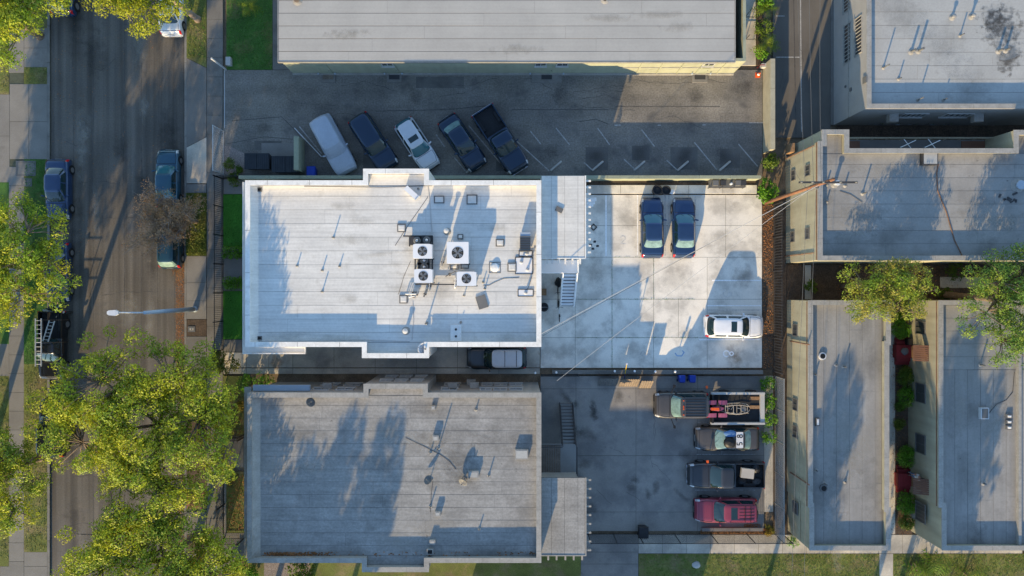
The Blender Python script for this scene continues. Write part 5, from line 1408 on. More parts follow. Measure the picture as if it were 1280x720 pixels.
        if kind == 'sedan':
            for s in (1,-1): seam([(f,s*2.9) for f in (.145,.1,.06,.04)])
            seam([(.04,k*.5) for k in range(6,0,-1)]+[(.04,-k*.5) for k in range(1,7)])
        for s in (1,-1):
            for f in ((.44,.62,.27) if kind != 'pickup' else (.56,.7)): seam([(f,s*k*.5) for k in range(8,15)], w_=.008)
            # crease along the bonnet
            seam([(f,s*1.7) for f in (.76,.82,.88,.93)], 'bonnet_crease', .006, paint_m)
        def patch(nm, f0, f1, k0, k1, mat, off=.008, both=True):
            for s in ((1,-1) if both else (1,)):
                rows_ = []
                for i in range(6):
                    row = []
                    for j in range(6):
                        q = surf(f0+(f1-f0)*i/5, k0+(k1-k0)*j/5, off); row.append((q.x, s*q.y, q.z))
                    rows_.append(row if s > 0 else row[::-1])
                MB().grid(rows_).build(nm, mat, t, smooth=True, local=True)
        patch('headlight', .93, .992, 3.0, 4.9, 'head_lamp')
        if kind != 'pickup': patch('taillight', .006, .05, 3.1, 5.2, 'tail_lamp')
        # nose: grille, plate; tail: plate
        zn = interp(prof,1)*belt
        MB().box(X(1)-.02, X(1)+.012, -hw*.5, hw*.5, zn*.62, zn*.95).build('grille','trim_black',t,local=True)
        MB().box(X(1)+.013, X(1)+.025, -.26, .26, .38, .5).build('front_plate','window_frame',t,local=True)
        MB().box(X(.995), X(1)+.05, -hw*.72, hw*.72, z0+.02, z0+.2).build('front_bumper','trim_black' if kind != 'pickup' else 'chrome',t,local=True)
        if kind != 'pickup':
            MB().box(X(0)-.02, X(0)-.005, -.26, .26, .55, .68).build('rear_plate','window_frame',t,local=True)
            MB().box(X(0)-.05, X(.004), -hw*.75, hw*.75, z0+.05, z0+.25).build('rear_bumper', paint_m, t, local=True)
        # wipers
        for y_ in (-.25,.3):
            x_ = X(b1)+.03; MB().tube((x_,y_,belt*1.0+.06),(x_-.28,y_-.35,belt+.17),.01,n=4).build('wiper','trim_black',t,local=True)
    # mirrors
    for s in (1,-1):
        mm = MB(); xm = X(b1)-.42*L/4.7; m3 = Matrix.Rotation(s*.25,3,'Z')
        mm.loft([[Vector((xm,s*(hw*.88),belt+.02))+Vector((dx,0,dz)) for dx,dz in ((-.03,0),(.05,0),(.05,.06),(-.03,.06))],[Vector((xm-.03,s*(hw+.06),belt+.02))+Vector((dx,0,dz)) for dx,dz in ((-.06,0),(.07,0),(.06,.12),(-.05,.12))],[Vector((xm-.05,s*(hw+.17),belt+.03))+Vector((dx,0,dz)) for dx,dz in ((-.04,0),(.04,0),(.04,.1),(-.04,.1))]])
        mm.build('mirror', pm if cover else (mirror_m or paint_m), t, local=True)
    # wheels
    rw = .33 if kind in ('sedan','hatch') else .38
    for f in (.17 if kind != 'pickup' else .19, .82):
        for s in (1,-1):
            y = s*(wid(f)-.1); x = X(f); m3 = Matrix.Rotation(math.pi/2,3,'X')
            wl = MB().lathe([(rw*.7,-.115),(rw*.95,-.115),(rw,-.08),(rw,.08),(rw*.95,.115),(rw*.7,.115)],(x,y,rw),20,m3).build('wheel','tyre',t,smooth=False,local=True)
            MB().lathe([(rw*.62,.0),(rw*.62,.118),(rw*.2,.125)] if s < 0 else [(rw*.2,-.125),(rw*.62,-.118),(rw*.62,0)],(x,y,rw),16,m3).build('rim','rim',wl,local=True)
            if not cover: MB().lathe([(rw*1.17,-.105),(rw*1.17,.105)],(x,y,rw+.02),20,m3).build('wheel_arch','car_gap',t,local=True)
    if kind == 'pickup':
        xf = X(fr0)-.03; xr = X(0); zb_ = belt*.97; zfl = .72
        for s in (1,-1):
            m = MB(); 
            prof_b = [(hw*.985,z0+.05),(hw,zb_*.6),(hw*.985,zb_-.08),(hw*.95,zb_),(hw*.88,zb_),(hw*.86,zb_-.06),(hw*.86,zfl-.1)]
            m.loft([[(x_,s*y_,z_) for y_,z_ in prof_b] for x_ in ((xf,xr) if s > 0 else (xr,xf))]); m.build('bed_side',paint_m,t,local=True)
            MB().box(X(.11),X(.27),s*hw*.62 if s>0 else -hw*.855,s*hw*.855 if s>0 else -hw*.62,zfl,zfl+.2).build('wheel_well','bed_liner',t,local=True)
            MB().box(xr-.03,xr+.06,s*hw*.97-.05,s*hw*.97+.05,.6,zb_-.05).build('taillight','tail_lamp',t,local=True)
        MB().box(xr+.01,xf,-hw*.86,hw*.86,zfl-.12,zfl).build('bed_floor',bed or 'bed_liner',t,local=True)
        for k in range(7): MB().box(xr+.08,xf-.04,-hw*.55+k*hw*.18,-hw*.55+k*hw*.18+.05,zfl+.001,zfl+.018).build('bed_rib',bed or 'bed_liner',t,local=True)
        MB().box(xr-.02,xr+.06,-hw*.855,hw*.855,z0+.3,zb_-.01).build('tailgate',paint_m,t,local=True)
        MB().box(xr-.16,xr-.03,-hw*.9,hw*.9,z0+.12,z0+.32).build('rear_bumper','chrome',t,local=True)
        MB().box(xf-.04,xf+.03,-hw*.86,hw*.86,zfl,zb_+.02).build('bed_front',paint_m,t,local=True)
    return t

GZ = 0.0
# five cars parked aslant in the top lot
car('covered_car','car under a silver grey fabric cover, leftmost in the slanted row','car',416.5,181,-62,4.9,1.9,1.75,'suv','paint_silver',cover=True)
car('parked_suv','dark navy people carrier second from the left in the slanted row','car',466.5,177.5,-57,4.85,1.88,1.7,'suv','paint_navy_sky',sunroof=False)
car('parked_hatchback','silver hatchback with sunroof in the middle of the slanted row','car',521,180,-57,4.4,1.78,1.55,'hatch','paint_pearl',glass='car_glass_teal',sunroof=True)
car('parked_sedan','dark blue sedan fourth from the left in the slanted row','car',577.5,177.5,-56,4.75,1.82,1.45,'sedan','paint_navy_sky',rear_glass='car_glass_pale')
car('pickup_truck','dark blue pickup with empty bed at the right end of the slanted row','truck',626.5,175.5,-57.5,5.6,1.98,1.8,'pickup','paint_navy_sky')
# centre court
car('parked_sedan','dark blue sedan, left of the two parked side by side nose to the wall','car',815.5,284.5,90.5,4.75,1.82,1.45,'sedan','paint_blue_car',glass='car_glass_teal',rear_glass='car_glass_pale')
car('parked_sedan','dark blue sedan, right of the two parked side by side nose to the wall','car',855,284.5,90,4.75,1.82,1.45,'sedan','paint_blue_car',glass='car_glass_teal',rear_glass='car_glass_pale')
car('parked_hatchback','white car with dark sunroof parked alone on the bright court','car',918.5,408,-1,4.65,1.86,1.6,'hatch','paint_whitecar',glass='car_glass',rear_glass='car_glass',sunroof=True)
car('parked_suv','dark sport utility car with pale blue roof panels in the narrow driveway','car',621,447,180,4.7,1.85,1.7,'suv','paint_charcoal',roof_m='paint_pearl',roof_gaps=(.15,-.62))
# street
GZ = -.12
car('parked_sedan','blue sedan at the left kerb beside the utility lids, nose hidden by foliage','car',70.5,236,-90,4.8,1.84,1.45,'sedan','paint_blue_car')
car('parked_sedan','teal blue sedan at the right kerb with its tail under the bare tree','car',208,223,90,4.7,1.82,1.45,'sedan','paint_teal',glass='car_glass_teal')
car('parked_hatchback','dark teal hatchback at the right kerb with its nose under the bare tree','car',210.5,299,90,4.6,1.78,1.5,'hatch','paint_darkteal',rear_glass='car_glass_pale')
car('parked_sedan','white sedan half hidden under the tree at the top kerb','car',212,5,90,4.7,1.82,1.45,'sedan','paint_whitecar')
car('parked_suv','bright blue car at the top left kerb, mostly under leaves','car',77,-19,90,4.6,1.85,1.6,'suv','paint_blue_car')
car('parked_sedan','slate blue car at the left kerb, mostly under the leafy crown','car',70,340,-90,4.7,1.84,1.45,'sedan','paint_blue_car')
tk = car('pickup_truck','black pickup carrying ladders at the left kerb','truck',64,432,-90,5.4,1.95,1.75,'pickup','paint_black')
car('parked_suv','black car at the left kerb hidden under the big tree','car',64,535,90,4.7,1.88,1.65,'suv','paint_black')
GZ = 0.0
# lower court
car('parked_coupe','battered dark grey car carrying a number panel on its roof','car',910,548.5,180,5.1,1.95,1.4,'sedan','paint_dullgrey',glass='car_glass_pale',belt=.92)
car('pickup_truck','black pickup with a loaded bed between the battered car and the maroon one','truck',907,593.5,180,6.0,2.05,1.85,'pickup','paint_charcoal')
car('parked_suv','maroon sport utility car with roof bars lowest in the court','car',907.5,637.5,180,4.95,1.95,1.72,'suv','paint_maroon',rails=True,sunroof=True,crossbars=True,mirror_m='paint_maroon')
ft = car('flatbed_truck','long grey crew cab truck with a railed flat bed in the lower court','truck',853,507,180,4.25,2.1,2.0,'suv','paint_dullgrey',glass='car_glass_pale',zc=1.0)

# flat bed behind the cab: deck (> rails, planks)
def ftb(mb, name, mat, parent):
    l = ft.location
    mb.v = [(-(x-l.x), -(y-l.y), z) for x, y, z in mb.v]
    return mb.build(name, mat, parent, local=True)
a = P(888,490,1.0); b_ = P(954.5,530,1.0)
fb = ftb(MB().box(a.x,b_.x,b_.y,a.y,.82,.96),'flat_bed','bed_liner',ft)
for y0,y1 in ((a.y-.16,a.y),(b_.y,b_.y+.16)): ftb(MB().box(a.x,b_.x,y0,y1,.962,1.3),'side_rail','window_frame',fb)
ftb(MB().box(b_.x-.32,b_.x,b_.y+.163,a.y-.163,.962,1.22),'tail_ramp','window_frame',fb)
ftb(MB().box(a.x,a.x+.12,b_.y+.163,a.y-.163,.962,1.5),'headboard','trim_black',fb)
for yy in (498,509):
    c = P(944,yy,1.0); ftb(MB().box(c.x-.42,c.x+.42,c.y-.13,c.y+.13,.963,1.02),'deck_plank','wood',fb)
for x in (905,938):
    for s in (0,1):
        y = (a.y-.1) if s else (b_.y+.1); m3 = Matrix.Rotation(math.pi/2,3,'X')
        ftb(MB().lathe([(.3,-.14),(.42,-.12),(.42,.12),(.3,.14)],(P(x,0,.4).x,y+(.02 if s else -.02),.42),18,m3),'wheel','tyre',ft)
ftb(MB().bar((P(880,0,.6).x,P(0,509.5,.6).y,.6),(a.x+.5,P(0,509.5,.6).y,.75),.2,.15),'hitch','trim_black',ft)
# roof ribs and marker lamps of the truck
zr_ = 2.0+.02
for k in range(7):
    y = -.66+k*.22
    MB().box(-1.6,-.0,y-.02,y+.02,zr_-.05,zr_+.02).build('roof_rib','trim_black',ft,local=True)
for y in (-.55,-.12,.0,.12,.55): MB().box(.12,.2,y-.04,y+.04,zr_-.03,zr_+.035).build('marker_lamp','orange',ft,local=True)
for s in (-1,1):
    m = MB(); m.tube((.95,s*1.0,1.25),(.75,s*1.55,1.35),.03,n=6); m.obox((.72,s*1.6,1.4),(.12,.2,.3)); m.build('tow_mirror','trim_black',ft,local=True)

# quad bike with pink fenders, and a pale tube frame, both on the deck
q = thing('quad_bike','quad bike with pink fenders riding on the flat bed','quad bike',P(894,509.5,.97))
MB().loft([[(x_,w_*s_,z_) for s_ in (-1,1)]+[(x_,w_*s_*.7,z_+.12) for s_ in (1,-1)] for x_,w_,z_ in ((-.55,.1,.5),(-.2,.16,.55),(.2,.2,.5),(.5,.12,.45))]).build('body','pink',q,local=True)
MB().loft([[(x_,y_,z_) for y_,z_ in ((-.12,.62),(.12,.62),(.1,.72),(-.1,.72))] for x_ in (-.5,.1)]).build('seat','orange',q,local=True)
for sx in (-1,1):
    for sy in (-1,1):
        MB().lathe([(.12,-.12),(.26,-.1),(.28,0),(.26,.1),(.12,.12)],(sx*.42,sy*.5,.28),14,Matrix.Rotation(math.pi/2,3,'X')).build('wheel','tyre',q,local=True)
        MB().loft([[(sx*.42+dx*.34,sy*y_,z_+.08*(1-abs(dx))) for y_,z_ in ((.34,.56),(.66,.54),(.66,.59),(.34,.62))] for dx in (-1,-.4,.4,1)]).build('fender','pink',q,local=True)
h = MB(); h.tube((.25,0,.6),(.15,0,.85),.03,n=6); h.tube((.1,-.36,.88),(.1,.36,.88),.02,n=6); h.build('handlebar','trim_black',q,local=True)
fr2 = thing('tube_frame','pale rusty tubular buggy frame lying on the flat bed','frame',P(918,510,.97))
rr = random.Random(3)
def tb_(pts, r=.025, mat='bone', nm='tube'): MB().ptube(pts, r, 6).build(nm, mat, fr2, local=True)
for s in (-1,1):
    tb_([(-1.1,s*.2,.2),(-.5,s*.42,.25),(.3,s*.45,.3),(.9,s*.35,.25),(1.15,s*.1,.2)])
    tb_([(-.9,s*.22,.6),(-.2,s*.34,.7),(.4,s*.32,.68),(.95,s*.2,.5)])
    for x in (-.9,-.3,.3,.85): tb_([(x,s*.32,.24),(x+.05,s*.3,.64)],.02)
for x,z in ((-.9,.6),(-.3,.7),(.3,.68),(.85,.52),(-.6,.24),(.1,.28),(.7,.26)): tb_([(x,-.33,z),(x,.33,z)],.022)
for k in range(9):
    x=rr.uniform(-.9,.8); y=rr.uniform(-.25,.25); tb_([(x,y,.35),(x+rr.uniform(-.4,.4),y+rr.uniform(-.3,.3),.55)],.02,rr.choice(['bone','rust_edge','galv']),'strut')
MB().lathe([(.2,0),(.24,.1),(.2,.3)],(.55,0,.3),12).build('engine_drum','mid_grey',fr2,local=True)
# race number panel, blue cloth and black bag on the battered car
zr2 = 1.42
bd = thing('number_panel','white panel with a black 58 lying on the battered car roof','sign',P(924.5,550,zr2+.03))
MB().box(-.27,.27,-.62,.62,0,.03).build('board','cloth_white',bd,local=True)
def stroke(segs, w, c, sc, rot, parent, mat, z, nm='digit'):
    m = MB(); cs, sn = math.cos(rot), math.sin(rot)
    for i,(a,b2) in enumerate(segs):
        a = Vector((c[0]+(a[0]*cs-a[1]*sn)*sc, c[1]+(a[0]*sn+a[1]*cs)*sc)); b2 = Vector((c[0]+(b2[0]*cs-b2[1]*sn)*sc, c[1]+(b2[0]*sn+b2[1]*cs)*sc))
        d = (b2-a).normalized(); n = Vector((-d.y,d.x))*w/2; e = d*w*.3; zz = z+i*.0004
        m.add([(*(a-n-e),zz),(*(b2-n+e),zz),(*(b2+n+e),zz),(*(a+n-e),zz)],[(0,1,2,3)])
    return m.build(nm, mat, parent, local=True)
stroke(arc(0,.5,.42,.42,0,360,16)+arc(0,-.45,.5,.5,0,360,16), .07, (0,.3), .22, math.pi/2, bd, 'car_gap', .034)
stroke([((.4,.95),(-.35,.95)),((-.35,.95),(-.4,.15))]+arc(0,-.35,.45,.5,130,-130,14), .07, (0,-.3), .22, math.pi/2, bd, 'car_gap', .034)
def lump(name, label, cat, px, py, z, rx, ry, rz, mat, seed, n=12):
    rr = random.Random(seed); rows_ = []
    for i in range(6):
        v = i/5*math.pi/2; row = []
        for k in range(n):
            a = 2*math.pi*k/n; j = 1+rr.uniform(-.16,.16)
            row.append((rx*math.cos(a)*math.cos(v*.98)*j, ry*math.sin(a)*math.cos(v*.98)*j, rz*math.sin(v)*(1+rr.uniform(-.1,.1))))
        rows_.append(row)
    o = MB().loft(rows_).build(name, mat, smooth=True, local=True); o.location = P(px,py,z); return tag(o,label,cat)
lump('tarp','crumpled blue cloth on the battered car roof','cloth',913,542,zr2,.5,.28,.12,'cloth_blue',1)
lump('bag','black bag heap beside the blue cloth on the battered car roof','bag',912,553,zr2,.48,.42,.28,'trim_black',2)
# load of the black pickup
o = MB().obox(P(934,591.5,1.25),(1.0,.75,.28),rz=-.12).build('box','cardboard',origin=P(934,591.5,1.1)); tag(o,'pale cardboard box in the loaded pickup bed','box')
lump('bag','dark bag left of the cardboard box in the pickup bed','bag',927,600,.72,.4,.35,.4,'bed_liner',4); lump('bag','dark bag right of the cardboard box in the pickup bed','bag',944,585,.72,.4,.5,.45,'bin_black',5)
lump('bag','grey bag at the tail of the loaded pickup bed','bag',945,601,.72,.4,.3,.35,'dark_grey',6)
for x,y,lab in ((884.5,577,'orange marker flag on the nose side of the loaded pickup'),(883.5,484,'orange marker flag above the flat bed')):
    o = MB().obox(P(x,y,1.5),(.16,.2,.1),rz=.2); o.tube(P(x,y,0),P(x,y,1.45),.03,n=6); o = o.build('marker','orange',origin=P(x,y,0)); tag(o,lab,'marker')

# ladders on the black pickup
def ladder(name, label, a, b_, w, n, mat, z0, z1):
    a = P(*a,z0); b_ = P(*b_,z1); d = (b_-a); L = d.length; d.normalize(); s = Vector((-d.y,d.x,0)).normalized()*w/2
    t = thing(name,label,'ladder',a)
    for k in (-1,1): MB().bar(a+s*k,b_+s*k,.05,.09).build('side_rail',mat,t)
    for i in range(n): 
        c = a+d*(L*(i+.5)/n); MB().tube(c-s,c+s,.022,n=6).build('rung',mat,t)
    return t
ladder('ladder','long aluminium ladder on the left rack of the black pickup',(48,398),(48,458),.45,11,'light_metal',1.85,1.85)
ladder('ladder','short slanted ladder in the bed of the black pickup',(65,401),(57,427),.42,6,'light_metal',1.0,1.45)
rk = thing('ladder_rack','dark steel ladder rack standing on the black pickup','rack',(tk.location.x,tk.location.y,0))
for y in (400,428,452):
    c0 = P(45,y,1.78); c1 = P(78,y,1.78)
    MB().bar(c0,c1,.06,.05).build('crossbar','trim_black',rk)
    for c in (c0,c1): 
        MB().tube((c.x+(.25 if c is c0 else -.1),c.y,.9 if y < 440 else 1.2),(c.x+(.25 if c is c0 else -.1),c.y,1.76),.03,n=6).build('upright','trim_black',rk)

# motorcycle at the left kerb
def motorbike(label, px, py, heading, mat):
    t = thing('motorcycle',label,'motorcycle',(P(px,py,.4).x,P(px,py,.4).y,-.12),math.radians(heading))
    m3 = Matrix.Rotation(math.pi/2,3,'X')
    for x in (-.68,.7): 
        w_ = MB().lathe([(.2,-.06),(.3,-.055),(.32,0),(.3,.055),(.2,.06)],(x,0,.32),18,m3).build('wheel','tyre',t,local=True)
        MB().lathe([(.18,-.03),(.18,.03)],(x,0,.32),14,m3).build('rim','rim',w_,local=True)
    MB().loft([[(x_,w_*c_,z_+h_*s_) for c_,s_ in ((-1,0),(-.6,1),(.6,1),(1,0),(.6,-.6),(-.6,-.6))] for x_,w_,z_,h_ in ((-.1,.1,.72,.08),(.12,.17,.8,.14),(.4,.15,.82,.12),(.52,.06,.8,.06))]).build('tank',mat,t,smooth=True,local=True)
    MB().loft([[(x_,w_*c_,z_+h_*s_) for c_,s_ in ((-1,0),(-.7,1),(.7,1),(1,0),(.6,-.6),(-.6,-.6))] for x_,w_,z_,h_ in ((-.85,.06,.78,.03),(-.6,.13,.74,.05),(-.1,.11,.7,.06))]).build('seat','trim_black',t,smooth=True,local=True)
    MB().obox((.05,0,.42),(.5,.3,.36)).build('engine','dark_grey',t,local=True)
    f = MB(); 
    for s in (-1,1): f.tube((.7,s*.09,.32),(.48,s*.09,.95),.03,n=6)
    f.build('fork','chrome',t,local=True)
    h = MB(); h.ptube([(.3,-.4,.98),(.45,-.18,1.02),(.45,.18,1.02),(.3,.4,.98)],.02,6); h.build('handlebar','trim_black',t,local=True)
    MB().lathe([(.05,0),(.1,.06),(.1,.1)],(.6,0,.9),12,Matrix.Rotation(math.pi/2,3,'Y')).build('headlight','head_lamp',t,local=True)
    for s in (-1,1): MB().obox((.36,s*.42,1.14),(.05,.14,.09)).build('mirror','chrome',t,local=True)
    MB().tube((-.1,.2,.35),(-.8,.22,.45),.05,n=8).build('exhaust','chrome',t,local=True)
    return t
motorbike('black motorcycle parked between the slate blue car and the ladder pickup',73,388,-12,'paint_black')
# ------------------------------------------------------------------ plants
NR = np.random.default_rng(4)
def mesh_np(name, V, Fq, mat):
    me = bpy.data.meshes.new(name)
    nv = len(V); nf = len(Fq); k = Fq.shape[1]
    me.vertices.add(nv); me.vertices.foreach_set('co', V.astype(np.float32).ravel())
    me.loops.add(nf*k); me.loops.foreach_set('vertex_index', Fq.astype(np.int32).ravel())
    me.polygons.add(nf); me.polygons.foreach_set('loop_start', np.arange(0, nf*k, k, dtype=np.int32))
    me.polygons.foreach_set('loop_total', np.full(nf, k, dtype=np.int32))
    me.update(calc_edges=True); me.materials.append(MAT[mat]); return me

def leaf_quads(cen, nor, size, aspect=.55, curl=.12):
    """diamond leaves at centres with given normals; sizes array"""
    n = len(cen)
    nor = nor/np.linalg.norm(nor, axis=1, keepdims=True)
    rnd = NR.normal(size=(n,3)); t = np.cross(nor, rnd); t /= np.linalg.norm(t, axis=1, keepdims=True)+1e-9
    s = np.cross(nor, t)
    L = size[:,None]; W = L*aspect
    v = np.stack([cen - t*L, cen + s*W - nor*L*curl, cen + t*L - nor*L*curl, cen - s*W - nor*L*curl], 1).reshape(-1,3)
    f = np.arange(n*4).reshape(n,4)
    return v, f

def clump_leaves(cl, per, size, up=.5):
    """cl: (n,4) x,y,z,r  -> leaf centres & normals on little puffs"""
    n = len(cl); d = NR.normal(size=(n,per,3)); d[:,:,2] += up*.5
    d /= np.linalg.norm(d, axis=2, keepdims=True)
    rad = NR.uniform(.72,1.05,size=(n,per,1))
    c = cl[:,None,:3] + d*rad*cl[:,None,3:4]*np.array([1,1,.8])
    nn = d + NR.normal(size=d.shape)*.55 + np.array([-.12,-.4,up])*.6
    return c.reshape(-1,3), nn.reshape(-1,3), NR.uniform(.7,1.25,size=n*per)*size

def lobes_to_clumps(lobes, dens, cr, zmin=-.45, drop=.12):
    out = []
    for (x,y,z,r,rz) in lobes:
        m = max(5, int(dens*r*r)); d = NR.normal(size=(m*2,3)); d /= np.linalg.norm(d,axis=1,keepdims=True)
        d = d[d[:,2] > zmin][:m]
        rad = NR.uniform(.62,1.06,size=(len(d),1))
        p = np.array([x,y,z]) + d*rad*np.array([r,r,rz])
        keep = NR.uniform(size=len(d)) > drop
        out.append(np.concatenate([p, NR.uniform(.6,1.25,size=(len(d),1))*cr],1)[keep])
    return np.concatenate(out)

def limb(mb, a, b_, r0, r1, rr, seg=5, wob=.12):
    a = Vector(a); b_ = Vector(b_); pts = []; rs = []
    L = (b_-a).length
    for k in range(seg+1):
        f = k/seg; p = a+(b_-a)*f
        if 0 < k < seg: p += Vector((rr.uniform(-1,1),rr.uniform(-1,1),rr.uniform(-.5,1)))*wob*L*.3
        p.z += math.sin(f*math.pi)*L*.06
        pts.append(p); rs.append(r0+(r1-r0)*f)
    mb.ptube(pts, rs, 7); return pts

def tree(name, label, base, hgt, R_, cz, crown_rz, mat, seed, trunk_r=.28, nl=40, lobe=(.16,.3), dens=26, cr=.36, per=14, leaf=.115, bark='bark', lean=(0,0), group=None, extra=(), sparse=.12, base_z=0., spread=1.0, trunk_top=None, cut=None, puff=0):
    rr = random.Random(seed)
    bx_ = Vector((base[0], base[1], base_z)); t = thing(name, label, 'tree', bx_, group=group)
    cen = Vector((lean[0], lean[1], cz))
    lobes = []
    for k in range(nl):
        for _ in range(30):
            u = Vector((rr.gauss(0,1), rr.gauss(0,1), rr.gauss(.35,.7))).normalized()*(rr.uniform(.1,1)**.6)
            r = R_*rr.uniform(*lobe)
            p = cen + Vector((u.x*(R_-r*.8)*spread, u.y*(R_-r*.8), u.z*crown_rz))
            if cut is None or cut(p+bx_): break
        else: continue
        lobes.append((p.x,p.y,p.z,r,r*.62))
    for (x,y,z,r) in extra: lobes.append((x-bx_.x,y-bx_.y,z,r,r*.62))
    if puff:
        cs = []; ns = []
        for (x,y,z,r,_) in lobes:
            k = int(puff*r*r); d = NR.normal(size=(k,3)); d[:,2] += .35; d /= np.linalg.norm(d,axis=1,keepdims=True)
            wob = 1+.22*np.sin(d[:,:1]*5+x*9)*np.cos(d[:,1:2]*5+y*7)
            cs.append(np.array([x,y,z])+d*wob*NR.uniform(.7,1.06,size=(k,1))*r*np.array([1,1,.7])); ns.append(d+NR.normal(size=d.shape)*.38+np.array([-.03,-.1,.15]))
        c = np.concatenate(cs); n_ = np.concatenate(ns); s = NR.uniform(.7,1.3,size=len(c))*leaf
    else:
        cl = lobes_to_clumps(lobes, dens, cr, drop=sparse)
        c, n_, s = clump_leaves(cl, per, leaf)
    v, f = leaf_quads(c, n_, s)
    me = mesh_np('crown', v, f, mat); o = bpy.data.objects.new('crown', me); COL.objects.link(o); o.parent = t
    tm = MB(); tt = trunk_top or cz-crown_rz*.75
    pts = [Vector((0,0,-.1)), Vector((lean[0]*.1,lean[1]*.1,tt*.4)), Vector((lean[0]*.35,lean[1]*.35,tt))]
    tm.ptube([pts[0],pts[0]+Vector((0,0,.3)),pts[1],pts[2],pts[2]+Vector((lean[0]*.08,lean[1]*.08,.5)),pts[2]+Vector((lean[0]*.12,lean[1]*.12,1.0))],[trunk_r*1.5,trunk_r*1.05,trunk_r*.9,trunk_r*.7,trunk_r*.4,.02],10)
    tm.build('trunk', bark, t, smooth=True, local=True)
    lm = MB(); mains = []
    for k in range(6):
        a = k*math.pi/3+rr.uniform(-.3,.3); e = cen+Vector((math.cos(a)*R_*.5,math.sin(a)*R_*.5,rr.uniform(-.2,.35)*crown_rz))
        mains.append((e, limb(lm, pts[2], e, trunk_r*.42, trunk_r*.15, rr)))
    for (x,y,z,r,_) in lobes:
        q = Vector((x,y,z)); e, pp = min(mains, key=lambda m: min((w-q).length for w in m[1][2:]))
        s0 = min(pp[2:], key=lambda w: (w-q).length)
        limb(lm, s0, q, trunk_r*.17, trunk_r*.06, rr, 4)
        for _k in range(2):
            limb(lm, q, q+Vector((rr.uniform(-1,1),rr.uniform(-1,1),rr.uniform(-.2,.6)))*r, trunk_r*.07, .01, rr, 3)
    lm.build('limbs', bark, t, smooth=True, local=True)
    return t

def shrub(name, label, px, py, r, h, mat, seed, group=None, leaf=.06, per=10, dens=60, z=0., cr=.14, cat='shrub'):
    rr = random.Random(seed); c0 = P(px,py,z+h*.5); t = thing(name,label,cat,(c0.x,c0.y,z),group=group)
    lobes = [(0,0,h*.55,r*.8,h*.45)] + [(math.cos(a)*r*.45,math.sin(a)*r*.45,h*rr.uniform(.35,.7),r*rr.uniform(.35,.55),h*.3) for a in [rr.uniform(0,6.3) for _ in range(6)]]
    cl = lobes_to_clumps(lobes, dens/max(r,.3), cr, -.3, .05); c, n_, s = clump_leaves(cl, per, leaf)
    v, f = leaf_quads(c, n_, s); me = mesh_np('foliage', v, f, mat); o = bpy.data.objects.new('foliage', me); COL.objects.link(o); o.parent = t
    m = MB()
    for k in range(4): limb(m, (0,0,-.03), (rr.uniform(-.5,.5)*r, rr.uniform(-.5,.5)*r, h*.6), .03, .01, rr, 3)
    m.build('stems','bark',t,local=True); return t

def hedge(label, x0,y0,x1,y1,h,mat,seed):
    a = P(x0,y1,h*.6); b_ = P(x1,y0,h*.6); t = thing('hedge',label,'hedge',((a.x+b_.x)/2,(a.y+b_.y)/2,0))
    n = int((b_.x-a.x)*(b_.y-a.y)*85); p = np.stack([NR.uniform(a.x,b_.x,n)-t.location.x, NR.uniform(a.y,b_.y,n)-t.location.y, NR.uniform(.1,h,n)**1., NR.uniform(.1,.2,n)],1)
    c, n_, s = clump_leaves(p, 11, .06); v, f = leaf_quads(c,n_,s); me = mesh_np('foliage',v,f,mat); o = bpy.data.objects.new('foliage',me); COL.objects.link(o); o.parent = t
    m = MB(); rr = random.Random(seed)
    for k in range(8): 
        x,y = rr.uniform(a.x,b_.x)-t.location.x, rr.uniform(a.y,b_.y)-t.location.y; m.tube((x,y,-.03),(x,y,h*.7),.02,n=5)
    m.build('stems','bark',t,local=True)

def fronds(name, label, px, py, n, L, mat, seed, z=0., h=.6, group=None):
    rr = random.Random(seed); c = P(px,py,z+h); t = thing(name,label,'palm',(c.x,c.y,z),group=group)
    m = MB()
    for k in range(n):
        a = rr.uniform(0,6.3); el = rr.uniform(.15,1.2); l = L*rr.uniform(.7,1.1); d = Vector((math.cos(a),math.sin(a),0)); s = Vector((-d.y,d.x,0))
        pts = []
        for i in range(9):
            u = i/8; pts.append(d*(l*u*math.cos(el*.5))+Vector((0,0,h+l*(math.sin(el)*u-.75*u*u))))
        for i in range(8):
            p = pts[i]; dr = (pts[i+1]-p)
            for sg in (-1,1):
                tip = p+dr*.9+s*sg*l*.26*math.sin(math.pi*(.15+.8*i/8))+Vector((0,0,-.05)); m.add([p,p+dr*.5,tip,p+dr*.12],[(0,1,2,3)])
    m.build('fronds',mat,t,local=True); MB().lathe([(.1,0),(.12,h*.5),(.08,h)],(0,0,0),8).build('trunk','bark',t,local=True); return t

def base_of(px, py): p = P(px,py); return (p.x, p.y)
# street trees
def proj(p): k = F/(H-p.z); return 640+p.x*k, 360-p.y*k
def keep_out(*circ):
    def ok(p):
        x, y = proj(p)
        return all((x-cx)**2+(y-cy)**2 > r*r for cx,cy,r in circ)
    return ok
HOLES = ((98,625,36),(112,472,16),(262,418,22),(306,450,18),(306,650,40),(46,478,14))
tree('street_tree','largest yellow green tree spreading over the street beside the lamp',base_of(247,515),10.2,8.1,7.2,2.2,'leaf_street',101,.34,270,(.055,.125),15,.58,42,.08,puff=430,lean=(-.7,.2),cut=keep_out(*HOLES))
tree('street_tree','yellow green tree at the bottom of the street in front of the grey building',base_of(247,668),9.8,7.2,7.0,2.0,'leaf_street',102,.3,205,(.07,.145),15,.58,42,.08,puff=430,cut=keep_out(*HOLES))
tree('street_tree','tree at the lower left kerb reaching over the far sidewalk',base_of(50,572),10,4.3,7.0,1.7,'leaf_street',103,.28,100,(.085,.17),15,.56,42,.08,puff=430,lean=(2.0,0),cut=keep_out(*HOLES))
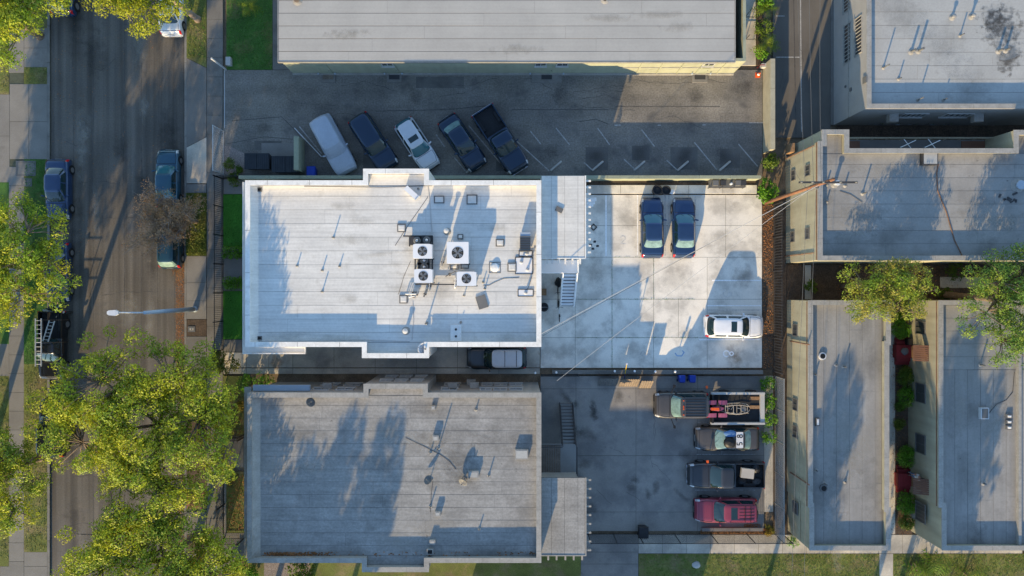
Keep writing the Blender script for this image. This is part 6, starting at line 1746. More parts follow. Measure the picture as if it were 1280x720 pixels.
tree('street_tree','tree at the left edge whose crown hides the slate blue car',base_of(54,335),10,5.2,7.0,1.9,'leaf_left',104,.28,130,(.085,.17),15,.54,40,.08,puff=430,lean=(2.6,.2))
tree('street_tree','tree in the upper left corner over the far sidewalk',base_of(50,45),9.8,6.0,7.0,1.9,'leaf_left',105,.28,175,(.085,.17),15,.54,40,.08,puff=430,lean=(1.7,.5),cut=keep_out((46,58,18),(80,50,20)))
tree('street_tree','small yellow green tree at the top kerb over the white sedan',base_of(247,24),8,4.5,6.0,1.3,'leaf_ash',106,.24,130,(.11,.21),17,.5,40,.075,puff=480,lean=(-1.5,.6),bark='bark_pale')
# bare brown tree
rr = random.Random(9)
bt = thing('bare_tree','nearly leafless brown tree between the two teal cars at the right kerb','tree',P(246,277))
m = MB(); m.ptube([(0,0,-.1),(0,0,1.2),(-.2,.05,2.2)],[.2,.14,.11],9); m.build('trunk','bark_pale',bt,smooth=True,local=True)
m = MB(); tips = []
for k in range(20):
    a = rr.uniform(0,6.3); r = rr.uniform(.8,2.7); e = Vector((math.cos(a)*r-.75, math.sin(a)*r, rr.uniform(3.2,5.0)))
    pts = limb(m,(-.2,.05,2.2),e,.06,.02,rr)
    for q in range(9):
        s0 = rr.choice(pts[2:]); e2 = s0+Vector((rr.uniform(-1,1),rr.uniform(-1,1),rr.uniform(-.2,.8)))*1.0
        p2 = limb(m,s0,e2,.018,.007,rr,3)
        for w in range(5):
            s1 = rr.choice(p2[1:]); limb(m,s1,s1+Vector((rr.uniform(-1,1),rr.uniform(-1,1),rr.uniform(-.4,.5)))*.55,.008,.004,rr,2); tips.append(s1)
stuff(m.build('twigs','twig',bt,local=True))
cl = np.array([[p.x+rr.gauss(0,.25),p.y+rr.gauss(0,.25),p.z+rr.gauss(0,.2),.22] for p in tips for _ in range(2)])
c, n_, s = clump_leaves(cl,12,.05); v,f = leaf_quads(c,n_,s); o = bpy.data.objects.new('crown',mesh_np('crown',v,f,'leaf_brown')); COL.objects.link(o); o.parent = bt
# right hand trees
tree('yard_tree','olive green tree in the yard between the cream building and the strip roof',base_of(1054,358),8.6,3.6,6.6,1.5,'leaf_right',107,.2,100,(.1,.2),18,.48,38,.065,puff=520,cut=lambda p: -2.2 < p.y-.1 < 1.7)
tree('pine_tree','dark green pine with pale tufts at the right edge over the yard',base_of(1176,368),9.6,4.7,7.0,2.0,'leaf_pine',108,.26,140,(.08,.16),18,.46,38,.065,puff=560,lean=(.9,-.9))
# trees below the frame whose shadows cross the roofs
off = [((335,905),'first tall tree south of the frame shading the grey roof'),((385,915),'second tall tree south of the frame shading the grey roof'),((905,905),'tall tree south of the frame shading the strip roof'),((1035,925),'tall tree south of the frame shading the lower right roof'),((1080,880),'last tall tree south of the frame at the right'),((300,880),'tall tree south of the frame nearest the street')]
p0 = tree('tall_tree',off[0][1],base_of(*off[0][0]),13,2.3,8.2,4.3,'leaf_left',109,.25,60,(.26,.44),24,.44,12,.17,group='trees south of the frame')
for i,((x,y),lab) in enumerate(off[1:]):
    c = copy_tree(p0); c['label'] = lab; q = P(x,y); c.location = (q.x,q.y,0); c.rotation_euler.z = 1.1*(i+1); s = (1.0,.95,1.05,.9,.92)[i]; c.scale = (s*(1.15 if i > 1 else 1),s*(1.15 if i > 1 else 1),s)
lt = tree('yard_tree','front yard tree beyond the left edge, uppermost of the three',base_of(-12,430),10,4.6,6.8,2.2,'leaf_left',121,.26,40,(.2,.34),20,.42,12,.13,group='trees beyond the left edge')
for x,y,lab,sc in ((-22,520,'front yard tree beyond the left edge, middle of the three',1.08),(-30,625,'front yard tree beyond the left edge, lowest of the three',1.1)):
    c = copy_tree(lt); c['label'] = lab; q = P(x,y); c.location = (q.x,q.y,0); c.rotation_euler.z = x*.3; c.scale = (sc,sc,sc)
# hedges and bushes
hedge('bright green clipped hedge above the front path',279.5,308.5,305.5,322.5,.55,'leaf_hedge',1); hedge('bright green clipped hedge below the front path',279.5,347.5,305.5,361,.55,'leaf_hedge',2)
shrub('shrub','leafy bush at the lower corner of the white building front',281,452,1.3,1.5,'leaf_ivy',11,leaf=.09,cr=.2)
shrub('shrub','yellow green hedge clump above the corner of the grey building',330,478,1.0,.8,'leaf_hedge',12); shrub('shrub','second yellow green clump nearest the sidewalk above the grey building',308,479,.9,.8,'leaf_hedge',13)
shrub('shrub','low bush in the gravel bed by the dumpsters',287,206,.55,.7,'leaf_shrub',14); shrub('shrub','small bush right of the gravel bed',298,213,.4,.5,'leaf_shrub',15); shrub('shrub','dark bush between gravel bed and front fence',294,224,.7,.5,'leaf_shrub',16)
shrub('bush','bright green bush at the pole foot in the corner of the court',958,238,1.05,1.3,'leaf_hedge',17,leaf=.09,cr=.2); shrub('bush','darker green bush behind the corner bush, outside the wall',963,204,.75,1.4,'leaf_shrub',18,leaf=.09,cr=.2)
fronds('palm_bush','yellow green fan palm at the top by the white walkway',958,10,26,1.1,'leaf_palm',21,h=.9); fronds('palm_bush','yellow green fan palm below the dark shrub by the alley',960,56,26,1.15,'leaf_palm',22,h=.9)
shrub('shrub','dark green shrub between the two fan palms by the alley',955,35,.85,1.4,'leaf_shrub',19,leaf=.07,cr=.18); shrub('shrub','green shrub at the very top by the alley',955,3,.7,1.4,'leaf_hedge',20,leaf=.08,cr=.18)
shrub('shrub','small leafy shrub below the lower fan palm',952,68,.55,1.0,'leaf_hedge',23,leaf=.08,cr=.16)
fronds('palm_bush','fan palm on the lawn at the top edge',311,8,24,1.0,'leaf_palm',24,h=.6); fronds('palm_bush','palm fronds at the bottom lawn edge right of the path',1168,716,26,1.9,'leaf_palm',25,h=1.0); fronds('palm_bush','palm fronds at the bottom right lawn under the corner',1215,722,22,1.6,'leaf_palm',26,h=1.0)
for i,(x,y,r,lab,m_) in enumerate(((1132,472,.72,'round shrub just below the upper red porch','leaf_shrub'),(1133,496,.78,'yellow green shrub second below the upper red porch','leaf_hedge'),(1133,571,.85,'large round shrub just above the lower red porch','leaf_hedge'),(1133.5,628,.82,'round shrub just below the lower red porch','leaf_hedge'),(1132,652,.6,'small shrub lowest in the courtyard','leaf_shrub'),(1125,410,.75,'loose green bush above the upper red porch','leaf_hedge'),(1122,396,.5,'narrow green plant at the top of the courtyard','leaf_hedge'),(1124,508,.35,'small bush lowest in the upper shrub row','leaf_shrub'),(1124,530,.4,'dry small plant in the middle of the courtyard','leaf_ivy'))):
    shrub('courtyard_shrub',lab,x,y,r*1.25,r*1.3,m_,30+i,leaf=.05,dens=150,cr=.15)
shrub('shrub','bright bush at the corner of the strip building and walk',991,677,.6,.5,'leaf_hedge',41,leaf=.05); shrub('shrub','bush at the end of the leaf bed in the lower court',961,663,.5,.6,'leaf_rust',42)
shrub('shrub','round green bush under the lower edge of the grey roof',377,716,1.35,1.6,'leaf_shrub',43,leaf=.09,cr=.2); shrub('shrub','dark low bush left of the grey building foot',292,713,.8,.8,'leaf_shrub',44,leaf=.08,cr=.18); shrub('shrub','light low bush at the foot of the grey building',312,718,.8,.7,'leaf_hedge',45,leaf=.08,cr=.18)
shrub('shrub','rusty yellow bush on the path at the bottom of the street',254,697,.8,2.2,'leaf_rust',46,leaf=.08,cr=.18); shrub('shrub','mustard low plant at the wall of the grey building',302,508,.5,.6,'leaf_rust',47)
for i,(x,y,r) in enumerate(((960,480,.75),(961,502,.8),(961,524,.8),(961,545,.7))): shrub('fence_shrub',['topmost','second','third','lowest'][i]+' green bush along the chain link fence of the lower court',x,y,r,.8,'leaf_hedge',50+i)
for i,(x,y,r) in enumerate(((1015,358,.6),(1195,338,1.0),(1180,368,.7))): shrub('yard_shrub',['low shrub at the left end of the side yard','dark shrub under the cream wall between the trees','green shrub between the tree and the pine'][i],x,y,r,.9,'leaf_shrub',60+i)
for i,(x,y,r) in enumerate(((66,-2,.1),)): pass
# ivy ground cover in the parkway
def scatter_leaves(name, label, rects, n, mat, size, zr=(.01,.08), tilt=.5, cat='leaves'):
    P_ = []
    for (x0,y0,x1,y1,w,zb) in rects:
        k = int(n*w); a = np.stack([(NR.uniform(x0,x1,k)-640)*H/F, (360-NR.uniform(y0,y1,k))*H/F, zb+NR.uniform(*zr,k)],1); P_.append(a)
    c = np.concatenate(P_); nn = NR.normal(size=c.shape)*tilt+np.array([0,0,1.]); v,f = leaf_quads(c,nn,NR.uniform(.7,1.3,len(c))*size)
    o = bpy.data.objects.new(name, mesh_np(name,v,f,mat)); COL.objects.link(o); return stuff(o,label,cat)
scatter_leaves('ivy','low ivy filling the parkway under the bare tree',[(233.5,242,258,319,1,0)],5200,'leaf_ivy',.06,(.02,.22))
scatter_leaves('leaf_litter','rusty fallen leaves along the right gutter of the street',[(219,330,231,470,.5,-.118),(214,300,231,345,.12,-.118),(222,560,232,720,.25,-.118),(64,60,120,330,.04,-.118),(70,20,226,320,.06,-.118)],3600,'leaf_litter',.05,(.0,.012),.15)
scatter_leaves('leaf_litter','fallen leaves on the earth strip by the court fence',[(953.5,255,966,330,.6,-.02),(953.5,330,966,460,.4,-.02)],1400,'leaf_litter',.055,(.01,.05),.3)
scatter_leaves('leaf_litter','fallen leaves in the bed south of the maroon car',[(876,661,966,668,.7,0),(930,655,950,660,.15,0),(284,592,305,664,.5,0)],1500,'leaf_litter',.05,(.01,.05),.3)
scatter_leaves('leaf_litter','brown leaves in the side yard and courtyard',[(1046,332,1300,375,.5,-.02),(1113,380,1140,668,.3,-.01),(279,484,306,543,.2,0)],2600,'leaf_litter',.05,(.01,.04),.3)
# grass blades
def grass(name, label, rects, dens, mat, h=.07):
    P_ = []
    for (x0,y0,x1,y1) in rects:
        ar = (x1-x0)*(y1-y0)*(H/F)**2; k = int(ar*dens)
        P_.append(np.stack([(NR.uniform(x0,x1,k)-640)*H/F,(360-NR.uniform(y0,y1,k))*H/F,np.full(k,h*.5)],1))
    c = np.concatenate(P_); nn = NR.normal(size=c.shape)+np.array([0,0,.6]); v,f = leaf_quads(c,nn,NR.uniform(.6,1.3,len(c))*h,.25)
    o = bpy.data.objects.new(name, mesh_np(name,v,f,mat)); COL.objects.link(o); return stuff(o,label,'grass')
grass('grass','bright mown grass of the front lawns',[(279.5,243.5,305.5,307.5),(279.5,365,305.5,423.5),(283.5,0,340,86.5),(31,200,58.5,454)],150,'grass_blade',.06)
grass('grass','patchy dry grass of the street strips and bottom lawns',[(799,693,1098.5,735),(1117,693,1300,735),(234,-10,257.5,72),(0,470,10.5,700),(31,456,58.5,689),(31,85,58.5,104),(0,0,10.5,117)],90,'dry_blade',.065)
grass('grass','dark green grass tufts in the bottom lawns',[(799,693,1098.5,735),(1117,693,1300,735),(234,-10,257.5,72),(284,592,305.5,664)],60,'grass_blade',.06)
grass('joint_weeds','weeds growing in the joints of the bright court',[(720,373.3,868,374.7),(720,421.3,872,422.7),(816.4,322,817.6,374),(764.4,322,765.6,459),(765,321,800,322)],260,'grass_blade',.045)
# ------------------------------------------------------------------ small things
def wheel_stop(x0,y0,x1,y1,label):
    a = P(x0,y0); b_ = P(x1,y1); d=(b_-a); L=d.length; ang=math.atan2(d.y,d.x)
    t = MB(); m = Matrix.Rotation(ang,3,'Z'); rows_ = []
    for x in (-L/2,-L/2+.06,L/2-.06,L/2):
        e = .7 if abs(x) > L/2-.03 else 1
        rows_.append([(a+b_)/2+m@Vector((x,y*e,z*e)) for y,z in ((-.09,0),(.09,0),(.06,.12),(-.06,.12))])
    o = t.loft(rows_).build('wheel_stop','stop_concrete',origin=(a+b_)/2); return tag(o,label,'wheel stop')
for i,x in enumerate((695,747,799,853.5,906)):
    wheel_stop(x-7,213.5,x+7,201.5,['first','second','third','fourth','fifth'][i]+' concrete wheel stop counted from the dark pickup')
wheel_stop(583,216,591,209.5,'concrete wheel stop at the nose of the dark blue slanted sedan'); wheel_stop(634,216.5,642,212,'concrete wheel stop at the nose of the slanted pickup')

def dumpster(label, px0,py0,px1,py1,blue=False):
    a = P(px0,py1,1.15); b_ = P(px1,py0,1.15); c = (a+b_)/2; t = thing('dumpster',label,'dumpster',(c.x,c.y,0)); w=(b_.x-a.x)/2; d=(b_.y-a.y)/2
    MB().loft([[(x*w*.92,y*d*.85,.12) for x,y in ((-1,-1),(1,-1),(1,1),(-1,1))],[(x*w,y*d,1.1) for x,y in ((-1,-1),(1,-1),(1,1),(-1,1))]]).build('tub','dumpster' if not blue else 'bin_blue',t,local=True)
    for s in (-1,1):
        l = MB().box(min(s*.01,s*w),max(s*.01,s*w),-d-.03,d+.03,1.105,1.17).build('lid','dumpster',t,local=True)
        for k in range(6): MB().box(s*w*(k+.5)/6-.03,s*w*(k+.5)/6+.03,-d,d,1.172,1.195).build('lid_rib','dumpster',l,local=True)
    for x in (-.8,.8):
        for y in (-.7,.7): MB().lathe([(.09,-.03),(.09,.03)],(x*w,y*d,.09),10,Matrix.Rotation(math.pi/2,3,'X')).build('caster','tyre',t,local=True)
    return t
dumpster('black dumpster with closed ribbed lids, left of the two',305.5,192,336.5,211); dumpster('black and blue dumpster against the green enclosure wall',339.5,195.5,374,215)
MB_ = MB().box(GX(327),GX(372),GY(196),GY(179),.001,.03).build('enclosure_slab','walk_concrete'); struct(MB_)
def wheelie_bin(label,px,py,mat,rz=0.,s=1.,group=None):
    t = thing('wheelie_bin',label,'bin',(P(px,py,1.0).x,P(px,py,1.0).y,0),rz,group)
    MB().loft([[(x*.22*s,y*.24*s,.08) for x,y in ((-1,-1),(1,-1),(1,1),(-1,1))],[(x*.29*s,y*.33*s,.95) for x,y in ((-1,-1),(1,-1),(1,1),(-1,1))]]).build('body',mat,t,local=True)
    MB().loft([[(x*.31*s,y*.36*s,.95) for x,y in ((-1,-1),(1,-1),(1,1),(-1,1))],[(x*.27*s,y*.31*s,1.05) for x,y in ((-1,-1),(1,-1),(1,1),(-1,1))]]).build('lid',mat,t,local=True)
    MB().tube((-.22*s,-.38*s,.98),(.22*s,-.38*s,.98),.02,n=6).build('handle',mat,t,local=True)
    for x in (-.25,.25): MB().lathe([(.1,-.03),(.1,.03)],(x*s,-.3*s,.1),10,Matrix.Rotation(math.pi/2,3,'Y')).build('wheel','tyre',t,local=True)
    return t
wheelie_bin('blue recycling bin beside the green enclosure wall',388.5,214,'bin_blue',s=1.15)
wheelie_bin('left one of two blue bins above the flat bed truck','853' and 853,473.5,'bin_blue',s=.8); wheelie_bin('right one of two blue bins above the flat bed truck',866,473.5,'bin_blue',s=.8)
wheelie_bin('dark bin at the chain link fence of the lower court',804.5,666,'bin_black',s=1.3)
def can(label,px,py,r=.36,h=.75):
    t = thing('trash_can',label,'trash can',(P(px,py,h).x,P(px,py,h).y,.12))
    MB().lathe([(r*.8,0),(r,h*.92),(r*1.06,h*.93),(r*1.06,h),(r*.92,h),(r*.86,h*.8),(r*.1,h*.78)],(0,0,0),20).build('body','bin_black',t,local=True)
    MB().lathe([(r*.55,h*.79),(r*.5,h*.84),(r*.1,h*.86)],(0,0,0),14).build('bag','trim_black',t,local=True); return t
can('left black round trash can above the blue sedans',821.5,237.5,.38,.75); can('right black round trash can above the blue sedans',832.5,238,.35,.7)
o = MB().lathe([(.05,0),(.2,.06),(.22,.22),(.14,.26)],P(839.5,240,.12),14).build('bucket','white_plastic',origin=P(839.5,240,.12)); tag(o,'white bucket right of the trash cans','bucket')
# shelf rack with crates at the wall
t = thing('metal_rack','dark wire rack with clutter against the north wall of the court','rack',(P(909.5,229.5,.8).x,P(909.5,229.5,.8).y,.06))
for z in (.35,.8):
    sh = MB()
    sh.box(-1.4,1.4,-.3,.3,z,z+.03); sh.build('shelf','mid_grey',t,local=True)
for x in (-1.38,-.46,.46,1.38):
    for y in (-.29,.29): MB().tube((x,y,0),(x,y,1.0),.025,n=6).build('upright','dark_grey',t,local=True)
for k,x in enumerate((-1.05,-.45,.75,1.15)): 
    o = MB().obox((0,0,0),(.42,.4,.3)).build('crate','dark_grey' if k%2 else 'mid_grey',local=True); o.location = t.location+Vector((x,0,.98)); tag(o,['leftmost crate on the wire rack','second crate from the left on the wire rack','third crate on the wire rack, right of the white bottle','rightmost crate on the wire rack'][k],'crate')
o = MB().lathe([(.08,0),(.1,.05),(.1,.28),(.04,.34)],(0,0,0),12).build('bottle','cloth_white',local=True); o.location = t.location+Vector((.2,-.05,.83)); tag(o,'white bottle on the wire rack','bottle')
# things under the stair
o = MB().obox(P(679,365,.3),(.5,.55,.6)).build('wooden_box','wood',origin=P(679,365,0)); tag(o,'orange wooden box at the wall under the stair landing','box')
t = thing('trash_can','dark round bin at the wall beside the stair','trash can',P(680,384,.7)); t.location.z = 0
MB().lathe([(.28,0),(.34,.68),(.36,.7),(.3,.72),(.28,.6),(.05,.58)],(0,0,0),18).build('body','bin_black',t,local=True); MB().tube((-.34,0,.7),(.34,0,.7),.015,n=5).build('handle','galv',t,local=True)
lump('bag','black bag under the upper end of the white stair','bag',698,353,0,.3,.4,.5,'trim_black',9)
def bicycle(label,px,py,heading,mat):
    t = thing('bicycle',label,'bicycle',P(px,py,0),math.radians(heading)); m3=Matrix.Rotation(math.pi/2,3,'X')
    for x in (-.52,.52):
        pts=[(x+.33*math.cos(a*math.pi/12),0,.34+.33*math.sin(a*math.pi/12)) for a in range(25)]
        w=MB().ptube(pts,.022,6,False).build('wheel','tyre',t,local=True)
        s=MB()
        for k in range(8): a=k*math.pi/4; s.tube((x,0,.34),(x+.32*math.cos(a),0,.34+.32*math.sin(a)),.004,n=3)
        s.build('spokes','galv',w,local=True)
    f=MB()
    for a,b2 in (((-.52,0,.34),(-.12,0,.3)),((-.12,0,.3),(-.28,0,.8)),((-.28,0,.75),(.34,0,.75)),((-.12,0,.3),(.36,0,.68)),((-.52,0,.34),(-.27,0,.72)),((.52,0,.34),(.34,0,.9))): f.tube(a,b2,.018,n=6)
    f.build('frame',mat,t,local=True)
    MB().loft([[(x_,y_,z_) for y_,z_ in ((-w_,.84),(w_,.84),(w_*.6,.89),(-w_*.6,.89))] for x_,w_ in ((-.42,.07),(-.2,.03))]).build('saddle','trim_black',t,local=True)
    h=MB(); h.ptube([(.28,-.3,.95),(.36,-.1,.95),(.36,.1,.95),(.28,.3,.95)],.015,6); h.build('handlebar','trim_black',t,local=True); return t
bicycle('white framed bicycle at the foot of the white stair',698.5,389,92,'white_metal'); bicycle('dark bicycle leaning beside the white stair',697,371,90,'trim_black')
# diamond frame and scattered stones by the rafters
q = [tuple(P(742+a,284+b_)[:2]) for a,b_ in ((0,-4.6),(4.6,0),(0,4.6),(-4.6,0))]
o = MB().ring(q,inset(q,.07),.008,.06).build('black_diamond','black_iron',origin=P(742,284)); tag(o,'small black diamond frame lying on the court by the rafters','frame')
rr = random.Random(12)
for k,(x,y,lab) in enumerate(((738,306,'leftmost dark stone on the court by the rafters'),(743.5,302,'topmost dark stone on the court by the rafters'),(747,307.5,'rightmost dark stone on the court by the rafters'),(741,311,'lowest dark stone on the court by the rafters'))):
    lump('stone',lab,'stone',x,y,.002,.12,.09,.07,'dark_grey',20+k,8)
# leaning corrugated panels and the pole at the lower court's wall
def corrugated(label,x0,x1,y,mat,h=1.3,w=None):
    a=P(x0,y); b_=P(x1,y); n=int((b_.x-a.x)/.09); t=MB(); v=[]
    for i in range(n+1):
        x=a.x+(b_.x-a.x)*i/n; dz=.025*math.sin(i*math.pi/2*1.0)*(1 if i%2 else 1)
        dz=.025*(1 if i%2 else -1); v+= [(x,a.y+dz,0.),(x,a.y+.75+dz,h)]
    for i in range(n): t.add([v[2*i],v[2*i+2],v[2*i+3],v[2*i+1]],[(0,1,2,3)])
    t.add([(p[0],p[1]-.02,p[2]) for p in v],[(2*i+1,2*i+3,2*i+2,2*i) for i in range(n)])
    o=t.build('corrugated_panel',mat,origin=P((x0+x1)/2,y)); return tag(o,label,'panel')
corrugated('dark corrugated panel leaning on the wall of the lower court',747,771,482,'mid_grey'); corrugated('pale corrugated panel leaning right of the dark one',773,797,483,'old_wood'); corrugated('narrow corrugated panel leaning at the right end of the row',798,813,485,'old_wood')
t = thing('broom','yellow and blue handled broom leaning over the wall between the courts','broom',P(779.5,478,.0))
A_=P(779.5,477,.1); B_=P(783.5,455,1.9); MB().tube(A_,A_+(B_-A_)*.45,.03,n=8).build('lower_handle','bin_blue',t); MB().tube(A_+(B_-A_)*.45,B_,.03,n=8).build('upper_handle','yellow',t); MB().obox(B_,(.16,.12,.1)).build('head','cloth_white',t)
for i,(x,y) in enumerate(((668.5,464.5),(694.5,464),(766.5,462.5),(791,462.5),(816.5,463),(841,463))):
    t = thing('post_cap_light',['leftmost','second','third','fourth','fifth','rightmost'][i]+' small white capped post along the wall between the courts','post',P(x,y)); MB().tube((0,0,0),(0,0,.8),.04,n=8).build('post','mid_grey',t,local=True); MB().lathe([(.07,.8),(.1,.83),(.06,.9)],(0,0,0),10).build('cap','white_plastic',t,local=True)
# cone, meter box, items near the walkway
t = thing('traffic_cone','orange traffic cone at the corner of the top lot','cone',P(947,94)); MB().box(-.2,.2,-.2,.2,0,.04).build('base','orange',t,local=True); MB().lathe([(.15,.04),(.1,.28),(.03,.6)],(0,0,0),14).build('cone','orange',t,local=True,smooth=True); MB().lathe([(.115,.22),(.085,.38)],(0,0,0),14).build('stripe','white_plastic',t,local=True)
o = MB().box(GX(284.5),GX(290.5),GY(83),GY(73),0,.4).build('utility_box','window_frame',origin=P(287.5,78)); tag(o,'pale grey utility box at the corner of the top lawn','utility box')
t = thing('gas_meter','white gas meter with red pipe at the walkway corner','meter',P(951,85)); MB().obox((0,0,.5),(.35,.3,.45)).build('meter','window_frame',t,local=True); m=MB(); m.ptube([(-.3,0,0),(-.3,0,.8),(.0,0,.8),(.0,0,.72)],.03,6); m.build('pipe','red_paint',t,local=True)
for z,(a,b_) in enumerate((((919,21),(944,21)),((919,49),(945,49)))):
    t = thing('walkway_railing',['upper','lower'][z]+' black railing crossing the white walkway by the top building','railing',P(*a)); 
    for h in (.5,1.0): MB().tube(P(*a,h),P(*b_,h),.025,n=6).build('rail','black_iron',t)
    for f in (0,.5,1): c=P(a[0]+(b_[0]-a[0])*f,a[1]); MB().tube(c,c+Vector((0,0,1.0)),.025,n=6).build('post','black_iron',t)
# bins row behind the upper right building
for i in range(16):
    x = 1084+i*7.2; y = 153.5+ (i%3)*.7
    t = thing('potted_plant',['first','second','third','fourth','fifth','sixth','seventh','eighth','ninth','tenth','eleventh','twelfth','thirteenth','fourteenth','fifteenth','last'][i]+' dark pot from the left in the row behind the upper right building','pot',P(x,y),group='row of dark pots')
    MB().lathe([(.12,0),(.17,.32),(.19,.34),(.14,.3)],(0,0,0),10).build('pot','blue_grey' if i%2 else 'mid_grey',t,local=True)
    cl=np.array([[0,0,.45,.16],[.08,.05,.38,.12],[-.07,.06,.4,.12]]); c,n_,s=clump_leaves(cl,14,.06); v,f=leaf_quads(c,n_,s); o=bpy.data.objects.new('foliage',mesh_np('foliage',v,f,'leaf_shrub')); COL.objects.link(o); o.parent=t
# aerials over the cream balcony
for i,(x,y) in enumerate(((1144,177),(1175,181))):
    t = thing('tv_aerial',['left','right'][i]+' white crossed aerial over the balcony of the cream building','aerial',(P(x,y,5.8).x,P(0,186,5.8).y+.5,3.9)); MB().tube((0,0,0),(0,0,1.0),.025,n=6).build('mast','white_metal',t,local=True); MB().tube((-.5,-.2,.95),(.55,.3,1.05),.025,n=6).build('boom','white_metal',t,local=True); MB().tube((-.3,.4,1.0),(.3,-.4,1.02),.022,n=6).build('element','white_metal',t,local=True)
# red porches with slatted awnings
for i,(yc,lab) in enumerate(((439.5,'upper red painted porch with side steps in the right courtyard'),(600,'lower red painted porch with side steps in the right courtyard'))):
    zb = .5; c = P(1130 if i == 0 else 1132,yc,zb)
    t = thing('porch',lab,'porch',(c.x,c.y,0))
    MB().box(-.62,.72,-.52,.52,-.05,zb).build('landing','red_paint',t,local=True)
    for k in range(3): MB().box(-.6+k*.44,-.2+k*.44,-.5,.5,zb+.002,zb+.02).build('floor_board','red_paint',t,local=True)
    for s in (-1,1):
        for k in range(2):
            y0_=s*(.525+k*.28); y1_=s*(.525+(k+1)*.28); MB().box(-.5,.7,min(y0_,y1_)+.002,max(y0_,y1_)-.002,-.05,zb*(1-(k+1)/3)).build('step','red_paint',t,local=True)
    for s in (-1,1): 
        m=MB(); m.tube((.68,s*.5,zb),(.68,s*.5,zb+.9),.02,n=6); m.tube((.68,s*.5,zb+.9),(.68,s*1.05,.5),.02,n=6); m.build('handrail','galv',t,local=True)
    xw_ = xw2; a=t.location
    aw = MB(); 
    for k in range(8):
        y=-.55+k*.157; m=MB(); m.add([(xw_-a.x-.01,y,2.75),(xw_-a.x-.95,y,2.3),(xw_-a.x-.95,y+.12,2.3),(xw_-a.x-.01,y+.12,2.75)],[(0,1,2,3)]); m.add([(xw_-a.x-.01,y,2.72),(xw_-a.x-.95,y,2.27),(xw_-a.x-.95,y+.12,2.27),(xw_-a.x-.01,y+.12,2.72)],[(3,2,1,0)]); 
        m.v=[(p[0],p[1],p[2]) for p in m.v]; m.build('awning_slat','awning_brown',t,local=True)
    m=MB(); 
    for y in (-.5,.6): m.tube((xw_-a.x-.01,y,2.2),(xw_-a.x-.9,y,2.28),.02,n=6)
    m.build('awning_bracket','dark_grey',t,local=True)
    MB().box(xw_-a.x-.05,xw_-a.x-.004,-.45,.45,zb,zb+2.0).build('door','wood',t,local=True)
lump('door_mat_heap','grey rug heaped on the upper red porch','rug',1131,439,.53,.32,.3,.08,'mid_grey',31)
o=MB().obox(P(1136,427,.5),(.42,.5,.4)).build('planter','trim_black',origin=P(1136,427,.3)); tag(o,'black box at the corner of the upper red porch','box')
lump('garden_pot','pale sack beside the lowest courtyard shrub','sack',1140,644,0,.3,.4,.5,'cardboard',33)
lump('garden_stone','pale stone on the bottom lawn','stone',870,706,0,.35,.28,.2,'window_frame',34)
o=MB().obox(P(1146,710,.1),(1.1,.4,.25),rz=-.6).build('bench','old_wood',origin=P(1146,710,0)); tag(o,'old wooden plank lying on the bottom right lawn','plank')

# ------------------------------------------------------------------ person on the lower porch
pt_ = P(1136.5,591.5,.52)
pr = thing('person','person in blue jeans and pale top standing on the lower red porch','person',(pt_.x,pt_.y,.52),math.radians(200))
V_=[(0,0,.92),(0,0,1.1),(0,0,1.3),(0,0,1.42),(0,0,1.5),(.01,0,1.58),(.02,0,1.68),
    (0,.1,.88),(.02,.11,.5),(0,.11,.08),(.14,.12,.04),(0,-.1,.88),(.03,-.12,.5),(-.02,-.12,.08),(.12,-.13,.04),
    (0,.18,1.38),(-.02,.25,1.12),(.1,.24,.92),(.16,.22,.84),(0,-.18,1.38),(-.02,-.25,1.12),(.12,-.22,.95),(.18,-.2,.88)]
E_=[(0,1),(1,2),(2,3),(3,4),(4,5),(5,6),(0,7),(7,8),(8,9),(9,10),(0,11),(11,12),(12,13),(13,14),(3,15),(15,16),(16,17),(17,18),(3,19),(19,20),(20,21),(21,22)]
RD=[(.13,.16),(.12,.15),(.12,.17),(.09,.12),.05,.085,.08,.085,.06,.045,.035,.085,.06,.045,.035,.06,.045,.035,.03,.06,.045,.035,.03]
import bmesh
def skinned(name, verts, edges, rad, mat):
    me=bpy.data.meshes.new(name); bm=bmesh.new(); lay=bm.verts.layers.skin.verify(); vs=[bm.verts.new(v) for v in verts]
    for a,b2 in edges: bm.edges.new((vs[a],vs[b2]))
    for v,r in zip(vs,rad): v[lay].radius = r if isinstance(r,tuple) else (r,r)
    vs[0][lay].use_root=True
    bm.to_mesh(me); bm.free()
    o=bpy.data.objects.new(name,me); COL.objects.link(o); o.parent=pr; md=o.modifiers.new('skin','SKIN'); md.use_smooth_shade=True
    ss=o.modifiers.new('sub','SUBSURF'); ss.levels=1; ss.render_levels=2; me.materials.append(MAT[mat]); return o
skinned('body',V_,E_,RD,'skin')
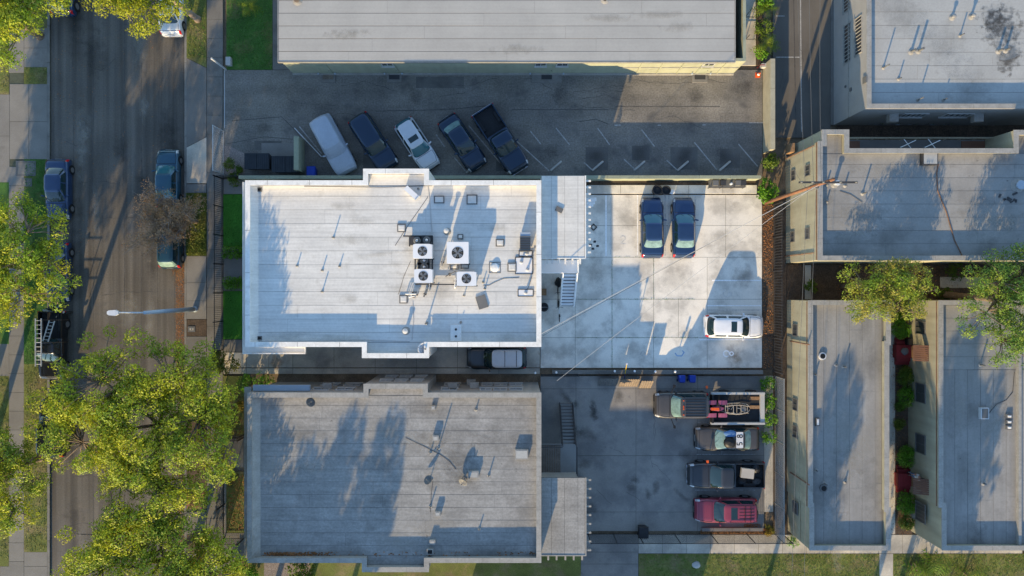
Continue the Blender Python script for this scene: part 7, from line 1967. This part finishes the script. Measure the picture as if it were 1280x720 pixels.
skinned('jeans',[(0,0,.95)]+[V_[i] for i in (7,8,9,11,12,13)],[(0,1),(1,2),(2,3),(0,4),(4,5),(5,6)],[(.15,.18),.105,.08,.066,.105,.08,.066],'denim')
skinned('shirt',[V_[1],V_[0],V_[2],V_[3],V_[15],V_[16],V_[19],V_[20]],[(0,1),(0,2),(2,3),(3,4),(4,5),(3,6),(6,7)],[(.14,.17),(.145,.175),(.14,.19),(.1,.14),.08,.064,.08,.064],'cloth_white')
hr=MB().lathe([(.03,.1),(.075,.08),(.1,.02),(.098,-.06),(.07,-.12)],(-.015,0,1.68),14); hr.build('hair','hair',pr,local=True,smooth=True)
for s in (-1,1): 
    MB().loft([[(x_,s*.12+y_*w_,z_) for y_,z_ in ((-1,.0),(1,.0),(.8,h_),(-.8,h_))] for x_,w_,h_ in ((-.1,.045,.09),(.05,.05,.09),(.18,.035,.05))]).build('shoe','trim_black',pr,local=True)
    hand=[V_[18] if s>0 else V_[22]]; hx,hy,hz=hand[0]
    vs=[(hx,hy,hz)]; es=[]; rd=[.03]
    for k in range(4): vs += [(hx+.03,hy-.03+k*.02,hz-.06),(hx+.045,hy-.03+k*.02,hz-.1-.01*(k in (1,2)))]; es += [(0,1+2*k),(1+2*k,2+2*k)]; rd += [.011,.009]
    vs += [(hx+.05,hy+.03*s,hz-.04)]; es += [(0,9)]; rd += [.011]
    skinned('hand',vs,es,rd,'skin')
# face
for s in (-1,1):
    MB().lathe([(.012,0),(.01,.008)],(.098,s*.035,1.66),8,Matrix.Rotation(math.pi/2,3,'Y')).build('eye','trim_black',pr,local=True)
    MB().lathe([(.022,0),(.016,.02)],(.01,s*.09,1.65),8,Matrix.Rotation(-s*math.pi/2,3,'X')).build('ear','skin',pr,local=True)
MB().loft([[(.085,-.012,1.645),(.085,.012,1.645),(.085,.008,1.605),(.085,-.008,1.605)],[(.118,-.008,1.615),(.118,.008,1.615),(.112,.01,1.603),(.112,-.01,1.603)]]).build('nose','skin',pr,local=True)
MB().obox((.092,0,1.575),(.012,.045,.012)).build('mouth','red_paint',pr,local=True)
